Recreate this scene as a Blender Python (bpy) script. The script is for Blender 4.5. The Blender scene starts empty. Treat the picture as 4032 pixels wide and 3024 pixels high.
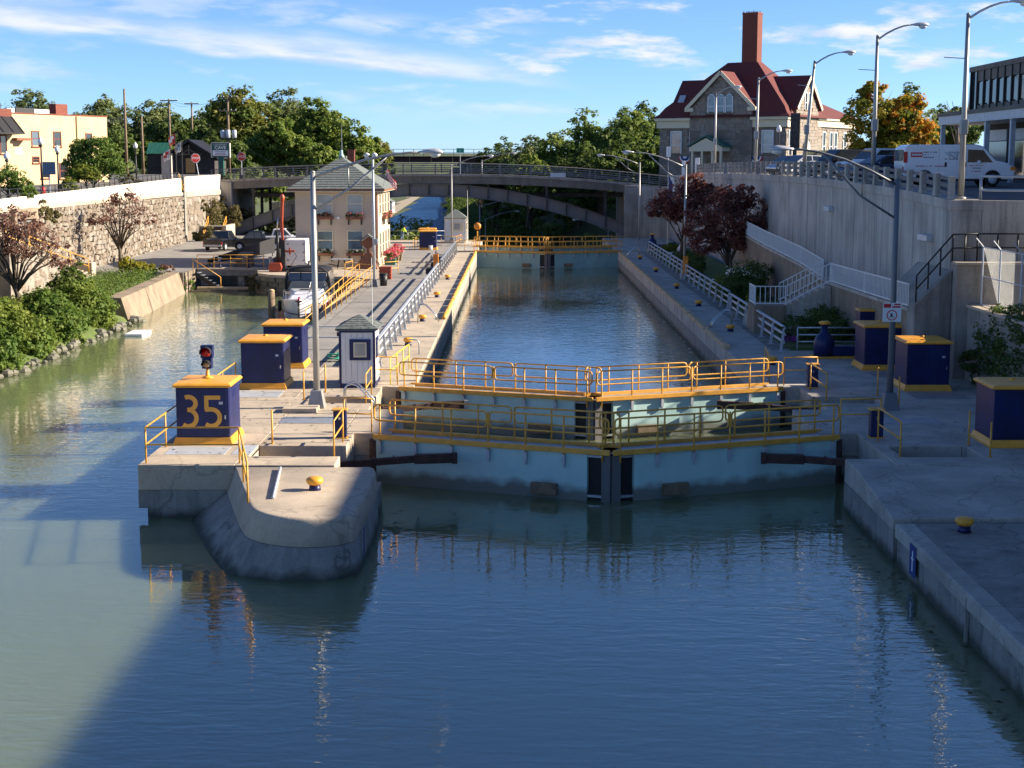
import bpy, bmesh, math, random
import numpy as np
from mathutils import Vector, Matrix, Quaternion
R = math.radians
rnd = random.Random(11)
SC = bpy.context.scene
COL = SC.collection

# ---------------------------------------------------------------- camera, sky, sun, exposure
cam_d = bpy.data.cameras.new('camera')
cam_d.sensor_width = 36.0
cam_d.lens = 53.58
cam_d.clip_start = 0.2
cam_d.clip_end = 12000.0
cam = bpy.data.objects.new('camera', cam_d)
COL.objects.link(cam)
cam.location = (0.0, 0.0, 10.15)
cam.rotation_euler = (R(90 - 8.27), 0.0, R(0.244))
SC.camera = cam

SUN_EL, SUN_AZ = 24.5, 6.0            # azimuth counted from +X towards +Y
w = bpy.data.worlds.new('World')
SC.world = w
w.use_nodes = True
wn, wl = w.node_tree.nodes, w.node_tree.links
wn.clear()
w_out = wn.new('ShaderNodeOutputWorld')
w_bg = wn.new('ShaderNodeBackground')
w_bg.inputs['Strength'].default_value = 0.069
sky = wn.new('ShaderNodeTexSky')
sky.sky_type = 'NISHITA'
sky.sun_disc = False
sky.sun_elevation = R(SUN_EL)
sky.sun_rotation = R(90 - SUN_AZ)
sky.altitude = 200
sky.air_density = 0.6
sky.dust_density = 0.2
sky.ozone_density = 4.5


def wmath(op, a, b=None, clamp=False):
    n = wn.new('ShaderNodeMath'); n.operation = op; n.use_clamp = clamp
    for i, q in enumerate((a, b)):
        if q is None: continue
        if isinstance(q, (int, float)): n.inputs[i].default_value = q
        else: wl.new(q, n.inputs[i])
    return n.outputs[0]


def wramp(val, lo, hi):
    n = wn.new('ShaderNodeMapRange'); n.interpolation_type = 'SMOOTHSTEP'
    n.inputs['From Min'].default_value = lo; n.inputs['From Max'].default_value = hi
    wl.new(val, n.inputs['Value'])
    return n.outputs['Result']


# clouds: direction -> azimuth / elevation (degrees), drawn out streets of thin cloud
tc = wn.new('ShaderNodeTexCoord')
sep = wn.new('ShaderNodeSeparateXYZ'); wl.new(tc.outputs['Generated'], sep.inputs[0])
az = wmath('MULTIPLY', wmath('ARCTAN2', sep.outputs[0], sep.outputs[1]), 57.2958)
el = wmath('MULTIPLY', wmath('ARCSINE', sep.outputs[2]), 57.2958)


def wnoise(sx, sy, shear, detail, off=0.0, rough=0.55):
    cx = wn.new('ShaderNodeCombineXYZ')
    wl.new(wmath('MULTIPLY', az, sx), cx.inputs[0])
    wl.new(wmath('MULTIPLY', wmath('ADD', el, wmath('MULTIPLY', az, shear)), sy), cx.inputs[1])
    cx.inputs[2].default_value = off
    n = wn.new('ShaderNodeTexNoise')
    n.inputs['Scale'].default_value = 1.0
    n.inputs['Detail'].default_value = detail
    n.inputs['Roughness'].default_value = rough
    wl.new(cx.outputs[0], n.inputs['Vector'])
    return n.outputs['Fac']


n_wob = wnoise(0.22, 0.5, 0.0, 3.0, 9.0)
# long low street that runs across the left half and sinks to the right
line = wmath('ADD', wmath('SUBTRACT', el, 2.95), wmath('ADD', wmath('MULTIPLY', wmath('ADD', az, 1.0), 0.103),
                                                       wmath('MULTIPLY', wmath('SUBTRACT', n_wob, 0.5), 0.9)))
street = wmath('MULTIPLY', wmath('MULTIPLY', wramp(line, -0.16, 0.12), wramp(line, 1.25, 0.1)),
               wmath('MULTIPLY', wramp(az, 3.0, -4.0), wramp(wnoise(0.16, 1.5, 0.10, 4.0, 3.0), 0.20, 0.52)))
street2 = wmath('MULTIPLY', wmath('MULTIPLY', wramp(line, 1.0, 1.5), wramp(line, 2.3, 1.5)),
                wmath('MULTIPLY', wramp(az, 4.0, -3.0), wramp(wnoise(0.3, 1.3, 0.10, 5.0, 1.0), 0.46, 0.64)))
# scattered fair weather puffs
puff = wmath('MULTIPLY', wramp(wnoise(0.20, 0.85, 0.02, 6.0, 5.3, 0.6), 0.50, 0.66),
             wmath('MULTIPLY', wramp(el, 1.0, 3.0), wramp(el, 15.0, 6.5)))
puff = wmath('MULTIPLY', puff, wmath('MULTIPLY_ADD', wramp(az, -5.0, 3.0), 0.8))
cov = wmath('MAXIMUM', wmath('MAXIMUM', wmath('MULTIPLY', street, 1.0), wmath('MULTIPLY', street2, 0.55)), wmath('MULTIPLY', puff, 0.9))
cov = wmath('MULTIPLY', cov, 0.9, True)
wtint = wn.new('ShaderNodeMix'); wtint.data_type = 'RGBA'; wtint.blend_type = 'MULTIPLY'
wtint.inputs['Factor'].default_value = 1.0
wl.new(sky.outputs[0], wtint.inputs['A'])
wtint.inputs['B'].default_value = (0.88, 0.98, 1.10, 1)
wmix = wn.new('ShaderNodeMix'); wmix.data_type = 'RGBA'
wl.new(cov, wmix.inputs['Factor'])
wl.new(wtint.outputs['Result'], wmix.inputs['A'])
shade = wnoise(0.35, 1.6, 0.08, 4.0, 2.0)
wc = wn.new('ShaderNodeMix'); wc.data_type = 'RGBA'
wl.new(wramp(shade, 0.35, 0.62), wc.inputs['Factor'])
wc.inputs['A'].default_value = (3.6, 4.3, 5.4, 1)
wc.inputs['B'].default_value = (5.4, 5.5, 5.8, 1)
wl.new(wc.outputs['Result'], wmix.inputs['B'])
wl.new(wmix.outputs['Result'], w_bg.inputs['Color'])
wl.new(w_bg.outputs[0], w_out.inputs['Surface'])

sun_d = bpy.data.lights.new('sun', 'SUN')
sun_d.energy = 5.0
sun_d.angle = R(0.55)
sun_d.color = (1.0, 0.87, 0.69)
sun = bpy.data.objects.new('sun', sun_d)
COL.objects.link(sun)
sd = Vector((math.cos(R(SUN_EL)) * math.cos(R(SUN_AZ)), math.cos(R(SUN_EL)) * math.sin(R(SUN_AZ)), math.sin(R(SUN_EL))))
sun.rotation_euler = (-sd).to_track_quat('-Z', 'Y').to_euler()
sun.location = sd * 300

vs = SC.view_settings
vs.view_transform = 'Standard'
vs.look = 'None'
vs.exposure = 1.38
vs.gamma = 1.0
vs.use_curve_mapping = False


# ---------------------------------------------------------------- materials
def mat(name, col, rough=0.7, metal=0.0, var=0.12, scale=1.5, bump=0.0, bscale=12.0, col2=None, streak=0.0,
        wline=None, spec=0.5, fine=0.0, detail=5.0, coat=0.0, wcol=(0.035, 0.035, 0.02), zs=1.0, crack=0.0):
    m = bpy.data.materials.new(name); m.use_nodes = True
    N, L = m.node_tree.nodes, m.node_tree.links
    b = N['Principled BSDF']
    b.inputs['Roughness'].default_value = rough
    b.inputs['Metallic'].default_value = metal
    b.inputs['Specular IOR Level'].default_value = spec
    b.inputs['Coat Weight'].default_value = coat
    g = N.new('ShaderNodeNewGeometry')
    mp = N.new('ShaderNodeVectorMath'); mp.operation = 'MULTIPLY'
    L.new(g.outputs['Position'], mp.inputs[0]); mp.inputs[1].default_value = (1, 1, zs)
    n1 = N.new('ShaderNodeTexNoise'); n1.inputs['Scale'].default_value = scale
    n1.inputs['Detail'].default_value = detail; n1.inputs['Roughness'].default_value = 0.6
    L.new(mp.outputs[0], n1.inputs['Vector'])
    mx = N.new('ShaderNodeMix'); mx.data_type = 'RGBA'
    c2 = col2 if col2 else tuple(min(1, c * (1 + var)) for c in col)
    c1 = col if col2 else tuple(c * (1 - var) for c in col)
    mx.inputs['A'].default_value = (*c1, 1); mx.inputs['B'].default_value = (*c2, 1)
    mr = N.new('ShaderNodeMapRange'); mr.inputs['From Min'].default_value = 0.33; mr.inputs['From Max'].default_value = 0.67
    L.new(n1.outputs['Fac'], mr.inputs['Value']); L.new(mr.outputs['Result'], mx.inputs['Factor'])
    out = mx.outputs['Result']

    def layer(fac, c, mode='MIX'):
        nonlocal out
        q = N.new('ShaderNodeMix'); q.data_type = 'RGBA'; q.blend_type = mode
        L.new(fac, q.inputs['Factor']); L.new(out, q.inputs['A']); q.inputs['B'].default_value = (*c, 1)
        out = q.outputs['Result']

    def rng(v, a, b_, lo=0.0, hi=1.0):
        q = N.new('ShaderNodeMapRange'); q.inputs['From Min'].default_value = a; q.inputs['From Max'].default_value = b_
        q.inputs['To Min'].default_value = lo; q.inputs['To Max'].default_value = hi
        L.new(v, q.inputs['Value']); return q.outputs['Result']
    if fine:
        nf = N.new('ShaderNodeTexNoise'); nf.inputs['Scale'].default_value = 14; nf.inputs['Detail'].default_value = 6
        nf.inputs['Roughness'].default_value = 0.75
        L.new(g.outputs['Position'], nf.inputs['Vector'])
        layer(rng(nf.outputs['Fac'], 0.5, 0.72, 0, fine), tuple(c * 0.45 for c in col))
        layer(rng(nf.outputs['Fac'], 0.48, 0.3, 0, fine * 0.6), tuple(min(1, c * 1.5) for c in col))
    if crack:
        # irregular hairline cracks and hard-edged repair patches
        nd = N.new('ShaderNodeTexNoise'); nd.inputs['Scale'].default_value = 1.3; nd.inputs['Detail'].default_value = 6
        L.new(g.outputs['Position'], nd.inputs['Vector'])
        wv = N.new('ShaderNodeMix'); wv.data_type = 'VECTOR'; wv.inputs['Factor'].default_value = 0.55
        L.new(g.outputs['Position'], wv.inputs['A']); L.new(nd.outputs['Color'], wv.inputs['B'])
        vo = N.new('ShaderNodeTexVoronoi'); vo.feature = 'DISTANCE_TO_EDGE'; vo.inputs['Scale'].default_value = 0.75
        L.new(wv.outputs['Result'], vo.inputs['Vector'])
        layer(rng(vo.outputs['Distance'], 0.016, 0.004, 0, crack), tuple(c * 0.25 for c in col))
        npz = N.new('ShaderNodeTexNoise'); npz.inputs['Scale'].default_value = 0.55; npz.inputs['Detail'].default_value = 7
        npz.inputs['Roughness'].default_value = 0.65
        L.new(g.outputs['Position'], npz.inputs['Vector'])
        layer(rng(npz.outputs['Fac'], 0.575, 0.60, 0, crack * 0.7), tuple(c * 0.62 for c in col))
        layer(rng(npz.outputs['Fac'], 0.405, 0.385, 0, crack * 0.6), tuple(min(1, c * 1.25) for c in col))
    if streak:
        sv = N.new('ShaderNodeVectorMath'); sv.operation = 'MULTIPLY'
        L.new(g.outputs['Position'], sv.inputs[0]); sv.inputs[1].default_value = (1.5, 1.5, 0.085)
        ns = N.new('ShaderNodeTexNoise'); ns.inputs['Scale'].default_value = 1.0; ns.inputs['Detail'].default_value = 9
        ns.inputs['Roughness'].default_value = 0.78
        L.new(sv.outputs[0], ns.inputs['Vector'])
        layer(rng(ns.outputs['Fac'], 0.50, 0.68, 0, streak), tuple(c * 0.30 for c in col))
        layer(rng(ns.outputs['Fac'], 0.46, 0.32, 0, streak * 0.7), tuple(min(1, c * 1.5 + 0.03) for c in col))
    if wline is not None:
        sp = N.new('ShaderNodeSeparateXYZ'); L.new(g.outputs['Position'], sp.inputs[0])
        nw = N.new('ShaderNodeTexNoise'); nw.inputs['Scale'].default_value = 1.6; nw.inputs['Detail'].default_value = 5
        L.new(g.outputs['Position'], nw.inputs['Vector'])
        ad = N.new('ShaderNodeMath'); ad.operation = 'MULTIPLY_ADD'
        L.new(nw.outputs['Fac'], ad.inputs[0]); ad.inputs[1].default_value = -0.55; L.new(sp.outputs[2], ad.inputs[2])
        layer(rng(ad.outputs[0], wline, wline - 0.28, 0, 0.85), wcol)
    L.new(out, b.inputs['Base Color'])
    if bump:
        nb = N.new('ShaderNodeTexNoise'); nb.inputs['Scale'].default_value = bscale; nb.inputs['Detail'].default_value = 4
        L.new(g.outputs['Position'], nb.inputs['Vector'])
        bp = N.new('ShaderNodeBump'); bp.inputs['Strength'].default_value = bump; bp.inputs['Distance'].default_value = 0.03
        L.new(nb.outputs['Fac'], bp.inputs['Height']); L.new(bp.outputs[0], b.inputs['Normal'])
    return m


def leafmat(name, col, col2, scale=0.5, trans=0.45):
    m = bpy.data.materials.new(name); m.use_nodes = True
    N, L = m.node_tree.nodes, m.node_tree.links
    b = N['Principled BSDF']; b.inputs['Roughness'].default_value = 0.6; b.inputs['Specular IOR Level'].default_value = 0.25
    g = N.new('ShaderNodeNewGeometry')
    n1 = N.new('ShaderNodeTexNoise'); n1.inputs['Scale'].default_value = scale; n1.inputs['Detail'].default_value = 4
    n1.inputs['Roughness'].default_value = 0.7
    L.new(g.outputs['Position'], n1.inputs['Vector'])
    mr = N.new('ShaderNodeMapRange'); mr.inputs['From Min'].default_value = 0.38; mr.inputs['From Max'].default_value = 0.62
    L.new(n1.outputs['Fac'], mr.inputs['Value'])
    mx = N.new('ShaderNodeMix'); mx.data_type = 'RGBA'
    mx.inputs['A'].default_value = (*col, 1); mx.inputs['B'].default_value = (*col2, 1)
    L.new(mr.outputs['Result'], mx.inputs['Factor'])
    n2 = N.new('ShaderNodeTexNoise'); n2.inputs['Scale'].default_value = 9; n2.inputs['Detail'].default_value = 2
    L.new(g.outputs['Position'], n2.inputs['Vector'])
    hv = N.new('ShaderNodeHueSaturation')
    m2 = N.new('ShaderNodeMapRange'); m2.inputs['From Min'].default_value = 0.3; m2.inputs['From Max'].default_value = 0.7
    m2.inputs['To Min'].default_value = 0.6; m2.inputs['To Max'].default_value = 1.45
    L.new(n2.outputs['Fac'], m2.inputs['Value']); L.new(m2.outputs['Result'], hv.inputs['Value'])
    L.new(mx.outputs['Result'], hv.inputs['Color'])
    L.new(hv.outputs[0], b.inputs['Base Color'])
    tr = N.new('ShaderNodeBsdfTranslucent'); L.new(hv.outputs[0], tr.inputs['Color'])
    ms = N.new('ShaderNodeMixShader'); ms.inputs[0].default_value = trans
    L.new(b.outputs[0], ms.inputs[1]); L.new(tr.outputs[0], ms.inputs[2])
    L.new(ms.outputs[0], N['Material Output'].inputs['Surface'])
    return m


def glassmat(name, col=(0.02, 0.025, 0.03), rough=0.05):
    return mat(name, col, rough=rough, var=0.3, scale=0.6, spec=0.9)


def watermat(name, col, sx, strength, ior=2.8, rough=0.02, scale=1.1):
    m = bpy.data.materials.new(name); m.use_nodes = True
    N, L = m.node_tree.nodes, m.node_tree.links
    b = N['Principled BSDF']
    b.inputs['IOR'].default_value = ior
    b.subsurface_method = 'BURLEY'
    b.inputs['Subsurface Weight'].default_value = 1.0
    b.inputs['Subsurface Radius'].default_value = (1.0, 1.0, 0.9)
    b.inputs['Subsurface Scale'].default_value = scale
    b.inputs['Roughness'].default_value = rough
    g = N.new('ShaderNodeNewGeometry')
    # cloudy, silty water: patches of slightly different colour
    nc = N.new('ShaderNodeTexNoise'); nc.inputs['Scale'].default_value = 0.09; nc.inputs['Detail'].default_value = 3
    L.new(g.outputs['Position'], nc.inputs['Vector'])
    mx = N.new('ShaderNodeMix'); mx.data_type = 'RGBA'
    mx.inputs['A'].default_value = (*(c * 0.82 for c in col), 1); mx.inputs['B'].default_value = (*(c * 1.15 for c in col), 1)
    L.new(nc.outputs['Fac'], mx.inputs['Factor']); L.new(mx.outputs['Result'], b.inputs['Base Color'])

    def nz(vec, scale, det, dist=0.0):
        v = N.new('ShaderNodeVectorMath'); v.operation = 'MULTIPLY'; L.new(g.outputs['Position'], v.inputs[0])
        v.inputs[1].default_value = vec
        ro = N.new('ShaderNodeVectorRotate'); ro.rotation_type = 'Z_AXIS'; ro.inputs['Angle'].default_value = 0.22
        L.new(v.outputs[0], ro.inputs['Vector'])
        n = N.new('ShaderNodeTexNoise'); n.inputs['Scale'].default_value = scale; n.inputs['Detail'].default_value = det
        n.inputs['Distortion'].default_value = dist
        L.new(ro.outputs[0], n.inputs['Vector']); return n.outputs['Fac']
    ripple = nz((sx, 1.0, 1.0), 2.6, 2.0, 0.6)
    chop = nz((sx * 1.3, 1.0, 1.0), 6.5, 2.0, 0.3)
    calm = nz((1, 0.6, 1), 0.07, 3.0)
    cr = N.new('ShaderNodeMapRange'); cr.inputs['From Min'].default_value = 0.36; cr.inputs['From Max'].default_value = 0.6
    cr.inputs['To Min'].default_value = 0.30; cr.inputs['To Max'].default_value = 1.0
    L.new(calm, cr.inputs['Value'])
    ad = N.new('ShaderNodeMath'); ad.operation = 'MULTIPLY_ADD'; L.new(chop, ad.inputs[0]); ad.inputs[1].default_value = 0.45
    L.new(ripple, ad.inputs[2])
    mu = N.new('ShaderNodeMath'); mu.operation = 'MULTIPLY'; L.new(ad.outputs[0], mu.inputs[0]); L.new(cr.outputs['Result'], mu.inputs[1])
    bp = N.new('ShaderNodeBump'); bp.inputs['Strength'].default_value = 1.0; bp.inputs['Distance'].default_value = strength
    L.new(mu.outputs[0], bp.inputs['Height']); L.new(bp.outputs[0], b.inputs['Normal'])
    return m


M = dict(
    water=watermat('water', (0.145, 0.175, 0.085), 0.34, 0.018),
    canal=watermat('canal water', (0.018, 0.06, 0.155), 0.5, 0.35, 1.15, 0.45, 0.1),
    conc=mat('pale concrete', (0.45, 0.375, 0.285), 0.85, var=0.16, scale=0.8, bump=0.35, bscale=30, fine=0.35, crack=0.32),
    concw=mat('weathered concrete', (0.27, 0.255, 0.225), 0.88, var=0.22, scale=0.9, bump=0.4, bscale=18, fine=0.45, streak=0.55, wline=0.06, crack=0.5),
    concd=mat('grey deck concrete', (0.42, 0.385, 0.33), 0.88, var=0.25, scale=0.7, bump=0.35, bscale=25, fine=0.45, crack=0.32),
    concs=mat('streaked wall concrete', (0.38, 0.355, 0.32), 0.88, var=0.25, scale=0.35, bump=0.25, bscale=14, streak=0.8, fine=0.3),
    concb=mat('brown concrete', (0.24, 0.185, 0.13), 0.88, var=0.25, scale=0.7, bump=0.3, streak=0.5, fine=0.3),
    conca=mat('abutment concrete', (0.27, 0.25, 0.22), 0.9, var=0.25, scale=0.6, bump=0.4, streak=0.6, fine=0.4),
    parapet=mat('white parapet', (0.74, 0.66, 0.54), 0.8, var=0.05, scale=0.5, bump=0.1, fine=0.08),
    asph=mat('asphalt', (0.25, 0.235, 0.215), 0.92, var=0.2, scale=0.5, bump=0.15, bscale=60, fine=0.25),
    asphd=mat('road asphalt', (0.12, 0.118, 0.115), 0.92, var=0.2, scale=0.4, bump=0.15, bscale=60, fine=0.3),
    stone=mat('pale limestone', (0.145, 0.115, 0.088), 0.9, var=0.3, scale=1.3, bump=0.6, bscale=9, fine=0.4, col2=(0.26, 0.21, 0.16)),
    stoned=mat('grey rubble', (0.19, 0.165, 0.14), 0.9, scale=1.1, bump=0.6, bscale=9, fine=0.5, col2=(0.34, 0.30, 0.25)),
    stonew=mat('wet dark stone', (0.11, 0.11, 0.085), 0.85, scale=1.1, bump=0.6, bscale=9, fine=0.4, col2=(0.2, 0.19, 0.15)),
    mortar=mat('mortar', (0.19, 0.158, 0.127), 0.95, var=0.25, scale=1.0, bump=0.4, fine=0.3),
    navy=mat('navy paint', (0.007, 0.013, 0.08), 0.42, var=0.3, scale=1.5, spec=0.4, fine=0.3, streak=0.35),
    yel=mat('amber paint', (0.80, 0.36, 0.035), 0.42, var=0.10, scale=2.5, fine=0.06),
    yels=mat('weathered amber paint', (0.72, 0.35, 0.05), 0.5, var=0.15, scale=3, fine=0.15),
    yelr=mat('rail amber paint', (0.70, 0.35, 0.045), 0.45, var=0.18, scale=6, fine=0.12),
    yelb=mat('bright yellow paint', (0.85, 0.62, 0.03), 0.45, var=0.1, scale=4),
    railg=mat('grey guardrail', (0.145, 0.145, 0.15), 0.8, var=0.2, scale=2, fine=0.2),
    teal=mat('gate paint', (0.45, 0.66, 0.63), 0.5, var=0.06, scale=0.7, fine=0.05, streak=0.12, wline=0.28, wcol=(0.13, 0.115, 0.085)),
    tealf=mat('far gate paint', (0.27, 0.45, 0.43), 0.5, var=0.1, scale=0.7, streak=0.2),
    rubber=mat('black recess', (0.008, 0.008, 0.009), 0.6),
    rust=mat('rusty steel', (0.06, 0.026, 0.02), 0.75, var=0.5, scale=4, bump=0.2, bscale=40, fine=0.4),
    galv=mat('galvanised steel', (0.42, 0.44, 0.46), 0.42, metal=0.55, var=0.12, scale=3),
    galvw=mat('pale painted steel', (0.47, 0.50, 0.54), 0.45, metal=0.15, var=0.1, scale=3, fine=0.08),
    pole=mat('pole aluminium', (0.36, 0.355, 0.34), 0.5, metal=0.45, var=0.15, scale=2, zs=0.3),
    poled=mat('dull pole', (0.16, 0.17, 0.185), 0.55, metal=0.3, var=0.15, scale=2, zs=0.3),
    chrome=mat('stainless', (0.62, 0.62, 0.62), 0.22, metal=0.95, var=0.05),
    white=mat('white paint', (0.74, 0.74, 0.73), 0.55, var=0.05, scale=2, fine=0.04),
    whitec=mat('van white', (0.80, 0.80, 0.82), 0.25, var=0.02, coat=0.5),
    silver=mat('silver car paint', (0.45, 0.47, 0.50), 0.28, metal=0.5, var=0.03, coat=0.5),
    blackc=mat('black car paint', (0.008, 0.008, 0.010), 0.22, var=0.1, coat=0.6),
    bluec=mat('dark blue car paint', (0.015, 0.025, 0.07), 0.22, var=0.1, coat=0.6),
    redc=mat('red car paint', (0.35, 0.012, 0.012), 0.25, var=0.1, coat=0.6),
    tyre=mat('tyre rubber', (0.014, 0.014, 0.015), 0.85, var=0.2),
    black=mat('black metal', (0.012, 0.012, 0.014), 0.5, var=0.2),
    glass=glassmat('dark glass'),
    glassb=glassmat('sky glass', (0.10, 0.14, 0.18), 0.06),
    pane=glassmat('curtained glass', (0.32, 0.33, 0.32), 0.12),
    shingle=mat('grey green shingles', (0.13, 0.15, 0.145), 0.92, var=0.35, scale=6, bump=0.5, bscale=25, fine=0.4),
    redroof=mat('dark red shingles', (0.125, 0.027, 0.025), 0.9, var=0.18, scale=5, bump=0.4, bscale=20, fine=0.3),
    stucco=mat('tan stucco', (0.53, 0.44, 0.33), 0.9, var=0.05, scale=0.7, bump=0.2, bscale=40, fine=0.08),
    cream=mat('cream stucco', (0.58, 0.43, 0.25), 0.9, var=0.08, scale=0.5, bump=0.15, fine=0.12, streak=0.12),
    creamt=mat('cream trim', (0.70, 0.62, 0.44), 0.65, var=0.04),
    brick=mat('red brick', (0.17, 0.050, 0.032), 0.88, var=0.3, scale=7, bump=0.4, bscale=22, fine=0.4),
    brickd=mat('brick', (0.20, 0.06, 0.04), 0.9, var=0.3, scale=6, bump=0.4, fine=0.4),
    cinder=mat('dark stone house', (0.05, 0.045, 0.045), 0.9, var=0.4, scale=3, fine=0.4),
    groof=mat('green metal roof', (0.03, 0.14, 0.10), 0.45, var=0.15, scale=2),
    green=mat('sign green', (0.012, 0.10, 0.07), 0.5, var=0.1),
    signw=mat('sign white', (0.78, 0.78, 0.76), 0.5, var=0.03),
    signr=mat('sign red', (0.55, 0.03, 0.03), 0.5, var=0.05),
    wood=mat('weathered wood', (0.20, 0.145, 0.09), 0.85, var=0.3, scale=3, bump=0.3, fine=0.3),
    woodp=mat('pale timber', (0.50, 0.37, 0.22), 0.85, var=0.25, scale=3, bump=0.3, fine=0.3),
    kiosk=mat('brown stained wood', (0.21, 0.085, 0.045), 0.75, var=0.2, scale=4),
    bark=mat('bark', (0.10, 0.075, 0.055), 0.95, var=0.35, scale=5, bump=0.6, bscale=15, zs=0.3),
    barkl=mat('pale bark', (0.22, 0.17, 0.125), 0.95, var=0.3, scale=5, bump=0.5, bscale=15, zs=0.3),
    crane=mat('orange red machine paint', (0.36, 0.06, 0.025), 0.45, var=0.15, scale=3, fine=0.15),
    lime=mat('hi-vis lime', (0.55, 0.85, 0.02), 0.7, var=0.06),
    denim=mat('grey blue cloth', (0.14, 0.19, 0.26), 0.9, var=0.15),
    skin=mat('skin', (0.45, 0.25, 0.17), 0.6, var=0.08),
    hair=mat('dark hair', (0.03, 0.02, 0.015), 0.7),
    steelb=mat('bridge girder paint', (0.15, 0.145, 0.14), 0.7, var=0.14, scale=0.5, fine=0.15, streak=0.25),
    steeld=mat('bridge dark steel', (0.045, 0.04, 0.036), 0.8, var=0.4, scale=1, fine=0.3),
    fascia=mat('bridge fascia', (0.155, 0.14, 0.12), 0.85, var=0.2, scale=0.5, fine=0.25, streak=0.55),
    rrail=mat('rail bridge rust', (0.10, 0.035, 0.03), 0.85, var=0.3, scale=1),
    canvas=mat('black canvas', (0.012, 0.012, 0.016), 0.7, var=0.2),
    vinyl=glassmat('clear vinyl', (0.06, 0.07, 0.085), 0.15),
    soil=mat('bank soil', (0.14, 0.105, 0.07), 0.95, var=0.35, scale=1.2, bump=0.6, bscale=6, fine=0.5),
    lawn=mat('lawn', (0.055, 0.105, 0.022), 0.95, scale=0.5, bump=0.5, bscale=25, fine=0.3, col2=(0.13, 0.155, 0.04)),
    ground=mat('far ground', (0.035, 0.05, 0.02), 0.95, var=0.3, scale=0.05),
    path=mat('gravel path', (0.33, 0.28, 0.21), 0.95, var=0.15, scale=0.5),
    orange=mat('life ring orange', (0.80, 0.28, 0.03), 0.5, var=0.08),
    tarp=mat('green rope', (0.02, 0.28, 0.18), 0.8),
    lensr=mat('red lens', (0.5, 0.01, 0.02), 0.2, coat=0.5),
    lensg=mat('dull lens', (0.25, 0.28, 0.30), 0.2, coat=0.5),
    amberl=mat('amber lens', (0.8, 0.22, 0.02), 0.3),
    taill=mat('tail lens', (0.45, 0.01, 0.015), 0.25, coat=0.4),
    f_pink=mat('pink petals', (0.70, 0.09, 0.16), 0.7, scale=5, col2=(0.75, 0.35, 0.33)),
    f_white=mat('white petals', (0.78, 0.76, 0.68), 0.7),
    f_purp=mat('purple petals', (0.40, 0.06, 0.45), 0.7),
    bunt_b=mat('bunting blue', (0.03, 0.05, 0.20), 0.8),
    ivory=mat('ivory canopy', (0.62, 0.57, 0.48), 0.7),
    lamp=mat('lamp housing', (0.50, 0.51, 0.53), 0.4, metal=0.3, var=0.05),
    lens=mat('lamp lens', (0.70, 0.70, 0.66), 0.25, var=0.03),
    steps=mat('dark steps', (0.06, 0.05, 0.042), 0.85, var=0.3),
    l_green=leafmat('mid green leaves', (0.105, 0.175, 0.032), (0.22, 0.265, 0.048)),
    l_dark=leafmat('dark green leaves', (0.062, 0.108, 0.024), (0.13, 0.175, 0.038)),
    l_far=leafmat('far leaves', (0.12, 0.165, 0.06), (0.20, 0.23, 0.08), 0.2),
    l_yel=leafmat('autumn maple leaves', (0.15, 0.175, 0.02), (0.36, 0.27, 0.025), 0.5),
    l_orange=leafmat('orange maple leaves', (0.50, 0.19, 0.02), (0.42, 0.24, 0.02), 0.8),
    l_maple=leafmat('turning maple leaves', (0.10, 0.16, 0.03), (0.22, 0.205, 0.04), 0.3),
    l_plum=leafmat('plum leaves', (0.15, 0.05, 0.045), (0.30, 0.125, 0.09), 1.2),
    l_plum2=leafmat('dull plum leaves', (0.15, 0.07, 0.06), (0.30, 0.17, 0.12), 1.5),
    l_lime=leafmat('yellow green leaves', (0.11, 0.16, 0.02), (0.20, 0.22, 0.03)),
    l_shrub=leafmat('shrub leaves', (0.07, 0.14, 0.025), (0.16, 0.22, 0.04), 1.5),
    l_gold=leafmat('golden leaves', (0.35, 0.30, 0.03), (0.20, 0.22, 0.03), 2.0),
    l_dry=leafmat('dry vine leaves', (0.10, 0.10, 0.035), (0.17, 0.14, 0.06), 1.5),
)


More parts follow.
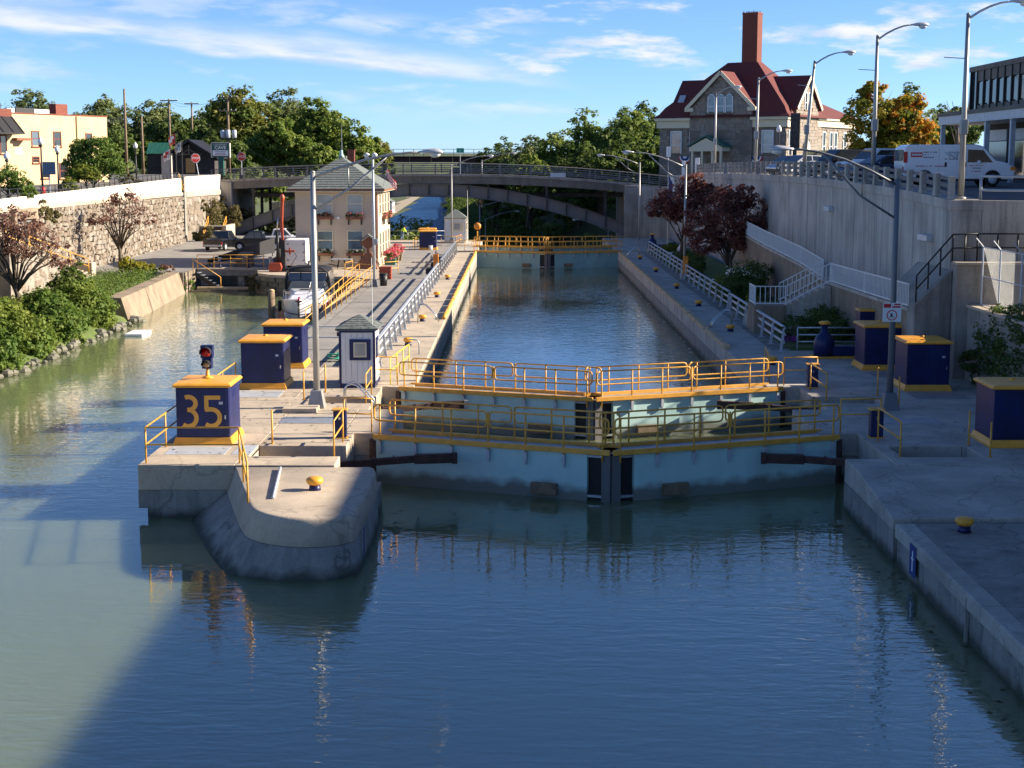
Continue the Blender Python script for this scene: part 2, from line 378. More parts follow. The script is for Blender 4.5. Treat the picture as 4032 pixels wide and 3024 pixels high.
# ---------------------------------------------------------------- mesh helpers
class MB:
    def __init__(s):
        s.v = []; s.f = []

    def add(s, vs_, fs):
        o = len(s.v)
        s.v.extend(tuple(p) for p in vs_)
        s.f.extend(tuple(i + o for i in q) for q in fs)
        return s

    def box(s, x0, x1, y0, y1, z0, z1):
        return s.add([(x0, y0, z0), (x1, y0, z0), (x1, y1, z0), (x0, y1, z0), (x0, y0, z1), (x1, y0, z1), (x1, y1, z1), (x0, y1, z1)],
                     [(0, 3, 2, 1), (4, 5, 6, 7), (0, 1, 5, 4), (1, 2, 6, 5), (2, 3, 7, 6), (3, 0, 4, 7)])

    def boxm(s, mtx, sx, sy, sz):
        vs_ = [mtx @ Vector((x * sx / 2, y * sy / 2, z * sz / 2)) for z in (-1, 1) for y in (-1, 1) for x in (-1, 1)]
        return s.add(vs_, [(0, 2, 3, 1), (4, 5, 7, 6), (0, 1, 5, 4), (1, 3, 7, 5), (3, 2, 6, 7), (2, 0, 4, 6)])

    def beam(s, p0, p1, wd, ht, up=(0, 0, 1)):
        p0, p1 = Vector(p0), Vector(p1); d = (p1 - p0)
        L_ = d.length; d.normalize(); u = Vector(up)
        sd_ = d.cross(u)
        if sd_.length < 1e-4: sd_ = Vector((1, 0, 0))
        sd_.normalize(); u = sd_.cross(d)
        m = Matrix((d, sd_, u)).transposed().to_4x4(); m.translation = (p0 + p1) / 2
        return s.boxm(m, L_, wd, ht)

    def tube(s, pts, r, n=8, cap=True):
        pts = [Vector(p) for p in pts]
        rs = r if isinstance(r, (list, tuple)) else [r] * len(pts)
        vs_ = []; fs = []
        ref = None
        for i, p in enumerate(pts):
            a = pts[max(0, i - 1)]; b = pts[min(len(pts) - 1, i + 1)]
            d = (b - a).normalized()
            if ref is None: ref = Vector((0, 0, 1)) if abs(d.z) < 0.9 else Vector((1, 0, 0))
            x = d.cross(ref).normalized(); y = x.cross(d).normalized(); ref = y
            for k in range(n):
                t = 2 * math.pi * k / n
                vs_.append(p + (x * math.cos(t) + y * math.sin(t)) * rs[i])
        for i in range(len(pts) - 1):
            for k in range(n):
                k2 = (k + 1) % n
                fs.append((i * n + k, i * n + k2, (i + 1) * n + k2, (i + 1) * n + k))
        if cap:
            fs.append(tuple(range(n - 1, -1, -1))); fs.append(tuple((len(pts) - 1) * n + k for k in range(n)))
        return s.add(vs_, fs)

    def prism(s, poly, z0, z1, top=None):
        n = len(poly); t = top or poly
        zz0 = z0 if isinstance(z0, (list, tuple)) else [z0] * n
        zz1 = z1 if isinstance(z1, (list, tuple)) else [z1] * n
        vs_ = [(p[0], p[1], zz0[i]) for i, p in enumerate(poly)] + [(p[0], p[1], zz1[i]) for i, p in enumerate(t)]
        fs = [tuple(range(n - 1, -1, -1)), tuple(range(n, 2 * n))] + [(i, (i + 1) % n, n + (i + 1) % n, n + i) for i in range(n)]
        return s.add(vs_, fs)

    def ext(s, poly, a0, a1, axis='y'):
        """extrude a 2D polygon (u, z) along y (or x)"""
        n = len(poly)
        if axis == 'y': vs_ = [(p[0], a0, p[1]) for p in poly] + [(p[0], a1, p[1]) for p in poly]
        else: vs_ = [(a0, p[0], p[1]) for p in poly] + [(a1, p[0], p[1]) for p in poly]
        fs = [tuple(range(n)), tuple(range(2 * n - 1, n - 1, -1))] + [(i, n + i, n + (i + 1) % n, (i + 1) % n) for i in range(n)]
        return s.add(vs_, fs)

    def lathe(s, c, prof, n=16, axis='z'):
        vs_ = []; fs = []
        for r, h in prof:
            for k in range(n):
                t = 2 * math.pi * k / n; a, b = r * math.cos(t), r * math.sin(t)
                vs_.append({'z': (c[0] + a, c[1] + b, c[2] + h), 'y': (c[0] + a, c[1] + h, c[2] + b), 'x': (c[0] + h, c[1] + a, c[2] + b)}[axis])
        for i in range(len(prof) - 1):
            for k in range(n):
                fs.append((i * n + k, i * n + (k + 1) % n, (i + 1) * n + (k + 1) % n, (i + 1) * n + k))
        fs.append(tuple(range(n - 1, -1, -1))); fs.append(tuple((len(prof) - 1) * n + k for k in range(n)))
        return s.add(vs_, fs)

    def poly(s, pts):
        return s.add(pts, [tuple(range(len(pts)))])

    def blob(s, c, r, n=10, m=6):
        prof = [(max(0.02, math.sin(math.pi * i / m)) , -math.cos(math.pi * i / m)) for i in range(m + 1)]
        rx, ry, rz = r if isinstance(r, (tuple, list)) else (r, r, r)
        o = len(s.v)
        s.lathe((0, 0, 0), prof, n)
        for i in range(o, len(s.v)):
            x, y, z = s.v[i]; s.v[i] = (c[0] + x * rx, c[1] + y * ry, c[2] + z * rz)
        return s

    def mesh(s, name, mt=None, smooth=False):
        me = bpy.data.meshes.new(name)
        me.from_pydata(s.v, [], s.f)
        me.validate(); me.update()
        b = bmesh.new(); b.from_mesh(me); bmesh.ops.recalc_face_normals(b, faces=b.faces); b.to_mesh(me); b.free()
        if mt: me.materials.append(M[mt] if isinstance(mt, str) else mt)
        if smooth:
            me.polygons.foreach_set('use_smooth', [True] * len(me.polygons))
        return me


def put(name, me, parent=None, loc=(0, 0, 0), rot=(0, 0, 0), scale=(1, 1, 1)):
    o = bpy.data.objects.new(name, me); COL.objects.link(o)
    o.location = loc; o.rotation_euler = rot; o.scale = scale
    if parent is not None: o.parent = parent
    return o


def bev(o, wd=0.02, seg=2, ang=40):
    m = o.modifiers.new('bevel', 'BEVEL'); m.width = wd; m.segments = seg; m.limit_method = 'ANGLE'; m.angle_limit = R(ang)
    return o


def part(name, mb, mt, parent=None, smooth=False, bevel=0.0, wld=False, seg=2):
    """one mesh object; wld=True: vertices are world coordinates and the parent is unrotated"""
    if wld and parent is not None:
        L_ = parent.location.copy()
        if parent.parent is not None: L_ += parent.parent.location
        mb.v = [(x - L_.x, y - L_.y, z - L_.z) for x, y, z in mb.v]
    o = put(name, mb.mesh(name, mt, smooth), parent)
    if bevel: bev(o, bevel, seg)
    return o


def tag(o, label, cat, group=None):
    o['label'] = label; o['category'] = cat
    if group: o['group'] = group
    return o


def thing(name, label, cat, loc=(0, 0, 0), rz=0.0, group=None):
    o = bpy.data.objects.new(name, None); COL.objects.link(o)
    o.empty_display_size = 0.3
    o.location = loc; o.rotation_euler = (0, 0, rz)
    return tag(o, label, cat, group)


def struct(name, mb, mt, kind='structure', smooth=False):
    o = part(name, mb, mt, None, smooth); o['kind'] = kind
    return o


def copytree(src, loc, rz=0.0, label=None, parent=None, scale=None):
    c = src.copy(); COL.objects.link(c); c.parent = parent
    if parent is None:
        c.location = loc; c.rotation_euler = (0, 0, rz)
        if scale: c.scale = scale
    if label: c['label'] = label
    for ch in src.children:
        copytree(ch, None, parent=c)
    return c


def lerp(a, b, t):
    return tuple(a[i] + (b[i] - a[i]) * t for i in range(len(a)))


_mc = {}


def cmesh(key, fn, mt, smooth=False):
    if key not in _mc: _mc[key] = fn().mesh(key if isinstance(key, str) else key[0], mt, smooth)
    return _mc[key]


def vtube(h, r, mt, n=8):
    return cmesh(('post', round(h, 3), r, mt), lambda: MB().tube([(0, 0, 0), (0, 0, h)], r, n), mt, True)


def rail_run(t, pts, heights, r, mt, spacing=None, posts=None, pr=None, ends='', n=6, ph=None):
    """posts (one object each) and rails along base points given in world space, parent t unrotated"""
    L0 = t.location
    pts = [Vector(p) - L0 for p in pts]
    H = max(heights) if ph is None else ph
    pos = []
    for i in range(len(pts) - 1):
        a, b = pts[i], pts[i + 1]
        k = max(1, round((b - a).length / spacing)) if spacing else 1
        for j in range(k): pos.append(a.lerp(b, j / k))
    pos.append(pts[-1])
    if posts != 0:
        me = vtube(H, pr or r, mt, n)
        for p in pos: put('post', me, t, p)
    for h in heights:
        q = [p + Vector((0, 0, h)) for p in pts]
        part('rail', MB().tube(q, r, n), mt, t, True)
    return t


def railing(name, label, pts, heights=(0.55, 1.05), r=0.025, mt='yelr', spacing=1.5, group=None, cat='railing', **k):
    t = thing(name, label, cat, pts[0], 0, group)
    return rail_run(t, pts, heights, r, mt, spacing, **k)


def text(name, body, mt, parent, loc, rot, size, extr=0.004, off=0.0, align='CENTER', sx=1.0):
    c = bpy.data.curves.new(name, 'FONT'); c.body = body; c.size = size; c.extrude = extr; c.offset = off
    c.align_x = align; c.align_y = 'CENTER'; c.resolution_u = 3
    o = bpy.data.objects.new(name, c); COL.objects.link(o)
    dg = bpy.context.evaluated_depsgraph_get(); dg.update()
    me = bpy.data.meshes.new_from_object(o.evaluated_get(dg))
    bpy.data.objects.remove(o); bpy.data.curves.remove(c)
    me.materials.clear(); me.materials.append(M[mt])
    return put(name, me, parent, loc, rot, (sx, 1, 1))


# ---------------------------------------------------------------- foliage
def leaves(name, clumps, n, size, mt, seed=1, parent=None, flat=0.55, aspect=0.75):
    """clumps: (cx,cy,cz,rx,ry,rz); leaf sized quads near the surface of many small sub-clumps -> uneven outline with gaps"""
    g = np.random.default_rng(seed)
    C = np.array(clumps, float)
    wts = (C[:, 3] * C[:, 4] + C[:, 4] * C[:, 5] + C[:, 3] * C[:, 5]); wts /= wts.sum()
    nsub = max(14, n // 38)
    which = g.choice(len(C), nsub, p=wts)
    d = g.normal(size=(nsub, 3)); d /= np.linalg.norm(d, axis=1)[:, None]
    rad = g.uniform(0.45, 0.98, nsub) ** 0.8
    cen = C[which, :3] + d * C[which, 3:] * rad[:, None]
    srad = (C[which, 3:].mean(1)) * g.uniform(0.18, 0.34, nsub)
    cnt = g.integers(0, nsub, n)
    dd = g.normal(size=(n, 3)); dd /= np.linalg.norm(dd, axis=1)[:, None]
    rr = g.uniform(0.25, 1.0, n) ** 0.6
    P = cen[cnt] + dd * (srad[cnt] * rr)[:, None] * np.array([1.15, 1.15, 0.8])
    nor = dd * 0.7 + d[cnt] * 0.5 + g.normal(size=(n, 3)) * 0.55 + np.array([0, 0, flat])
    nor /= np.linalg.norm(nor, axis=1)[:, None]
    a = np.cross(nor, g.normal(size=(n, 3))); a /= np.linalg.norm(a, axis=1)[:, None] + 1e-9
    b = np.cross(nor, a)
    sz = size * g.uniform(0.6, 1.35, n)
    a *= (sz * 0.5)[:, None]; b *= (sz * 0.5 * aspect)[:, None]
    bend = nor * (sz * 0.14)[:, None]
    V = np.empty((n, 4, 3))
    V[:, 0] = P - a; V[:, 1] = P - b * 0.9 + bend; V[:, 2] = P + a; V[:, 3] = P + b * 0.9 + bend
    me = bpy.data.meshes.new(name)
    me.vertices.add(n * 4); me.vertices.foreach_set('co', V.ravel())
    me.loops.add(n * 4); me.loops.foreach_set('vertex_index', np.arange(n * 4, dtype=np.int32))
    me.polygons.add(n)
    me.polygons.foreach_set('loop_start', np.arange(0, n * 4, 4, dtype=np.int32))
    me.polygons.foreach_set('loop_total', np.full(n, 4, np.int32))
    me.update(calc_edges=True)
    me.materials.append(M[mt])
    return put(name, me, parent)


def limbs(base, h, r, tips, g, n=7, fork=0.45):
    mb = MB()
    top = Vector((base[0] + g.uniform(-.1, .1) * h * .2, base[1], base[2] + h))
    b = Vector(base)
    mid = b.lerp(top, 0.5) + Vector((g.uniform(-.06, .06) * h, g.uniform(-.06, .06) * h, 0))
    mb.tube([b - Vector((0, 0, 0.25)), b, mid, top], [r * 1.35, r * 1.1, r * 0.85, r * 0.6], n)
    for tp in tips:
        tp = Vector(tp); s = b.lerp(top, g.uniform(fork, 0.98))
        m1 = s.lerp(tp, 0.45) + Vector((g.uniform(-.1, .1), g.uniform(-.1, .1), g.uniform(0, .15))) * (tp - s).length
        mb.tube([s, m1, tp], [r * 0.42, r * 0.26, r * 0.07], 5)
        for _ in range(2):
            e = m1.lerp(tp, g.uniform(.1, .7)) + Vector((g.uniform(-1, 1), g.uniform(-1, 1), g.uniform(-.2, .9))) * (tp - s).length * 0.33
            mb.tube([m1.lerp(tp, 0.2), e], [r * 0.18, r * 0.04], 4)
    return mb


def tree(name, label, base, h_trunk, r_trunk, clumps, n, size, mt, seed=1, bark='bark', cat='tree', group=None, fork=0.45, flat=0.55, ntip=None):
    g = random.Random(seed)
    t = thing(name, label, cat, base, 0, group)
    cl = [(c[0], c[1], c[2], c[3], c[4] if len(c) > 4 else c[3], c[5] if len(c) > 5 else c[3]) for c in clumps]
    tips = []
    for c in cl:
        for _ in range(ntip or 3):
            tips.append((c[0] + g.uniform(-.6, .6) * c[3], c[1] + g.uniform(-.6, .6) * c[4], c[2] + g.uniform(-.4, .6) * c[5]))
    part('trunk', limbs((0, 0, 0), h_trunk, r_trunk, tips, g, fork=fork), bark, t, True)
    leaves('crown', cl, n, size, mt, seed, t, flat)
    return t


def bush(name, label, base, clumps, n, size, mt, seed=1, cat='shrub', group=None, stems=5, flat=0.5):
    g = random.Random(seed)
    t = thing(name, label, cat, base, 0, group)
    mb = MB()
    for i in range(stems):
        c = clumps[i % len(clumps)]
        e = (c[0] + g.uniform(-.5, .5) * c[3], c[1] + g.uniform(-.5, .5) * c[3], c[2] + g.uniform(-.1, .5) * c[-1])
        mb.tube([(c[0] * 0.5 + g.uniform(-.2, .2), c[1] * 0.5, -0.15), (c[0] * .8, c[1] * .8, c[2] * .5), e], [0.035, 0.025, 0.01], 5)
    part('stem', mb, 'bark', t)
    cl = [(c[0], c[1], c[2], c[3], c[4] if len(c) > 4 else c[3], c[5] if len(c) > 5 else c[3]) for c in clumps]
    leaves('foliage', cl, n, size, mt, seed, t, flat)
    return t

# ================================================================ SETTING
CX = 2.79                                   # axis of the lock chamber
DZ = 1.55                                   # coping level


def mx_(x): return 2 * CX - x


# water of the upper pool / chamber / basin, and the lower canal far behind
struct('water', MB().poly([(-60, -60, 0), (40, -60, 0), (40, 149.2, 0), (-60, 149.2, 0)]), 'water')
struct('lower_canal_water', MB().poly([(-400, 176, -15), (200, 176, -15), (200, 2600, -15), (-400, 2600, -15)]), 'canal')
struct('canal_bed', MB().poly([(-60, -60, -3), (40, -60, -3), (40, 149.2, -3), (-60, 149.2, -3)]), 'soil')


# upland sheets left and right, reaching the horizon
def sheet(rows, x0, x1):
    mb = MB()
    for i in range(len(rows) - 1):
        (y0, z0), (y1, z1) = rows[i], rows[i + 1]
        a0 = x0(y0) if callable(x0) else x0; a1 = x0(y1) if callable(x0) else x0
        b0 = x1(y0) if callable(x1) else x1; b1 = x1(y1) if callable(x1) else x1
        mb.poly([(a0, y0, z0), (b0, y0, z0), (b1, y1, z1), (a1, y1, z1)])
    return mb


def wallx(y): return -35.6 + (162 - y) * 0.024


UPL = [(40, 6.4), (95, 6.95), (130, 7.5), (165, 8.1), (190, 8.7)]
struct('street_ground', sheet(UPL, -400, lambda y: wallx(y) - 0.5), 'asphd')


def zr(y):
    pts = [(61.5, 8.55), (65, 8.72), (75, 8.98), (89, 9.18), (110, 9.22), (136, 9.1), (178, 8.6)]
    for (a, za), (b, zb) in zip(pts, pts[1:]):
        if y <= b: return za + (zb - za) * max(0, (y - a)) / (b - a)
    return pts[-1][1]


WX = 17.4                                    # face of the right retaining wall
struct('upper_road', sheet([(y, zr(y)) for y in (61.6, 65, 70, 75, 82, 89, 100, 110, 123, 136, 150, 178)], WX + 0.15, 300), 'asphd')
struct('lower_terrace_ground', MB().poly([(18.2, -60, 4.4), (300, -60, 4.4), (300, 61.5, 4.4), (18.2, 61.5, 4.4)]), 'concd')


# valley and far land: one grid from the bridge to the horizon
def far_h(x, y):
    t = min(1, max(0, (y - 196) / 50))
    c = CX + (-34 - CX) * t; hw = 9 + 13 * t
    if y > 700: c -= (y - 700) * 0.03
    d = abs(x - c) - hw
    top = 9.0 + 3.0 * math.sin(x * 0.013 + 1.3) * math.sin(y * 0.006) + (max(0, y - 300) * 0.006)
    if d < 0: return -17.0
    if x > c:
        z = -14.6 + d * 0.95
    else:
        z = -14.4 + max(0, d - 14) * 0.75
    if y < 230:
        # platform level of the lower lock left and right of the chamber
        z = max(z, -15 + 0.0 * d)
    if y > 1250: z = max(z, -16 + (y - 1250) * 0.08)
    return min(top, z)


xs = [-4000, -1500, -700, -400, -250, -180, -140] + [-120 + 5 * i for i in range(45)] + [120, 160, 220, 320, 600, 1500, 4000]
ys = [181, 188, 196, 205, 215, 230, 245, 260, 275, 290, 310, 330, 360, 400, 450, 520, 600, 700, 820, 950, 1100, 1250, 1400, 1700, 2200, 3200, 5000, 9000]
mb = MB()
for y in ys:
    for x in xs: mb.v.append((x, y, far_h(x, y)))
nx = len(xs)
for j in range(len(ys) - 1):
    for i in range(nx - 1): mb.f.append((j * nx + i, j * nx + i + 1, (j + 1) * nx + i + 1, (j + 1) * nx + i))
struct('far_terrain', mb, 'ground', smooth=True)
struct('towpath', MB().poly([(-58, 330, -14.2), (-58, 690, -14.2), (-72, 1150, -14.2), (-82, 1150, -14.2), (-67, 690, -14.2), (-67, 330, -14.2)]), 'path')

# ---------------------------------------------------------------- left lock pier and chamber wall
pier = thing('lock_pier', 'pale concrete lock pier with rounded nose between basin and lock chamber', 'pier', (-8, 43, 0))
body = MB()
body.box(-10.72, -5.3, 43.2, 64, -3, 0.8)
body.box(-10.70, -8.0, 42.98, 43.199, -3, 0.279)
body.box(-11.0, -5.95, 64, 112, -3, 1.53)
for a, b in ((42.9, 44.2), (48.2, 53.0), (58.4, 148)):
    body.box(-5.298, -4.05, a, b, -3, 0.8)
body.box(-6.35, -5.296, 64, 148, -3, 0.8)
part('wall', body, 'concw', pier, wld=True)
# rounded, battered nose
topo = [(-8.15, 42.93), (-7.35, 39.7), (-6.88, 37.9), (-6.5, 37.15), (-5.9, 36.62), (-5.2, 36.42), (-4.65, 36.5), (-4.25, 36.85), (-4.05, 37.5), (-4.03, 42.4), (-4.6, 42.93)]
boto = [(-9.35, 42.6), (-8.3, 39.4), (-7.55, 37.5), (-7.15, 36.88), (-6.4, 36.4), (-5.4, 36.2), (-4.62, 36.3), (-4.15, 36.7), (-3.98, 37.4), (-3.98, 42.4), (-4.6, 42.93)]


def ring(t): return [lerp(b, a, t) for a, b in zip(topo, boto)]


def smooth_ring(pts, k=5):
    o = []
    n = len(pts)
    for i in range(n - 1):
        p0 = pts[max(0, i - 1)]; p1 = pts[i]; p2 = pts[i + 1]; p3 = pts[min(n - 1, i + 2)]
        for j in range(k):
            t = j / k
            o.append(tuple(0.5 * ((2 * p1[c]) + (-p0[c] + p2[c]) * t + (2 * p0[c] - 5 * p1[c] + 4 * p2[c] - p3[c]) * t * t + (-p0[c] + 3 * p1[c] - 3 * p2[c] + p3[c]) * t ** 3) for c in (0, 1)))
    o.append(pts[-1])
    return o


def loft(rings, cap=True):
    mb = MB(); n = len(rings[0][0])
    for pts, z in rings:
        mb.v += [(p[0], p[1], z) for p in pts]
    for r_ in range(len(rings) - 1):
        for i in range(n):
            mb.f.append((r_ * n + i, r_ * n + (i + 1) % n, (r_ + 1) * n + (i + 1) % n, (r_ + 1) * n + i))
    if cap:
        mb.f.append(tuple((len(rings) - 1) * n + i for i in range(n)))
    return mb


def inset(pts, d):
    cx_ = sum(p[0] for p in pts) / len(pts); cy_ = sum(p[1] for p in pts) / len(pts)
    o = []
    for p in pts:
        v = Vector((cx_ - p[0], cy_ - p[1])); v.normalize()
        o.append((p[0] + v.x * d, p[1] + v.y * d))
    return o


sr = lambda t: smooth_ring(ring(t))
part('nose_base', loft([(sr(-0.8), -1.5), (sr(0), 0.0), (sr(0.78), 0.78), (inset(sr(0.8), 0.02), 0.80)]), 'concw', pier, True, wld=True)
t_ = sr(1.0)
part('nose_cap', loft([(inset(sr(0.8), 0.015), 0.81), (sr(0.82), 0.83), (sr(0.98), 1.36), (inset(t_, 0.03), 1.46), (inset(t_, 0.08), 1.505), (inset(t_, 0.16), 1.52)]), 'conc', pier, True, wld=True)

slabn = 0


def slab(par, x0, x1, y0, y1, z0=0.81, z1=DZ, mt='conc', g=0.008, bevel=0.015):
    dz = rnd.uniform(-0.006, 0.004)
    o = part('slab', MB().box(x0 + g, x1 - g, y0 + g, y1 - g, z0, z1 + dz), mt, par, bevel=bevel, wld=True, seg=1)
    return o


for y0, y1, cols in (
        (42.95, 44.3, [(-10.95, -8.15), (-8.15, -5.27)]), (44.3, 46.0, [(-10.95, -7.97)]), (46.0, 48.2, [(-10.95, -7.97), (-7.97, -5.27)]),
        (48.2, 50.6, [(-10.95, -7.97), (-7.97, -5.6), (-5.6, -4.05)]), (50.6, 53.0, [(-10.95, -7.97), (-7.97, -5.6), (-5.6, -4.05)]),
        (53.0, 54.4, [(-10.95, -8.2), (-8.2, -5.27)]), (54.4, 56.0, [(-10.95, -7.2)]), (56.0, 58.4, [(-10.95, -8.2), (-8.2, -5.27)]),
        (58.4, 61.2, [(-10.95, -8.2), (-8.2, -6.1), (-6.1, -4.05)]), (61.2, 64.0, [(-10.95, -8.2), (-8.2, -6.1), (-6.1, -4.05)])):
    for x0, x1 in cols: slab(pier, x0, x1, y0, y1)
y = 64.0
while y < 147:
    slab(pier, -6.1, -4.05, y, min(148, y + 6.0)); y += 6.0
# pits of the gate struts
for x0, x1, y0, y1 in ((-7.97, -5.27, 44.3, 46.0), (-7.2, -5.27, 54.4, 56.0)):
    part('pit_floor', MB().box(x0, x1, y0, y1, 0.802, 0.83), 'steps', pier, wld=True)
# steel hatch covers and gratings let into the deck
for x0, x1, y0, y1, mt_ in ((-10.55, -8.75, 44.5, 45.75, 'galvw'), (-10.55, -8.9, 55.7, 57.2, 'galvw'), (-8.0, -5.9, 50.0, 51.3, 'galv'), (-8.55, -7.99, 44.5, 46.0, 'galvw')):
    part('hatch_cover', MB().box(x0, x1, y0, y1, DZ - 0.02, DZ + 0.012), mt_, pier, wld=True)
# overhanging front slab of the number box corner, with the chamfer under it
part('corbel', MB().ext([(-10.95, 0.82), (-10.95, 0.5), (-10.72, 0.28), (-10.72, 0.82)], 43.2, 64, 'y'), 'concw', pier, wld=True)
part('front_band', MB().box(-10.95, -8.3, 42.96, 43.19, 0.28, 0.806), 'concw', pier, wld=True)
# step blocks
part('step', MB().box(-8.2, -7.0, 52.1, 52.95, DZ, DZ + 0.16), 'conc', pier, bevel=0.02, wld=True)

# ---------------------------------------------------------------- right lock wall and platform
rwall = thing('lock_side_wall', 'grey concrete lock wall and working platform on the shaded right side', 'wall', (12, 45, 0))
body = MB()
body.box(mx_(-5.3), 19.0, 38.2, 64, -3, 0.8)
body.box(mx_(-6.0), 17.0, 64, 150, -3, 1.53)
for a, b in ((38.2, 44.2), (48.2, 53.0), (58.4, 148)):
    body.box(mx_(-4.05), mx_(-5.298), a, b, -3, 0.8)
body.box(mx_(-5.296), mx_(-6.35), 64, 148, -3, 0.8)
part('wall', body, 'concw', rwall, wld=True)
# lower approach wall towards the camera
ap = MB()
ap.prism([(9.63, -20), (19.0, -20), (19.0, 37.8), (9.63, 37.8)], -3, [0.95, 1.0, 1.12, 1.07])
part('approach_wall', ap, 'concw', rwall, bevel=0.03, wld=True)
part('approach_coping', MB().prism([(9.55, -20), (10.05, -20), (10.05, 37.8), (9.55, 37.8)], [0.6, 0.6, 0.72, 0.72], [0.965, 0.965, 1.09, 1.09]), 'concd', rwall, bevel=0.05, wld=True)
part('transition', MB().prism([(9.6, 38.25), (19.0, 38.25), (19.0, 43.0), (9.63, 43.0)], 0.805, [1.12, 1.15, 1.55, 1.54]), 'concd', rwall, bevel=0.03, wld=True)
part('recess_joint', MB().box(9.9, 19, 37.8, 38.26, -3, 1.0), 'conca', rwall, wld=True)
for yy in (31.5, 24.5):
    part('joint', MB().box(9.535, 9.60, yy, yy + 0.05, -0.5, 0.95), 'conca', rwall, wld=True)
for y0, y1, cols in (
        (43.0, 44.2, [(10.87, 14.2), (14.2, 18.9)]), (44.2, 46.0, [(13.72, 18.9), (10.87, 11.34)]), (46.0, 48.2, [(10.87, 13.6), (13.6, 18.9)]),
        (48.2, 50.6, [(9.63, 11.6), (11.6, 14.2), (14.2, 18.9)]), (50.6, 53.0, [(9.63, 11.6), (11.6, 14.2), (14.2, 18.9)]),
        (53.0, 54.4, [(10.87, 14.2), (14.2, 18.9)]), (54.4, 56.0, [(13.2, 18.9)]), (56.0, 58.4, [(10.87, 14.2), (14.2, 18.9)]),
        (58.4, 61.2, [(9.63, 11.6), (11.6, 14.6), (14.6, 18.0)]), (61.2, 64.0, [(9.63, 11.6), (11.6, 14.6), (14.6, 18.0)]),
        (64.0, 70.0, [(9.63, 11.75), (11.75, 14.6), (14.6, 16.9)])):
    for x0, x1 in cols: slab(rwall, x0, x1, y0, y1, mt='concd')
part('corner_block', MB().box(9.63, 10.86, 43.0, 44.2, 0.805, 1.5), 'concd', rwall, bevel=0.03, wld=True)
y = 70.0
while y < 147:
    slab(rwall, 9.63, 11.75, y, min(148, y + 6.0), mt='concd'); y += 6.0
for x0, x1, y0, y1 in ((11.34, 13.72, 44.2, 46.0), (10.87, 13.2, 54.4, 56.0)):
    part('pit_floor', MB().box(x0, x1, y0, y1, 0.802, 0.83), 'steps', rwall, wld=True)
for x0, x1, y0, y1 in ((12.0, 14.1, 50.0, 51.2), (14.6, 16.6, 55.4, 57.0), (14.4, 16.2, 61.2, 62.6), (14.3, 14.9, 48.5, 48.9)):
    part('hatch_cover', MB().box(x0, x1, y0, y1, DZ - 0.02, DZ + 0.012), 'galv', rwall, wld=True)
# timber fenders along the right coping
for i in range(19):
    y0 = 70.5 + i * 3.95
    o = part('fender', MB().box(9.56, 9.86, y0, y0 + 3.6 + rnd.uniform(-.15, .1), DZ + 0.005, DZ + 0.2), 'woodp', rwall, bevel=0.03, wld=True)
# amber rubbing pipes along the left coping
for i in range(15):
    y0 = 84.0 + i * 4.2
    part('fender', MB().tube([(-4.12, y0, DZ + 0.10), (-4.12, y0 + 3.95, DZ + 0.10)], 0.13, 8), 'yels', pier, True, wld=True)

# quay island behind with the lock house, service road
struct('quay_ground', MB().prism([(-10.99, 108), (-10.99, 113.3), (-12.4, 115.6), (-15, 116.6), (-17.6, 117.0), (-19.3, 118.0), (-20.5, 119.8), (-21, 122.5), (-21, 171.5), (-6.36, 171.5), (-6.36, 112.02), (-10.9, 112.02)], -3, 1.545), 'conc')
struct('service_road', MB().prism([(-10.3, 66), (-6.4, 66), (-6.4, 171), (-11.0, 171), (-11.2, 126), (-10.4, 116)], 1.547, 1.556), 'asph')
struct('lock_end_ground', MB().box(-6.35, -4.05, 150.6, 171.5, -3, 1.54).box(9.63, 17.0, 150, 176, -3, 1.54), 'concd')
struct('garden_ground', MB().prism([(12.6, 70.2), (16.9, 70.2), (16.9, 149), (12.6, 149)], 1.5, [1.6, 1.9, 1.9, 1.6]), 'lawn')

# left bank: rough slope, sloping concrete wall, lawn, yard
bank = MB()
yl = [20 + 4 * i for i in range(28)]
prof = [(-0.25, -1.2), (0.0, -0.15), (0.6, 0.35), (2.0, 0.9), (4.5, 1.25), (7, 1.45), (12, 1.5)]


def bank_x(y): return -24.5 - max(0, y - 98) * 0.065


for y in yl:
    for dx, z in prof:
        k = 0 if dx > 6 else 1
        bank.v.append((bank_x(y) - (1.3 if 97 < y < 121 else 0) - dx + k * rnd.uniform(-.15, .15), y, z + k * rnd.uniform(-.08, .08) + (0.12 if y > 105 else 0)))
n_ = len(prof)
for j in range(len(yl) - 1):
    for i in range(n_ - 1): bank.f.append((j * n_ + i, j * n_ + i + 1, (j + 1) * n_ + i + 1, (j + 1) * n_ + i))
struct('bank', bank, 'lawn', smooth=True)
bw = thing('bank_wall', 'sloping brown concrete bank wall below the small lawn', 'wall', (-25.2, 96, 0))
mb = MB()
pr_ = [(0.15, -1.5), (-0.75, 1.62), (-1.6, 1.68), (-1.6, -1.5)]
for y in (96.5, 104, 112, 119.5):
    for dx, z in pr_: mb.v.append((bank_x(y) + dx, y, z))
for j in range(3):
    for i in range(3): mb.f.append((j * 4 + i, j * 4 + i + 1, (j + 1) * 4 + i + 1, (j + 1) * 4 + i))
mb.f += [(0, 1, 2, 3), (12, 13, 14, 15)]
part('slope', mb, 'concb', bw, wld=True)
struct('yard_ground', MB().prism([(-26.3, 119.5), (-26.3, 128.6), (-21.0, 128.6), (-21.0, 186), (-36.2, 186), (-36.2, 118)], -2, [1.62, 1.62, 1.56, 1.6, 1.75, 1.65]), 'asph')

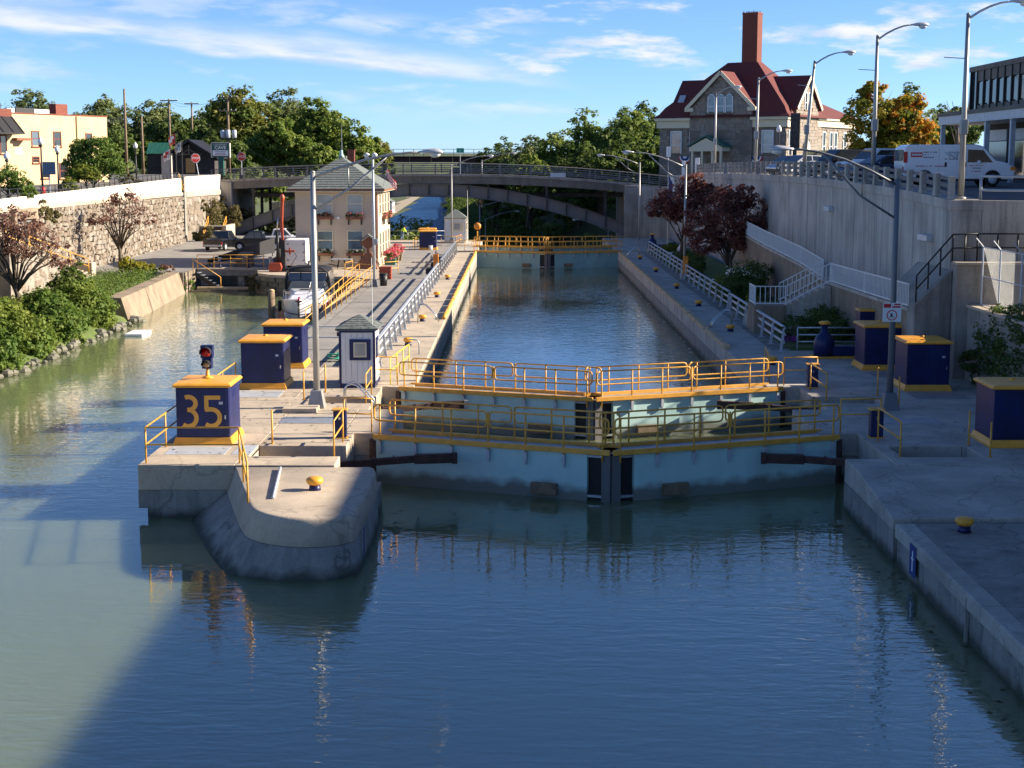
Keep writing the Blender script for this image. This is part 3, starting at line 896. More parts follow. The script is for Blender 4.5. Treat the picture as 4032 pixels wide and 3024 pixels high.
# ================================================================ LOCK GATES
def leaf_gate(name, label, P, Mt, side, group, teal='teal', rails=True, zt=1.45):
    """one gate leaf from its pivot P to the mitre post Mt; local x runs along the leaf, -y faces the camera"""
    P, Mt = Vector(P), Vector(Mt)
    a, b = (P, Mt) if side < 0 else (Mt, P)          # left to right
    d = b - a; L = d.length; rz = math.atan2(d.y, d.x)
    t = thing(name, label, 'lock gate', (a.x, a.y, 0), rz, group)
    mitre = L if side < 0 else 0.0
    s = -1 if side < 0 else 1                        # direction from the mitre into the leaf
    x0, x1 = (0, L - 0.75) if side < 0 else (0.75, L)
    part('skin_plate', MB().box(x0, x1, 0.0, 0.45, -1.2, zt), teal, t, bevel=0.015)
    # framed recess and mitre post at the meeting end
    e0, e1 = sorted((mitre + s * 0.30, mitre + s * 0.745))
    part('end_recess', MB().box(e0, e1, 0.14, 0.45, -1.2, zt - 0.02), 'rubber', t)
    for z_ in (zt - 0.10, 0.12): part('end_frame', MB().box(e0, e1, 0.0, 0.13, z_, z_ + 0.07), 'galv', t)
    m0, m1 = sorted((mitre + s * 0.015, mitre + s * 0.295))
    part('mitre_post', MB().box(m0, m1, -0.03, 0.45, -1.2, zt - 0.01), 'steelb', t, bevel=0.01)
    # heel post at the pivot
    hx = 0.0 if side < 0 else L
    part('heel_post', MB().lathe((hx, 0.22, -1.2), [(0.24, 0), (0.24, zt + 1.15)], 12), 'rust', t, True)
    # walkway: amber channels along both edges, steel deck planks between
    for y0 in (-0.13, 0.98):
        part('walkway_channel', MB().box(0.02, L - 0.02, y0, y0 + 0.12, zt + 0.005, zt + 0.16), 'yels', t, bevel=0.01)
    k = 6
    for i in range(k):
        part('deck_plate', MB().box(0.03 + i * (L - .06) / k, 0.03 + (i + 1) * (L - .06) / k - 0.015, 0.0, 0.97, zt + 0.02, zt + 0.05), 'galv', t)
    for i in range(4):
        xx = 0.6 + i * (L - 1.2) / 3
        part('deck_bearer', MB().box(xx - 0.05, xx + 0.05, 0.452, 0.975, zt - 0.2, zt), 'rust', t)
    # two runs of pipe railing, each of two round-cornered panels
    top, midr, r_ = zt + 1.12, zt + 0.62, 0.030
    xs_ = [0.25 + i * (L - 0.5) / 6 for i in range(7)]
    for yy in (-0.07, 1.04):
        sh = 0.0 if yy < 0 else 0.45 * (1 if side < 0 else -1)
        for i, xx in enumerate(xs_):
            put('post', vtube(top - zt + (0.22 if yy < 0 else 0.0), r_, 'yelr'), t, (min(L - .1, max(.1, xx + (sh if 0 < i < 6 else 0))), yy, zt - (0.22 if yy < 0 else 0.0)))
        xm = L * (0.5 if yy < 0 else 0.55)
        for u0, u1 in ((0.06, xm - 0.05), (xm + 0.05, L - 0.06)):
            c = 0.12
            pts = [(u0 + c, yy, top), (u1 - c, yy, top), (u1 - .035, yy, top - .035), (u1, yy, top - c), (u1, yy, midr + c), (u1 - .035, yy, midr + .035), (u1 - c, yy, midr), (u0 + c, yy, midr), (u0 + .035, yy, midr + .035), (u0, yy, midr + c), (u0, yy, top - c), (u0 + .035, yy, top - .035), (u0 + c, yy, top)]
            part('rail', MB().tube(pts, r_, 6), 'yelr', t, True)
    # white post sockets on the front skin
    for xx in xs_:
        if abs(xx - mitre) < 0.5: continue
        part('bracket', MB().box(xx - 0.05, xx + 0.05, -0.14, -0.001, zt - 0.34, zt - 0.06).box(xx - 0.035, xx + 0.035, -0.11, -0.03, zt - 0.45, zt - 0.34), 'galvw', t)
    # timber bumper block at the waterline
    bx_ = mitre + s * 2.1
    part('bumper', MB().box(bx_ - 0.42, bx_ + 0.42, -0.2, -0.002, 0.12, 0.47), 'wood', t, bevel=0.02)
    return t


ML, MR = -4.6, mx_(-4.6)
leaf_gate('gate_leaf', 'left leaf of the nearest teal lock gate with amber railings, in full shade', (ML, 47.75), (CX - 0.01, 44.95), -1, 'teal lock gate leaves')
leaf_gate('gate_leaf', 'right leaf of the nearest teal lock gate with amber railings, in full shade', (MR, 47.75), (CX + 0.01, 44.95), 1, 'teal lock gate leaves')
leaf_gate('gate_leaf', 'left leaf of the second teal lock gate, beside the white hut', (ML, 58.2), (CX - 0.01, 55.4), -1, 'teal lock gate leaves')
leaf_gate('gate_leaf', 'right leaf of the second teal lock gate, lit by a patch of sun', (MR, 58.2), (CX + 0.01, 55.4), 1, 'teal lock gate leaves')
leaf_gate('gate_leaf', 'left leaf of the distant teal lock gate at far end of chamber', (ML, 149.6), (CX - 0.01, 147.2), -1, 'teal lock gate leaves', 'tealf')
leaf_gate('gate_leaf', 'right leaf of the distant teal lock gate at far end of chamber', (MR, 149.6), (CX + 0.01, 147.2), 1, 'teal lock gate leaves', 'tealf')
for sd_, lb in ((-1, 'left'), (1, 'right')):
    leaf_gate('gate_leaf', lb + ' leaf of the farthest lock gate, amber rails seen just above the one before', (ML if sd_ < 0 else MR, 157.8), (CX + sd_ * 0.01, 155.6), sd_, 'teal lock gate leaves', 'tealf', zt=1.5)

# gate struts (rusty push arms from the pits to the leaves)
for sg, lab, yb, gy in ((-1, 'left strut arm of the nearest gate, rusty brown steel', 45.2, 46.35), (1, 'right strut arm of the nearest gate, rusty brown steel', 45.2, 46.35),
                        (-1, 'left strut arm of the second gate, rusty steel in sunlight', 55.1, 56.85), (1, 'right strut arm of the second gate, rusty brown steel', 55.1, 56.85)):
    f = (lambda x: x) if sg < 0 else mx_
    t = thing('gate_strut', lab, 'strut', (f(-6.6), yb, 1.0), 0, 'gate strut arms')
    a, b, c = Vector((f(-6.9), yb, 1.0)), Vector((f(-3.2), lerp((yb,), (gy,), .75)[0], 1.12)), Vector((f(-2.05), gy - 0.22, 1.14))
    part('arm', MB().beam(a, b, 0.18, 0.21), 'rust', t, bevel=0.01, wld=True)
    part('arm_head', MB().beam(b, c, 0.25, 0.28), 'rust', t, bevel=0.01, wld=True)
    part('pin_plate', MB().beam(c, c + Vector((0.16 * -sg, 0.02, 0)), 0.28, 0.32), 'galv' if 'sunlight' in lab else 'rust', t, wld=True)  # sunlit arm gets a paler metal plate, the sun put into its colour
    part('rack_wheel', MB().lathe((f(-6.6), yb, 0.84), [(0.55, 0), (0.55, 0.13), (0.2, 0.14), (0.2, 0.22)], 20), 'rust', t, wld=True)
    for k in range(4):
        q = a.lerp(b, 0.35 + 0.16 * k)
        part('stiffener', MB().box(q.x - 0.02, q.x + 0.02, q.y - 0.125, q.y + 0.125, q.z + 0.106, q.z + 0.14), 'rust', t, wld=True)


# ================================================================ MACHINERY CABINETS
def cabinet_proto(name, w_, d_, h_):
    t = thing(name, 'x', 'cabinet')
    b = part('body', MB().box(-w_ / 2, w_ / 2, 0, d_, 0.20, 0.20 + h_), 'navy', t, bevel=0.02)
    part('door', MB().box(-w_ / 2 + 0.06, w_ / 2 - 0.06, -0.012, 0.002, 0.28, h_ + 0.12), 'navy', t, bevel=0.006)
    # flared amber skirt and lid
    o = 0.10
    q = lambda k: [(-w_ / 2 - k, -k), (w_ / 2 + k, -k), (w_ / 2 + k, d_ + k), (-w_ / 2 - k, d_ + k)]
    part('skirt', loft([(q(o), 0.0), (q(o), 0.06), (q(o * 0.75), 0.11), (q(0.03), 0.235)]), 'yel', t)
    part('lid', loft([(q(0.05), h_ + 0.165), (q(0.085), h_ + 0.195), (q(0.085), h_ + 0.235), (q(0.02), h_ + 0.29), (q(-w_ * 0.38), h_ + 0.335)]), 'yel', t)
    part('knob', MB().lathe((0, d_ * 0.5, h_ + 0.32), [(0.11, 0), (0.10, 0.04), (0.05, 0.06), (0.05, 0.075)], 12), 'yel', t, True)
    for z_ in (0.45, h_ * .55, h_ - .05): part('hinge', MB().box(-w_ / 2 + .045, -w_ / 2 + .075, -.03, -.001, z_, z_ + .12), 'navy', t)
    for k in range(4): part('louvre', MB().box(w_ / 2 + .011, w_ / 2 + .022, d_ * .5 - .25, d_ * .5 + .25, h_ - .25 + k * .06, h_ - .215 + k * .06), 'navy', t)
    part('label_plate', MB().box(w_ / 2 - .3, w_ / 2 - .18, -.016, -.0125, h_ * .78, h_ * .83), 'galvw', t)
    h = part('handle', MB().box(w_ / 2 - 0.13, w_ / 2 - 0.09, -0.035, -0.012, h_ * 0.5, h_ * 0.5 + 0.12), 'chrome', t)
    part('side_panel', MB().box(w_ / 2 - 0.002, w_ / 2 + 0.01, 0.08, d_ - 0.08, 0.3, h_ + 0.1), 'navy', t, bevel=0.005)
    return t


GB = 'navy and amber machinery cabinets'
cb = cabinet_proto('machinery_cabinet', 1.62, 1.85, 1.62)
cb.location = (-9.69, 46.1, DZ); cb['label'] = 'navy cabinet with amber lid and the large number 35'; cb['group'] = GB
for loc, lab in (((-9.80, 57.75, DZ), 'navy cabinet with amber lid right behind the number 35 cabinet'),
                 ((-9.92, 63.7, DZ), 'navy cabinet with amber lid farthest back of the three left of the tall lamp'),
                 ((15.55, 57.4, DZ), 'navy cabinet with partly sunlit amber lid under the ivy wall'),
                 ((15.25, 63.2, DZ), 'navy cabinet half hidden by the signed lamp post'),
                 ((15.25, 45.75, DZ), 'navy cabinet cut by the right edge of the picture')):
    copytree(cb, loc, 0, lab)
for ch, u in (('3', -0.36), ('5', 0.32)):
    pass


def digit(pts, wd, dy=0.0):
    """flat stroke numeral in the x/z plane, from a smoothed centre line"""
    mb = MB(); n = len(pts); L_, R_ = [], []
    for i, p in enumerate(pts):
        a = Vector(pts[max(0, i - 1)]); b = Vector(pts[min(n - 1, i + 1)]); d = (b - a).normalized(); nn = Vector((-d.y, d.x)) * wd / 2
        L_.append(Vector(p) + nn); R_.append(Vector(p) - nn)
    for i in range(n - 1):
        q = [L_[i], L_[i + 1], R_[i + 1], R_[i]]
        mb.add([(v.x, 0.0, v.y) for v in q] + [(v.x, -0.006 - dy, v.y) for v in q], [(0, 1, 2, 3), (4, 7, 6, 5), (0, 4, 5, 1), (1, 5, 6, 2), (2, 6, 7, 3), (3, 7, 4, 0)])
    return mb


arc = lambda cx_, cz, rx, rz_, a0, a1, k=14: [(cx_ + rx * math.cos(R(a0 + (a1 - a0) * i / k)), cz + rz_ * math.sin(R(a0 + (a1 - a0) * i / k))) for i in range(k + 1)]
three = arc(-0.40, 0.235, 0.22, 0.20, 118, -80) + [(-0.44, 0.035)]
three2 = [(-0.44, 0.035)] + arc(-0.42, -0.22, 0.255, 0.255, 80, -128)
dg = digit(three, 0.135); d2 = digit(three2, 0.135, .003); dg.add(d2.v, d2.f)
part('number_three', dg, 'yels', cb).location = (-0.02, -0.014, 1.06)
five = digit([(0.60, 0.415), (0.17, 0.415)], 0.13)
f2 = digit([(0.17, 0.475), (0.17, 0.06)], 0.13, .003); five.add(f2.v, f2.f)
f3 = digit([(0.12, 0.045), (0.30, 0.055)] + arc(0.31, -0.205, 0.265, 0.26, 84, -130), 0.135, .006); five.add(f3.v, f3.f)
part('number_five', five, 'yels', cb).location = (-0.04, -0.018, 1.06)

# signal on the number cabinet
t = thing('traffic_signal', 'black two-lamp traffic signal with red lens on the number cabinet', 'signal', (-9.69, 47.02, DZ + 1.96))
part('stem', MB().lathe((0, 0, 0), [(0.20, 0), (0.13, 0.04), (0.06, 0.07), (0.05, 0.2), (0.04, 0.30)], 12), 'yel', t, True)
h = part('housing', MB().box(-0.19, 0.19, -0.1, 0.16, 0.62, 1.02).box(-0.15, 0.15, -0.1, 0.16, 0.29, 0.619), 'navy', t, bevel=0.02)
for z, r_, mt_ in ((0.82, 0.155, 'lensr'), (0.45, 0.115, 'lensg')):
    part('lens', MB().lathe((0, -0.13, z), [(r_, 0), (r_ * .9, 0.03)], 16, 'y'), mt_, t, True)
    vz = MB()
    for k in range(9):
        a0, a1 = R(-20 + 220 * k / 9), R(-20 + 220 * (k + 1) / 9)
        for A, B in ((a0, a1),):
            r2 = r_ * 1.12
            vz.add([(r2 * math.cos(A), -0.1, z + r2 * math.sin(A)), (r2 * math.cos(B), -0.1, z + r2 * math.sin(B)), (r2 * math.cos(B), -0.36, z + r2 * math.sin(B) * .96), (r2 * math.cos(A), -0.36, z + r2 * math.sin(A) * .96)], [(0, 1, 2, 3)])
    part('visor', vz, 'black', t)

# low operator pedestals beside the gates
pd = thing('control_pedestal', 'x', 'pedestal', (-5.62, 47.35, DZ), 0, 'navy control pedestals')
part('body', MB().box(-0.2, 0.2, -0.15, 0.2, 0.03, 0.88), 'navy', pd, bevel=0.015)
part('top', MB().box(-0.24, 0.24, -0.19, 0.24, 0.881, 0.93), 'yels', pd, bevel=0.01)
part('base', MB().box(-0.24, 0.24, -0.19, 0.24, 0, 0.029), 'yels', pd)
part('latch', MB().box(-0.03, 0.03, -0.17, -0.151, 0.6, 0.68), 'chrome', pd)
pd['label'] = 'small navy control pedestal on the left pier by the nearest gate'
copytree(pd, (11.3, 47.5, DZ), 0, 'small navy control pedestal on the right platform by the nearest gate')
copytree(pd, (11.35, 58.3, DZ), 0, 'small navy control pedestal on the right platform by the second gate')


# ================================================================ AMBER RAILINGS ON THE PIERS
def gr(label, pts, **k):
    return railing('pipe_railing', label, pts, group=k.pop('group', 'amber pipe railings on the lock'), **k)


gr('amber railing wrapping the front corner below the number 35 cabinet', [(-10.75, 48.2, DZ), (-10.75, 43.2, DZ), (-8.05, 43.2, DZ), (-6.95, 38.3, 1.5)], spacing=2.7, r=0.028)
gr('amber railing on basin side between number cabinet and next cabinet', [(-10.8, 57.6, DZ), (-10.8, 52.5, DZ)], spacing=2.5)
gr('short amber railing across pit beside left control pedestal', [(-5.45, 44.3, DZ), (-5.45, 46.6, DZ)], spacing=2.3, r=0.028)
gr('short amber railing across the strut pit on the right platform', [(11.25, 44.2, DZ), (11.2, 46.8, DZ)], spacing=2.3, r=0.028)
gr('short amber railing by right pedestal at the second gate', [(11.15, 54.6, DZ), (11.1, 57.4, DZ)], spacing=2.3, r=0.028)
gr('short amber railing in front of the white hut at the steps', [(-5.5, 54.3, DZ), (-5.5, 56.4, DZ)], spacing=2.0, r=0.028)
gr('amber landing railing at left end of the nearest gate', [(-4.7, 48.1, DZ + .03), (-5.6, 48.3, DZ + .03)], spacing=1.4, heights=(0.6, 1.1))
gr('amber landing railing at right end of the nearest gate', [(10.3, 48.1, DZ + .03), (11.6, 48.2, DZ + .03)], spacing=1.4, heights=(0.6, 1.1))
gr('amber landing railing at left end of the second gate', [(-4.7, 58.6, DZ + .03), (-5.75, 58.9, DZ + .03)], spacing=1.4, heights=(0.6, 1.1))
gr('amber landing railing at right end of the second gate', [(10.3, 58.6, DZ + .03), (11.6, 58.7, DZ + .03)], spacing=1.4, heights=(0.6, 1.1))
gr('bright yellow stair railing rising behind the second gate', [(-5.0, 58.9, DZ), (-4.6, 63.5, DZ)], spacing=1.6, mt='yelb')
gr('pale railing beside the right end of the second gate', [(9.95, 59.9, DZ), (10.2, 62.6, DZ)], spacing=1.4, mt='yels')
for i, (x, y, lb) in enumerate(((-7.6, 46.3, 'amber post behind left strut pit'), (-7.85, 55.1, 'amber post left of the lamp base'), (-7.3, 57.0, 'amber post behind lamp base in line with hut'),
                                (13.85, 46.2, 'amber post at the far right corner of right strut pit'), (13.9, 44.2, 'amber post at the near right corner of right strut pit'),
                                (13.4, 56.3, 'amber post left of signed lamp post'), (13.6, 53.9, 'amber post just right of signed lamp post'))):
    o = tag(part('chain_post', MB().tube([(0, 0, 0), (0, 0, 1.05)], 0.028, 8).lathe((0, 0, 0), [(0.07, 0), (0.07, 0.012)], 10), 'yelr', None, True), lb, 'post', 'amber chain posts')
    o.location = (x, y, DZ + 0.006)
tag(part('drain_pipe', MB().tube([(-6.75, 42.4, 1.58), (-6.35, 38.6, 1.56)], 0.045, 10), 'galvw', None, True), 'pale pipe lying on the pier nose beside the amber railing', 'pipe')


# mooring bollards
def bollard(x, y, z, label):
    t = thing('bollard', label, 'bollard', (x, y, z), 0, 'amber mooring bollards')
    part('stem', MB().lathe((0, 0, 0), [(0.17, 0), (0.155, 0.06), (0.14, 0.16)], 16), 'navy', t, True)
    part('cap', MB().lathe((0, 0, 0.15), [(0.14, 0), (0.21, 0.05), (0.235, 0.11), (0.22, 0.17), (0.15, 0.21), (0.05, 0.225)], 18), 'yel', t, True)


bollard(-5.42, 39.75, 1.51, 'amber mushroom bollard on the sunlit pier nose')
bollard(11.05, 36.9, 1.1, 'amber mushroom bollard alone on the shaded right foreground deck')
for i, (y, lb) in enumerate(((72, 'nearest amber bollard beside left guide rail'), (83, 'second amber bollard beside left guide rail, by the ladder hoop'), (98, 'third amber bollard beside the left guide rail'), (113, 'farthest amber bollard beside the left guide rail'))):
    bollard(-5.25, y, DZ, lb)
for i, (y, lb) in enumerate(((65, 'nearest amber bollard beside right guide rail'), (78, 'second amber bollard beside right guide rail'), (92, 'third amber bollard beside right guide rail'), (105, 'fourth amber bollard beside right guide rail'), (121, 'fifth amber bollard beside right guide rail'), (137, 'farthest amber bollard beside right guide rail'))):
    bollard(10.9, y, DZ, lb)


# guide rails along the chamber: cranked posts, three box rails
def guide_rail(name, label, x, y0, y1, side, mt, step=2.9):
    t = thing(name, label, 'guardrail', (x, y0, DZ), 0, 'silver guide rails along the chamber')
    pm = cmesh(('gpost', side, mt), lambda: MB().ext([(side * 0.02, 0.02), (side * -0.10, 0.02), (side * -0.02, 0.6), (side * 0.0, 0.95), (side * 0.05, 1.08), (side * 0.16, 1.13), (side * 0.17, 1.08), (side * 0.10, 1.02), (side * 0.09, 0.6)], -0.035, 0.035, 'y').box(-0.14, 0.14, -0.14, 0.14, 0.0, 0.022), mt)
    n = round((y1 - y0) / step)
    for i in range(n + 1): put('post', pm, t, (0, i * (y1 - y0) / n, 0))
    for dz, dx, w_, h_ in ((1.13, 0.05, 0.15, 0.06), (0.72, 0.14, 0.07, 0.11), (0.36, 0.12, 0.07, 0.11)):
        part('rail', MB().box(side * dx - w_ / 2, side * dx + w_ / 2, 0, y1 - y0, dz, dz + h_), mt, t, bevel=0.012)


guide_rail('guide_rail', 'silver guide rail in sun along the left side of the chamber', -5.95, 64.6, 113.8, -1, 'galvw')
guide_rail('guide_rail', 'farther silver guide rail on left side past the life ring post', -5.95, 117.5, 146.6, -1, 'galv')
guide_rail('guide_rail', 'silver guide rail in shade along right side, nearest length', 12.1, 69.6, 87.0, 1, 'galvw')
guide_rail('guide_rail', 'silver guide rail in shade along right side, middle length', 12.25, 89.0, 112.2, 1, 'galvw')
guide_rail('guide_rail', 'silver guide rail in shade along right side, far length', 12.4, 113.6, 146.0, 1, 'galvw')


# ladder hoops over the chamber edge
def hoop(x, y, side, label):
    t = thing('ladder_hoop', label, 'handrail', (x, y, DZ), 0, 'steel ladder hoops')
    for k in (0.0, 0.5):
        pts = [(0, k, 0), (0, k, 0.75)] + [(-side * (0.28 - 0.28 * math.cos(a)), k, 0.75 + 0.26 * math.sin(a)) for a in (0.5, 1.0, 1.57, 2.2)] + [(-side * 0.95, k, 0.45), (-side * 1.15, k, 0.05)]
        part('rail', MB().tube(pts, 0.028, 8), 'chrome', t, True)


hoop(-5.45, 82.0, -1, 'steel ladder hoop beside the second left bollard')
hoop(-6.05, 52.2, -1, 'steel ladder hoop in front of the white hut')
hoop(11.1, 78.8, 1, 'steel ladder hoop on the right coping near the guide rail')
hoop(11.0, 139.0, 1, 'distant steel ladder hoop at the far right of the chamber')
tag(part('bent_vent_pipe', MB().tube([(-4.5, 68.5, DZ), (-4.5, 68.5, DZ + 0.55), (-4.6, 68.5, DZ + 0.66), (-4.95, 68.5, DZ + 0.68)], 0.03, 8), 'galv', None, True), 'thin bent pipe on the left coping past the second gate', 'pipe')

# ================================================================ HUTS
def hut(name, label, x0, x1, y0, y1, h_, apex, trim, shing=True):
    t = thing(name, label, 'hut', ((x0 + x1) / 2, (y0 + y1) / 2, DZ), 0, 'white lock huts')
    w_, d_ = (x1 - x0) / 2, (y1 - y0) / 2
    # board walls: vertical boards side by side
    nb = 6
    for i in range(nb):
        a = -w_ + 2 * w_ * i / nb
        part('board', MB().box(a + 0.004, a + 2 * w_ / nb - 0.004, -d_, -d_ + 0.05, 0.16, h_), 'white', t, bevel=0.006)
        a = -d_ + 0.06 + (2 * d_ - 0.06) * i / nb
        part('board', MB().box(w_ - 0.05, w_, a + 0.004, a + (2 * d_ - 0.06) / nb - 0.004, 0.16, h_), 'white', t, bevel=0.006)
    part('wall', MB().box(-w_ + 0.01, w_ - 0.06, -d_ + 0.06, d_ - 0.01, 0.1, h_ - 0.01), 'white', t)
    part('base_board', MB().box(-w_ - 0.02, w_ + 0.02, -d_ - 0.02, d_ + 0.02, 0, 0.158), trim, t)
    for sx in (-1, 1):
        part('corner_board', MB().box(sx * w_ - 0.045, sx * w_ + 0.045, -d_ - 0.015, -d_ + 0.07, 0.16, h_), trim, t)
    part('frieze', MB().box(-w_ - 0.03, w_ + 0.03, -d_ - 0.03, d_ + 0.03, h_, h_ + 0.09), trim, t)
    # window: frame, pane, muntin
    wz0, wz1, cx_ = h_ * 0.50, h_ * 0.88, 0.18 * w_
    ww = w_ * 0.62
    f = part('window', MB().box(cx_ - ww, cx_ + ww, -d_ - 0.05, -d_ - 0.008, wz0, wz1), trim, t, bevel=0.01)
    part('inner_frame', MB().box(cx_ - ww * .62, cx_ + ww * .62, -d_ - 0.062, -d_ - 0.051, wz0 + .12, wz1 - .12), 'creamt', f)
    part('pane', MB().box(cx_ - ww * .48, cx_ + ww * .48, -d_ - 0.068, -d_ - 0.063, wz0 + .18, wz1 - .17), 'pane', f)
    f = part('window', MB().box(w_ + 0.008, w_ + 0.05, -ww, ww, wz0, wz1), trim, t, bevel=0.01)
    part('pane', MB().box(w_ + 0.051, w_ + 0.06, -ww * .6, ww * .6, wz0 + .12, wz1 - .12), 'glassb', f)
    # hipped roof with shingle courses
    e = 0.16; E0 = [(-w_ - e, -d_ - e), (w_ + e, -d_ - e), (w_ + e, d_ + e), (-w_ - e, d_ + e)]
    zr0 = h_ + 0.09
    rf = part('roof', MB().prism(E0, zr0, zr0 + 0.05).add([(p[0], p[1], zr0 + 0.05) for p in E0] + [(0, 0, apex)], [(0, 1, 4), (1, 2, 4), (2, 3, 4), (3, 0, 4)]), 'shingle', t)
    if shing:
        rows = 8
        A = Vector((0, 0, apex + 0.02))
        for k in range(4):
            p, q = Vector((*E0[k], zr0 + 0.06)), Vector((*E0[(k + 1) % 4], zr0 + 0.06))
            nrm = (q - p).cross(A - p).normalized()
            for r_ in range(rows):
                f0, f1 = r_ / rows, (r_ + 1.12) / rows
                a0, b0 = p.lerp(A, f0), q.lerp(A, f0); a1, b1 = p.lerp(A, min(1, f1)), q.lerp(A, min(1, f1))
                m = max(1, int(round((b0 - a0).length / 0.33)))
                for i in range(m):
                    u0, u1 = i / m + 0.006, (i + 1) / m - 0.006
                    lift = nrm * (0.012 + 0.012 * rnd.random())
                    vs_ = [a0.lerp(b0, u0) + lift, a0.lerp(b0, u1) + lift, a1.lerp(b1, u1), a1.lerp(b1, u0)]
                    lo = [v - nrm * 0.012 for v in vs_]
                    part('shingle', MB().add(vs_ + lo, [(0, 1, 2, 3), (0, 4, 5, 1), (1, 5, 6, 2), (2, 6, 7, 3), (3, 7, 4, 0)]), 'shingle', rf)
    return t


hut('lock_hut', 'small white hut with navy trim behind the tall lamp post', -6.86, -5.55, 58.15, 60.25, 2.14, 2.72, 'navy')
hut('lock_hut', 'distant white hut with grey roof at the far end of the chamber', -7.95, -5.7, 164.9, 167.2, 2.55, 3.65, 'creamt', False)
t = thing('whip_antenna', 'thin white antenna fixed to the right eave of the near hut', 'antenna', (-5.62, 58.3, DZ + 2.3))
part('mast', MB().tube([(0, 0, 0), (0, 0, 2.7)], 0.014, 5), 'signw', t)
part('mount', MB().box(-0.06, 0.06, -0.05, 0.05, -0.15, 0.02), 'galv', t)
t = thing('antenna_mast', 'thin pale mast standing at right behind the distant white hut', 'antenna', (-5.55, 167, DZ))
part('mast', MB().tube([(0, 0, 0), (0, 0, 5.6)], [0.05, 0.02], 6), 'signw', t)
part('foot', MB().box(-0.12, 0.12, -0.12, 0.12, 0, 0.05), 'galv', t)


# ================================================================ LAMP POSTS
def cobra(t, P, dirx, L=0.85, mt='lamp'):
    """cobra head luminaire at P pointing along dirx (local x)"""
    s = dirx
    mb = MB()
    prof = [(0.0, 0.05, 0.045), (0.12, 0.09, 0.07), (0.3, 0.15, 0.12), (0.55, 0.17, 0.15), (0.75, 0.13, 0.11), (0.86, 0.03, 0.03)]
    k = L / 0.86; n = 10
    for x, ry, rz_ in prof:
        for j in range(n):
            a = 2 * math.pi * j / n
            mb.v.append((P[0] + s * x * k, P[1] + ry * k * math.cos(a), P[2] + rz_ * k * math.sin(a) * (1 if math.sin(a) > 0 else 0.45)))
    for i in range(len(prof) - 1):
        for j in range(n): mb.f.append((i * n + j, i * n + (j + 1) % n, (i + 1) * n + (j + 1) % n, (i + 1) * n + j))
    mb.f += [tuple(range(n)), tuple((len(prof) - 1) * n + j for j in range(n))]
    h = part('lamp_head', mb, mt, t, True)
    part('lens', MB().blob((P[0] + s * 0.56 * k, P[1], P[2] - 0.06 * k), (0.2 * k, 0.14 * k, 0.13 * k)), 'lens', h, True)
    return h


def lamp_post(name, label, x, y, z, top, armx, tipz, truss=True, mt='pole', base=True, r0=0.12, r1=0.085, group=None, head=0.85, amat=None, lean=0.0):
    t = thing(name, label, 'lamp post', (x, y, z), 0, group)
    H = top - z; s = 1 if armx > 0 else -1
    if base:
        part('base', loft([([(-.30, -.30), (.30, -.30), (.30, .30), (-.30, .30)], 0.0), ([(-.29, -.29), (.29, -.29), (.29, .29), (-.29, .29)], 0.08), ([(-.19, -.19), (.19, -.19), (.19, .19), (-.19, .19)], 0.62)]), mt, t, bevel=0.02)
    else:
        part('base', MB().lathe((0, 0, 0), [(r0 * 1.8, 0), (r0 * 1.8, 0.06), (r0 * 1.2, 0.12)], 12), mt, t, True)
    part('pole', MB().tube([(0, 0, 0.05), (lean * .5, 0, H * .5), (lean, 0, H)], [r0, (r0 + r1) / 2, r1], 14), mt, t, True)
    part('cap', MB().lathe((lean, 0, H), [(r1 * 1.1, 0), (r1 * 1.1, 0.03), (r1 * .4, 0.07)], 12), mt, t, True)
    dz = tipz - top
    A = amat or mt
    pts = [(lean + s * r1 * .5, 0, H - 0.15)]
    for u in (0.25, 0.5, 0.75, 0.9, 1.0):
        pts.append((lean + armx * u, 0, H - 0.15 + (dz + 0.15) * math.sin(u * math.pi / 2)))
    part('arm', MB().tube(pts, [0.05, 0.048, 0.045, 0.042, 0.038, 0.035], 8), A, t, True)
    if truss:
        part('brace', MB().tube([(lean + s * r1 * .5, 0, H - 1.3), (lean + armx * .35, 0, H - 0.52), (lean + armx * 0.7, 0, H - 0.16 + (dz + 0.15) * 0.86)], 0.04, 8), A, t, True)
        part('strut', MB().tube([(lean + armx * .33, 0, H - 0.56), (lean + armx * .33, 0, H - 0.15 + (dz + .15) * 0.49)], 0.025, 6), A, t, True)
    cobra(t, (lean + armx - s * 0.05, 0, H + dz), s, head)
    return t


GL = 'tall lamp posts along the lock'
lamp_post('lock_lamp', 'tall grey lamp post on the left pier with truss arm reaching right', -7.15, 53.4, DZ, 9.8, 3.75, 10.5, group=GL)
R1_ = lamp_post('lock_lamp', 'tall dark lamp post on the right platform carrying a red and white sign', 13.05, 53.0, DZ, 9.55, -3.65, 10.6, group=GL, mt='poled')
lamp_post('lock_lamp', 'slim lamp post with long arm standing left of the far white hut', -7.15, 164.2, DZ, 9.9, 3.7, 10.85, group=GL, truss=False, r0=.10, r1=.06)
lamp_post('lock_lamp', 'grey lamp post rising through the plum tree, arm reaching left', 12.3, 113.2, DZ, 9.95, -3.9, 10.9, group=GL, r0=.1, r1=.075)
lamp_post('lock_lamp', 'grey lamp post by the right bridge abutment, arm reaching left', 12.6, 160.0, DZ, 10.1, -3.7, 10.9, group=GL, r0=.1, r1=.07)
lamp_post('lock_lamp', 'lower lock lamp under the bridge, left one, higher head', -5.2, 205, -5, 4.5, 5.4, 5.3, group=GL, truss=False, base=False, r0=.09, r1=.06)
lamp_post('lock_lamp', 'lower lock lamp under the bridge, left one, lower head', -5.2, 240, -7, 1.4, 4.6, 2.6, group=GL, truss=False, base=False, r0=.09, r1=.06)
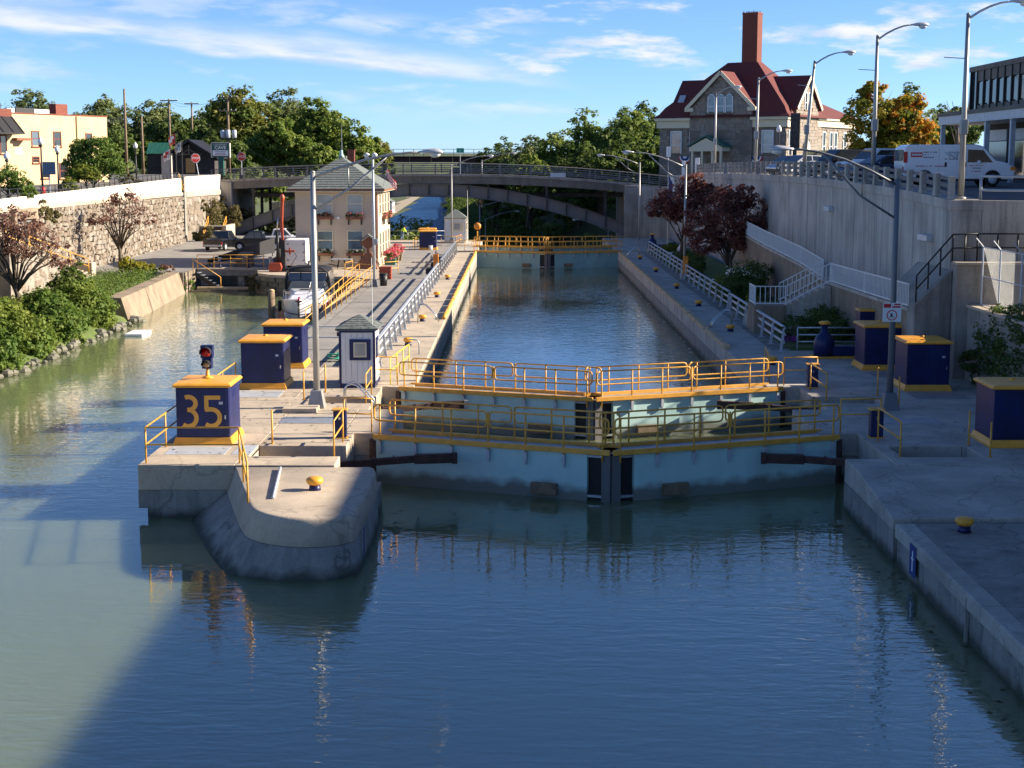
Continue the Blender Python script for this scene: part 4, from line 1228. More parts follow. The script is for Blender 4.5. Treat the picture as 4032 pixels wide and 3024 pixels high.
lamp_post('lock_lamp', 'lower lock lamp under the bridge, right one, arm reaching left', 12.6, 215, -5, 0.6, -4.3, 2.2, group=GL, truss=False, base=False, r0=.09, r1=.06)
# floodlight mast by the quay
t = thing('flood_mast', 'pale slim mast with twin floodlights standing before the stucco house', 'lamp post', (-10.05, 106.2, DZ))
part('base', loft([([(-.28, -.28), (.28, -.28), (.28, .28), (-.28, .28)], 0.0), ([(-.17, -.17), (.17, -.17), (.17, .17), (-.17, .17)], 0.55)]), 'poled', t, bevel=0.02)
part('pole', MB().tube([(0, 0, .05), (0, 0, 8.9)], [.11, .07], 12), 'galvw', t, True)
part('crossbar', MB().tube([(-0.55, 0, 8.85), (0.1, 0, 8.9)], 0.035, 8), 'galvw', t, True)
part('crossbar', MB().tube([(-0.28, 0, 8.5), (-0.3, 0, 8.95)], 0.03, 8), 'galvw', t, True)
for x in (-0.42, 0.12):
    h = part('floodlight', MB().lathe((x, -0.02, 9.08), [(0.05, 0.22), (0.14, 0.16), (0.2, 0.0), (0.2, -0.05)], 14, 'y'), 'lamp', t, True)
    part('lens', MB().lathe((x, -0.075, 9.08), [(0.18, 0.0), (0.12, -0.03)], 14, 'y'), 'lens', h, True)
part('junction_box', MB().box(0.1, 0.28, -0.12, 0.08, 3.0, 3.35), 'galvw', t, bevel=0.01)

# the sign on the right lamp post
t = thing('warning_sign', 'square red and white prohibition sign strapped to right lamp post', 'sign', (12.97, 52.78, 5.0))
part('plate', MB().box(-0.32, 0.32, 0, 0.012, -0.33, 0.33), 'signw', t)
part('red_header', MB().box(-0.29, -0.04, -0.004, -0.001, 0.16, 0.30).box(0.0, 0.29, -0.004, -0.001, 0.16, 0.22).box(0.06, 0.29, -0.004, -0.001, 0.25, 0.30), 'signr', t)['kind'] = 'stuff'
rg = MB()
for k in range(28):
    a0, a1 = 2 * math.pi * k / 28, 2 * math.pi * (k + 1) / 28
    rg.add([(.15 * math.cos(a0), -.004, -.1 + .15 * math.sin(a0)), (.15 * math.cos(a1), -.004, -.1 + .15 * math.sin(a1)), (.185 * math.cos(a1), -.004, -.1 + .185 * math.sin(a1)), (.185 * math.cos(a0), -.004, -.1 + .185 * math.sin(a0))], [(0, 1, 2, 3)])
part('prohibition_ring', rg, 'signr', t)
part('prohibition_bar', MB().beam((-.11, -.005, .01), (.11, -.005, -.21), 0.002, 0.03, (0, 1, 0)), 'signr', t)
part('swimmer_mark', MB().box(-.05, .02, -.003, -.001, -.14, -.04).box(-.09, .07, -.0035, -.0015, -.17, -.15), 'black', t)['kind'] = 'stuff'
part('strap', MB().lathe((0.04, 0.14, 0.2), [(0.125, 0), (0.125, 0.03)], 14), 'galv', t)
part('strap', MB().lathe((0.04, 0.14, -0.25), [(0.125, 0), (0.125, 0.03)], 14), 'galv', t)

# blue lettered plate on the right approach wall
t = thing('gauge_plate', 'blue plate with a white cross mark on the right approach wall', 'sign', (9.54, 35.9, 0.62))
part('plate', MB().box(-0.012, 0, -0.28, 0.28, -0.38, 0.38), 'bunt_b', t)
part('white_mark', MB().box(-0.016, -0.013, -0.04, 0.04, -0.26, 0.24), 'signw', t)
part('white_bar', MB().box(-0.017, -0.014, -0.11, 0.11, 0.02, 0.07), 'signw', t)
t = thing('gauge_plate', 'narrow blue gauge strip on the pier nose in shade', 'sign', (-3.93, 37.75, 0.5))
part('plate', MB().box(0, 0.02, -0.05, 0.05, -0.3, 0.5), 'bunt_b', t)

# ================================================================ LOCK HOUSE
HX0, HX1, HY0, HY1, HZ = -18.45, -11.62, 126.6, 138.2, 7.75
hs = thing('lock_house', 'two-storey tan stucco lock house with grey hipped roof and flower boxes', 'house', ((HX0 + HX1) / 2, 132.4, DZ))
part('wall', MB().box(HX0, HX1, HY0, HY1, DZ, HZ), 'stucco', hs, wld=True)
part('water_table', MB().box(HX0 - .04, HX1 + .04, HY0 - .04, HY1 + .04, DZ, DZ + 0.45), 'stucco', hs, wld=True)
o_ = 0.62
E0 = [(HX0 - o_, HY0 - o_), (HX1 + o_, HY0 - o_), (HX1 + o_, HY1 + o_), (HX0 - o_, HY1 + o_)]
cxh = (HX0 + HX1) / 2
rfm = MB(); rfm.add([(p[0], p[1], 7.98) for p in E0] + [(cxh, 130.6, 10.62), (cxh, 134.2, 10.62)], [(0, 1, 4), (1, 2, 5, 4), (2, 3, 5), (3, 0, 4, 5), (0, 3, 2, 1)])
roof = part('roof', rfm, 'shingle', hs, wld=True)
part('eave', MB().prism(E0, 7.82, 7.978), 'kiosk', hs, wld=True)
part('soffit', MB().prism([(p[0] * .98 + cxh * .02, p[1]) for p in E0], 7.752, 7.818), 'creamt', hs, wld=True)
for k in range(14):
    f0, f1 = k / 14, (k + 1) / 14
    A = [Vector((*E0[0], 7.99)), Vector((*E0[1], 7.99)), Vector((cxh, 130.6, 10.63))]
    a, b = A[0].lerp(A[2], f0), A[1].lerp(A[2], f0); c, d = A[1].lerp(A[2], f1), A[0].lerp(A[2], f1)
    u = Vector((0, -.02, .035))
    part('shingle_course', MB().add([a + u, b + u, c, d, a, b], [(0, 1, 2, 3), (4, 5, 1, 0)]), 'shingle', roof, wld=True)
part('ridge_cap', MB().tube([(cxh, 130.4, 10.62), (cxh, 134.3, 10.62)], 0.1, 8), 'shingle', roof, wld=True)
ch = part('chimney', MB().box(-14.75, -14.15, 132.6, 133.3, 9.6, 11.15).box(-14.8, -14.1, 132.55, 133.35, 11.151, 11.26), 'brick', hs, wld=True)
part('finial', MB().lathe((cxh, 130.7, 10.6), [(0.28, 0), (0.2, 0.12), (0.12, 0.4), (0.13, 0.55), (0.04, 0.6)], 10), 'tealf', hs, True, wld=True)
part('lightning_rod', MB().tube([(cxh + .05, 130.7, 11.1), (cxh + .05, 130.7, 13.4)], [0.03, 0.012], 5), 'galv', hs, wld=True)


def house_window(par, x0, x1, y, z0, z1, panes=2, arch=False, side=None, glass='pane', frame='creamt', wld=True, dep=0.05):
    """window in a wall facing -y (side None) or +x (side = x of the wall; x0..x1 then run along y)"""
    def bx(a0, a1, d0, d1, c0, c1):
        return MB().box(a0, a1, y - d1, y - d0, c0, c1) if side is None else MB().box(side + d0, side + d1, a0, a1, c0, c1)
    w_ = part('window', bx(x0, x1, -0.02, 0.012, z0, z1), glass, par, wld=wld)
    fr = 0.07
    for a0, a1, c0, c1 in ((x0 - fr, x0, z0 - fr, z1 + fr), (x1, x1 + fr, z0 - fr, z1 + fr)):
        part('jamb', bx(a0, a1, -0.02, dep, c0, c1), frame, w_, wld=True)
    part('lintel', bx(x0, x1, -0.02, dep, z1, z1 + fr), frame, w_, wld=True)
    part('sill', bx(x0 - fr - .05, x1 + fr + .05, -0.02, dep + 0.06, z0 - fr - .03, z0 - fr), frame, w_, wld=True)
    part('sill_rail', bx(x0, x1, -0.02, dep - 0.01, z0 - fr + .001, z0), frame, w_, wld=True)
    for k in range(1, panes):
        zz = z0 + (z1 - z0) * k / panes
        part('meeting_rail', bx(x0, x1, 0.013, dep - 0.012, zz - .03, zz + .03), frame, w_, wld=True)
    return w_


def flower_box(label, x0, x1, y, z, mats, side=None, seed=1):
    cx_, L_ = (x0 + x1) / 2, x1 - x0
    t = thing('flower_box', label, 'flower box', (cx_, y, z) if side is None else (side, cx_, z), 0 if side is None else R(90), 'flower boxes on the lock house')
    part('trough', MB().box(-L_ / 2, L_ / 2, -0.34, -0.03, -0.24, 0.0), 'kiosk', t, bevel=0.01)
    for s in (-.36, .36):
        part('bracket', MB().ext([(s * L_ - .05, -0.7), (s * L_ + .05, -0.7), (s * L_ + .05, -.242), (s * L_ - .05, -.242)], -0.12, -0.02, 'y'), 'black', t)
    leaves('foliage', [(-L_ * .3, -.2, .12, .32, .2, .22), (0, -.2, .15, .3, .2, .2), (L_ * .3, -.2, .12, .32, .2, .22)], 420, 0.11, 'l_dark', seed, t)
    leaves('blooms', [(-L_ * .25, -.25, .18, .35, .2, .2), (L_ * .25, -.25, .18, .35, .2, .2)], 160, 0.09, mats, seed + 1, t)


M['l_pink'] = leafmat('pink blossom', (0.55, 0.06, 0.12), (0.75, 0.30, 0.30), 4)
M['l_white'] = leafmat('white blossom', (0.70, 0.70, 0.62), (0.55, 0.62, 0.45), 4)
M['l_purple'] = leafmat('purple blossom', (0.40, 0.05, 0.45), (0.55, 0.15, 0.55), 4)
for x0, x1 in ((-16.62, -15.42), (-14.12, -12.92)):
    house_window(hs, x0, x1, HY0, 6.05, 7.5, 2)
    house_window(hs, x0, x1, HY0, 3.05, 4.5, 2, glass='glassb')
flower_box('dark flower box under the upper left front window', -16.75, -15.3, HY0, 5.75, 'l_pink', None, 3)
flower_box('flower box with red blooms under the upper right front window', -14.25, -12.8, HY0, 5.75, 'l_pink', None, 5)
flower_box('white flower box under the lower left front window', -16.75, -15.3, HY0, 2.75, 'l_white', None, 7)
flower_box('white flower box under the lower right front window', -14.25, -12.8, HY0, 2.75, 'l_white', None, 9)
for k in range(4):
    yy = 127.9 + k * 2.7
    house_window(hs, yy, yy + 1.0, 0, 5.9, 7.5, 2, side=HX1, glass='glassb')
    house_window(hs, yy, yy + 1.0, 0, 2.2, 4.3, 2, side=HX1, glass='glassb')
flower_box('flower box on the sunlit side of the lock house', 130.2, 132.2, 0, 5.6, 'l_pink', HX1, 11)
flower_box('flower box at the far end of the sunlit house side', 135.2, 137.2, 0, 5.6, 'l_pink', HX1, 13)
part('alarm_box', MB().box(-15.0, -14.78, HY0 - .1, HY0 - .002, 5.5, 5.72), 'white', hs, wld=True)
part('wall_lamp', MB().box(HX1 + .002, HX1 + .22, 135.9, 136.15, 4.7, 4.95), 'black', hs, wld=True)
part('downpipe', MB().tube([(HX1 - .12, HY0 - .06, 7.7), (HX1 - .12, HY0 - .06, 1.7)], 0.045, 8), 'kiosk', hs, wld=True)
# flag on the house corner
t = thing('flag', 'small striped flag on a slanting staff at house roof corner', 'flag', (-11.0, 128.0, 8.0))
part('staff', MB().tube([(-.5, .1, -.6), (.1, 0, 1.75)], 0.02, 6), 'galv', t)
for k in range(7):
    mb = MB(); z1 = 1.65 - k * 0.0
    pts = []
    for i in range(7):
        u = i / 6
        xx = 0.05 + 0.75 * u; zz = 1.6 - 1.15 * u * 0.95 - k * 0.11
        pts.append((xx + 0.03 * math.sin(u * 9), 0.08 * math.sin(u * 7 + k * .3), zz))
    for i in range(6): mb.add([pts[i], pts[i + 1], (pts[i + 1][0], pts[i + 1][1], pts[i + 1][2] - .11), (pts[i][0], pts[i][1], pts[i][2] - .11)], [(0, 1, 2, 3)])
    part('stripe', mb, 'signr' if k % 2 == 0 else 'signw', t)

# things round the house
for x, y, lb, sd_, mm in ((-10.9, 129.6, 'wooden planter of pink flowers nearest the house corner', 1, 'l_pink'), (-10.85, 132.4, 'middle planter of pink and cream flowers by the house side', 2, 'l_pink'), (-10.8, 135.4, 'farthest planter of pink flowers by the house side', 3, 'l_pink')):
    t = thing('flower_planter', lb, 'planter', (x, y, DZ), 0, 'flower planters by the lock house')
    part('tub', loft([([(-.42, -.42), (.42, -.42), (.42, .42), (-.42, .42)], 0.0), ([(-.5, -.5), (.5, -.5), (.5, .5), (-.5, .5)], 0.55)]), 'groof' if sd_ == 1 else 'wood', t, bevel=.02)
    leaves('foliage', [(0, 0, .75, .5, .5, .35)], 500, 0.13, 'l_shrub', sd_, t)
    leaves('blooms', [(0, 0, .9, .72, .72, .55), (.2, 0, 1.15, .5, .5, .4), (0, -.35, .5, .5, .25, .4)], 900, 0.14, mm, sd_ + 20, t)
t = thing('info_kiosk', 'brown wooden information stand with peaked roof before house corner', 'kiosk', (-12.25, 124.6, DZ))
part('post', MB().box(-.12, .12, -.1, .1, 0.0, 2.2), 'kiosk', t, bevel=.01)
part('base', loft([([(-1.25, -.55), (0.75, -.55), (0.75, .55), (-1.25, .55)], 0), ([(-.2, -.25), (.25, -.25), (.25, .25), (-.2, .25)], 1.3)]), 'kiosk', t)
part('roof', MB().ext([(-.85, 2.1), (0, 2.72), (.85, 2.1), (.85, 2.2), (0, 2.85), (-.85, 2.2)], -.4, .4, 'y'), 'shingle', t)
part('board', MB().ext([(-.68, 2.11), (0, 1.55), (.68, 2.11), (0, 2.62)], -.2, .2, 'y'), 'kiosk', t)
part('side_rail', MB().beam((.2, 0, 1.35), (.95, 0, 0.3), .12, .08), 'woodp', t)
t = thing('picnic_table', 'grey picnic table standing in front of the house', 'picnic table', (-14.5, 125.0, DZ))
part('table_top', MB().box(-.85, .85, -.38, .38, .72, .78), 'galvw', t, bevel=.01)
for s in (-1, 1):
    part('bench', MB().box(s * 1.25 - .22, s * 1.25 + .22, -.38, .38, .40, .45), 'galvw', t, bevel=.01)
    part('bench_arm', MB().beam((s * .2, 0, .2), (s * 1.2, 0, .39), .08, .06), 'black', t)
    part('leg', MB().beam((s * .35, 0, 0.02), (s * .2, 0, .72), .1, .1), 'black', t)
t = thing('litter_bin', 'black litter bin at the foot of the floodlight mast', 'bin', (-9.5, 107.2, DZ))
part('bin', MB().lathe((0, 0, 0), [(.24, 0), (.29, .8)], 16), 'black', t, True)
part('rim', MB().lathe((0, 0, .8), [(.31, 0), (.31, .05), (.2, .09)], 16), 'black', t, True)
t = thing('orange_crate', 'orange-brown slatted crate behind the floodlight mast', 'crate', (-9.9, 113.4, DZ))
for k in range(4): part('slat', MB().box(-.45, .45, -.4, .4, .03 + k * .24, .22 + k * .24), 'crane', t, bevel=.01)
t = thing('life_ring_post', 'orange life ring post between the two left guide rails', 'life ring', (-6.25, 115.6, DZ))
part('post', MB().box(-.05, .05, -.05, .05, 0, 1.5), 'black', t)
part('ring_case', MB().box(-.2, .2, -.14, -.051, .55, 1.75), 'orange', t, bevel=.08)
t = thing('life_ring_post', 'orange life ring post standing in the right guide rail', 'life ring', (12.35, 112.9, DZ))
part('post', MB().box(-.05, .05, -.05, .05, 0, 1.5), 'black', t)
part('ring_case', MB().box(-.2, .2, -.14, -.051, .45, 1.75), 'orange', t, bevel=.08)
t = thing('yellow_fan_buoy', 'round amber buoy on a stand left of the far gate', 'buoy', (-4.3, 160, DZ))
part('stand', MB().tube([(0, 0, 0), (0, 0, 1.5)], .06, 8), 'yelr', t)
part('disc', MB().lathe((0, 0, 2.0), [(.22, -.16), (.38, -.08), (.38, .08), (.22, .16)], 16, 'y'), 'orange', t, True)
# benches between the guide rail lengths
bn = thing('park_bench', 'dark bench inside the far left guide rail, nearest of three', 'bench', (-6.9, 119.2, DZ), R(90), 'dark benches by the chamber')
for k in range(3): part('seat_slat', MB().box(-.8, .8, -.25 + k * .17, -.11 + k * .17, .42, .46), 'black', bn)
for k in range(3): part('back_slat', MB().box(-.8, .8, .28, .32, .52 + k * .16, .64 + k * .16), 'black', bn)
for s in (-1, 1):
    part('leg', MB().box(s * .7 - .04, s * .7 + .04, -.25, .32, 0, .42), 'black', bn)
    part('arm', MB().box(s * .76 - .03, s * .76 + .03, -.25, .3, .62, .66), 'black', bn)
copytree(bn, (-6.9, 126.0, DZ), R(90), 'dark bench inside the far left guide rail, middle of three')
copytree(bn, (-6.9, 133.0, DZ), R(90), 'dark bench inside the far left guide rail, farthest of three')
# far cabinets
cf = copytree(cb, (-9.0, 151.7, DZ), 0, 'distant navy cabinet with amber lid and white bucket in front')
cf2 = copytree(cb, (-9.35, 156.5, DZ), 0, 'distant navy cabinet mostly hidden behind another cabinet')
for c_ in (cf, cf2):
    for q in list(c_.children):
        if q.name.startswith('number'): bpy.data.objects.remove(q)
    c_['group'] = GB
for o in list(COL.objects):
    if o.name.startswith('number_') and o.parent and o.parent != cb: bpy.data.objects.remove(o)
t = thing('bucket', 'white bucket standing at the foot of the distant cabinet', 'bucket', (-8.7, 151.3, DZ))
part('pail', MB().lathe((0, 0, 0), [(.16, 0), (.2, .42)], 14), 'signw', t, True)
part('rim', MB().lathe((0, 0, .42), [(.215, 0), (.215, .03), (.19, .03)], 14), 'signw', t)
gr('amber railing left of the distant cabinets', [(-10.4, 150.8, DZ), (-10.4, 157, DZ)], spacing=2)
gr('amber railing between distant cabinets and far hut', [(-8.0, 158, DZ), (-6.4, 158, DZ), (-6.0, 162, DZ)], spacing=1.6)
gr('amber railing at the left landing of the far gate', [(-6.3, 150.2, DZ), (-4.3, 149.9, DZ)], spacing=1.1)
gr('pale railing at the end of the lock path', [(-16.5, 170.8, DZ), (-8.2, 170.8, DZ)], spacing=2.0, mt='galv')

# person in hi-vis jacket leaning over the railing
pt = thing('person', 'person in lime hi-vis jacket and grey-blue trousers bending over the railing', 'person', (-12.9, 169.9, DZ))


def skin_obj(name, verts, edges, radii, mt, parent, root=0):
    me = bpy.data.meshes.new(name); me.from_pydata(verts, edges, []); me.materials.append(M[mt])
    o = put(name, me, parent)
    md = o.modifiers.new('skin', 'SKIN'); md.use_smooth_shade = True
    for i, v in enumerate(me.skin_vertices[0].data):
        r_ = radii[i]; v.radius = r_ if isinstance(r_, tuple) else (r_, r_); v.use_root = (i == root)
    s = o.modifiers.new('sub', 'SUBSURF'); s.levels = 1; s.render_levels = 1
    return o


J = [(0, 0, .95), (0.02, .0, 1.15), (.18, .06, 1.38), (.24, .08, 1.44), (.33, .08, 1.50), (.40, .08, 1.55),
     (.16, -.16, 1.36), (.3, -.2, 1.12), (.42, -.16, .98), (.16, .24, 1.36), (.3, .28, 1.12), (.42, .24, .98),
     (0, -.1, .9), (.05, -.11, .5), (0, -.12, .09), (.14, -.12, .05), (0, .1, .9), (-.12, .11, .5), (-.22, .12, .09), (-.08, .12, .05),
     (.46, -.15, .92), (.46, .25, .92)]
Eg = [(0, 1), (1, 2), (2, 3), (3, 4), (4, 5), (2, 6), (6, 7), (7, 8), (2, 9), (9, 10), (10, 11), (0, 12), (12, 13), (13, 14), (14, 15), (0, 16), (16, 17), (17, 18), (18, 19), (8, 20), (11, 21)]
rad = [.14, .15, .15, .07, .105, .09, .06, .05, .035, .06, .05, .035, .09, .065, .045, .04, .09, .065, .045, .04, .03, .03]
skin_obj('body', J, Eg, rad, 'skin', pt)
skin_obj('jacket', [J[i] for i in (0, 1, 2, 6, 7, 8, 9, 10, 11)], [(0, 1), (1, 2), (2, 3), (3, 4), (4, 5), (2, 6), (6, 7), (7, 8)], [.19, .2, .2, .1, .085, .065, .1, .085, .065], 'lime', pt)
skin_obj('trousers', [J[i] for i in (0, 12, 13, 14, 16, 17, 18)], [(0, 1), (1, 2), (2, 3), (0, 4), (4, 5), (5, 6)], [.165, .12, .095, .075, .12, .095, .075], 'denim', pt)
part('hair', MB().blob((.37, .08, 1.58), (.10, .1, .09)), 'hair', pt, True)

# ================================================================ BASIN: boat, docks, footbridge, machines
bt = thing('cabin_cruiser', 'white cabin cruiser with black canopy moored in the basin', 'boat', (-14.35, 103.5, 0), R(2))
# hull: bow towards the camera (-y)
st = [(-4.9, .06, 1.35, .30), (-4.3, .55, 1.28, .02), (-3.4, 1.0, 1.20, -.18), (-2.0, 1.35, 1.12, -.35), (0, 1.5, 1.05, -.4), (3.6, 1.45, 1.0, -.4)]
hb = MB()
for y, hw, zt_, zk in st:
    hb.v += [(-hw, y, zt_), (-hw * .86, y, zk * .4 + .15), (0, y, zk), (hw * .86, y, zk * .4 + .15), (hw, y, zt_)]
for i in range(len(st) - 1):
    for j in range(4): hb.f.append((i * 5 + j, i * 5 + j + 1, (i + 1) * 5 + j + 1, (i + 1) * 5 + j))
hb.f.append(tuple(len(st) * 5 - 5 + j for j in range(5)))
part('hull', hb, 'whitec', bt, True)
part('boot_stripe', MB().tube([(-hw * .93, y, .42) for y, hw, a, b in st] + [(hw * .93, y, .42) for y, hw, a, b in reversed(st)], .04, 6), 'navy', bt)
dk = MB()
for y, hw, zt_, zk in st: dk.v += [(-hw * .96, y, zt_ - .02), (0, y, zt_ + .16 * min(1, hw)), (hw * .96, y, zt_ - .02)]
for i in range(len(st) - 1):
    for j in range(2): dk.f.append((i * 3 + j, i * 3 + j + 1, (i + 1) * 3 + j + 1, (i + 1) * 3 + j))
part('deck', dk, 'whitec', bt, True)
part('cabin', loft([([(-.9, -2.9), (.9, -2.9), (1.2, 0.1), (-1.2, 0.1)], 1.1), ([(-.55, -2.3), (.55, -2.3), (1.05, 0.0), (-1.05, 0.0)], 1.62)]), 'whitec', bt, bevel=.08)
part('foredeck_hatch', MB().box(-.3, .3, -1.5, -.9, 1.621, 1.66), 'glass', bt, bevel=.02)
ws = part('windshield', loft([([(-1.15, -.15), (1.15, -.15), (1.3, 1.1), (-1.3, 1.1)], 1.55), ([(-.95, .45), (.95, .45), (1.15, 1.1), (-1.15, 1.1)], 2.15)], False), 'vinyl', bt)
cp_ = part('canopy', loft([([(-1.25, .5), (1.25, .5), (1.35, 3.2), (-1.35, 3.2)], 2.62), ([(-1.1, .75), (1.1, .75), (1.2, 3.0), (-1.2, 3.0)], 2.85), ([(-.7, 1.1), (.7, 1.1), (.8, 2.7), (-.8, 2.7)], 2.95)]), 'canvas', bt, True)
for x0, x1 in ((-1.18, -.45), (-.4, .4), (.45, 1.18)):
    part('clear_curtain', MB().poly([(x0, .42, 2.08), (x1, .42, 2.08), (x1 * .98, .52, 2.6), (x0 * .98, .52, 2.6)]), 'vinyl', cp_)
for x in (-1.24, -.42, .42, 1.24):
    part('canopy_strap', MB().beam((x, .40, 2.05), (x * .98, .5, 2.66), .06, .03), 'canvas', cp_)
part('canopy_hoop', MB().tube([(-1.34, .44, 1.5), (-1.36, .44, 2.1), (-1.22, .5, 2.62), (-.8, .55, 2.9), (0, .56, 2.98), (.8, .55, 2.9), (1.22, .5, 2.62), (1.36, .44, 2.1), (1.34, .44, 1.5)], .06, 8), 'canvas', cp_, True)
for s in (-1, 1):
    part('side_curtain', MB().poly([(s * 1.36, .5, 2.62), (s * 1.36, 3.2, 2.62), (s * 1.44, 3.4, 1.05), (s * 1.44, .9, 1.12)]), 'vinyl', cp_)
    part('bow_rail', MB().tube([(s * hw * .9, y, zt_ + .5) for y, hw, zt_, zk in st[:5]], .016, 6), 'chrome', bt)
    for y, hw, zt_, zk in st[1:5]: part('stanchion', MB().tube([(s * hw * .9, y, zt_), (s * hw * .9, y, zt_ + .5)], .014, 5), 'chrome', bt)
    part('fender', MB().lathe((s * 1.5, -1.6 if s < 0 else -2.6, .3), [(.05, 0), (.12, .08), (.12, .62), (.05, .7)], 10), 'canvas' if s < 0 else 'redc', bt, True)
part('anchor', MB().beam((0, -4.95, 1.3), (0, -4.5, 1.42), .1, .12).box(-.18, .18, -5.0, -4.9, 1.2, 1.3), 'redc', bt)['kind'] = 'stuff'
part('bicycle_frame', MB().tube([(.35, -2.2, 1.75), (.45, -1.9, 2.2), (.5, -1.3, 2.2), (.45, -1.0, 1.7)], .02, 5), 'chrome', bt)
for y in (-2.2, -1.05): part('bicycle_wheel', MB().tube([(.4, y + .28 * math.cos(a), 1.75 + .28 * math.sin(a)) for a in [k * .5236 for k in range(13)]], .018, 5), 'black', bt)
bt.scale = (1.1, 1.1, 1.05); bt.location.y = 103.2
for k, (x, lb) in enumerate(((-1.75, 'weathered wooden mooring pile left of the cruiser bow'), (1.25, 'grey dock box post right of the cruiser bow'))):
    t = thing('mooring_pile', lb, 'pile', (-14.35 + x, 99.0, -1))
    part('pile', MB().lathe((0, 0, 0), [(.24, 0), (.22, 2.9 - k * .8)], 12), 'wood' if k == 0 else 'poled', t, True)
    part('cap', MB().lathe((0, 0, 2.9 - k * .8), [(.24, 0), (.12, .08)], 12), 'woodp' if k == 0 else 'galv', t, True)
# floating gangway along the island side with amber rails
t = thing('boat_gangway', 'sloping gangway with amber rails beside the cruiser', 'gangway', (-11.6, 88, 0.8))
part('deck', MB().prism([(-12.2, 86), (-11.05, 86), (-11.05, 116), (-12.2, 116)], [.7, .7, 1.3, 1.3], [.82, .82, 1.5, 1.5]), 'woodp', t, wld=True)
rail_run(t, [(-12.1, 86.2, .82), (-12.1, 115.8, 1.5)], (.55, 1.05), .03, 'yelr', 2.6)
gr('amber railing along the service road above the gangway', [(-10.75, 84.5, DZ), (-10.75, 113, DZ)], spacing=2.6, r=.03)
gr('amber railing at the head of the gangway near the mast', [(-10.75, 113.4, DZ), (-13.2, 115.9, DZ), (-12.9, 118.5, DZ)], spacing=1.8, r=.03)
gr('short amber railing behind the orange crate', [(-10.4, 116.4, DZ), (-9.3, 117.8, DZ)], spacing=1.5, r=.03)
t = thing('barrier_gate', 'grey tube barrier with dark plates between lamp post and hut', 'barrier', (-8.8, 70.5, DZ))
for x in (-1.5, 1.3): part('post', MB().tube([(x, 0, 0), (x, 0, 1.1)], .05, 8), 'galvw', t)
for z in (.55, 1.05): part('rail', MB().tube([(-1.5, 0, z), (3.0, 0, z)], .035, 8), 'galvw', t)
for z in (.60, .82): part('plate', MB().box(.35, .75, -.06, -.036, z + .0, z + .19), 'black', t)
tag(part('rope_coil', MB().tube([(.25 * math.cos(a), .2 * math.sin(a), .05 + .008 * i) for i, a in enumerate([k * .5 for k in range(40)])], .03, 5), 'tarp', None, True), 'coil of green rope on the ground by the lamp post', 'rope').location = (-8.1, 66.0, DZ + .01)
tag(part('floating_dock', MB().box(-.55, .55, -1.1, 1.1, -.15, .16), 'signw', None, bevel=.06), 'small white float drifting in the basin', 'float').location = (-22.7, 90.3, 0)
# footbridge across the basin head
t = thing('footbridge', 'grey footbridge with amber railing across the basin head', 'footbridge', (-23, 124.5, 0))
for k in range(10):
    part('deck_plank', MB().box(-26.2 + k * .57, -26.2 + k * .57 + .55, 123.8, 125.6, 1.5, 1.62), 'conc', t, wld=True)
part('girder', MB().box(-26.2, -20.5, 123.85, 124.1, 1.05, 1.498), 'concw', t, wld=True)
for x in (-25.9, -22.9, -20.9): part('pier', MB().box(x, x + .55, 124.2, 125.3, -2, 1.49), 'concw', t, wld=True)
rail_run(t, [(-26.1, 123.9, 1.62), (-20.7, 123.9, 1.62)], (.45, .78, 1.1), .032, 'yelr', 1.3)
struct('basin_head_wall', MB().box(-26.2, -20.9, 127.6, 128.5, -2, 1.5), 'stonew')
for k, (x, lb) in enumerate(((-24.4, 'navy valve stand at left on the footbridge'), (-22.1, 'navy valve stand at right on the footbridge'))):
    t = thing('valve_stand', lb, 'valve', (x, 124.6, 1.62), 0, 'valve stands on the footbridge')
    part('column', MB().lathe((0, 0, 0), [(.16, 0), (.1, .12), (.09, .75), (.13, .85)], 10), 'navy', t, True)
    part('wheel', MB().tube([(-.25 + .22 * math.cos(a), -.14, .72 + .22 * math.sin(a)) for a in [k_ * .5236 for k_ in range(13)]], .025, 6), 'galv', t)
t = thing('basin_stairs', 'dark steel stairs with amber rail down to the basin landing', 'stairs', (-25.9, 122.4, 0))
for k in range(7): part('tread', MB().box(-25.9 + k * .3, -25.62 + k * .3, 122.2, 123.2, 1.35 - k * .2, 1.39 - k * .2), 'galv', t, wld=True)
part('stringer', MB().beam((-26.0, 122.2, 1.35), (-23.8, 122.2, -.1), .06, .3), 'black', t, wld=True)
rail_run(t, [(-26.1, 122.15, 1.6), (-23.9, 122.15, .15)], (.9,), .03, 'yelr', 2)
t = thing('timber_boom', 'weathered timber boom floating at the basin head', 'boom', (-23.6, 121.6, 0))
part('boom', MB().box(-25.7, -21.6, 121.5, 121.9, .08, .3), 'woodp', t, bevel=.03, wld=True)
part('boom', MB().box(-26.6, -22.2, 120.4, 120.75, -.05, .1), 'wood', t, bevel=.03, wld=True)
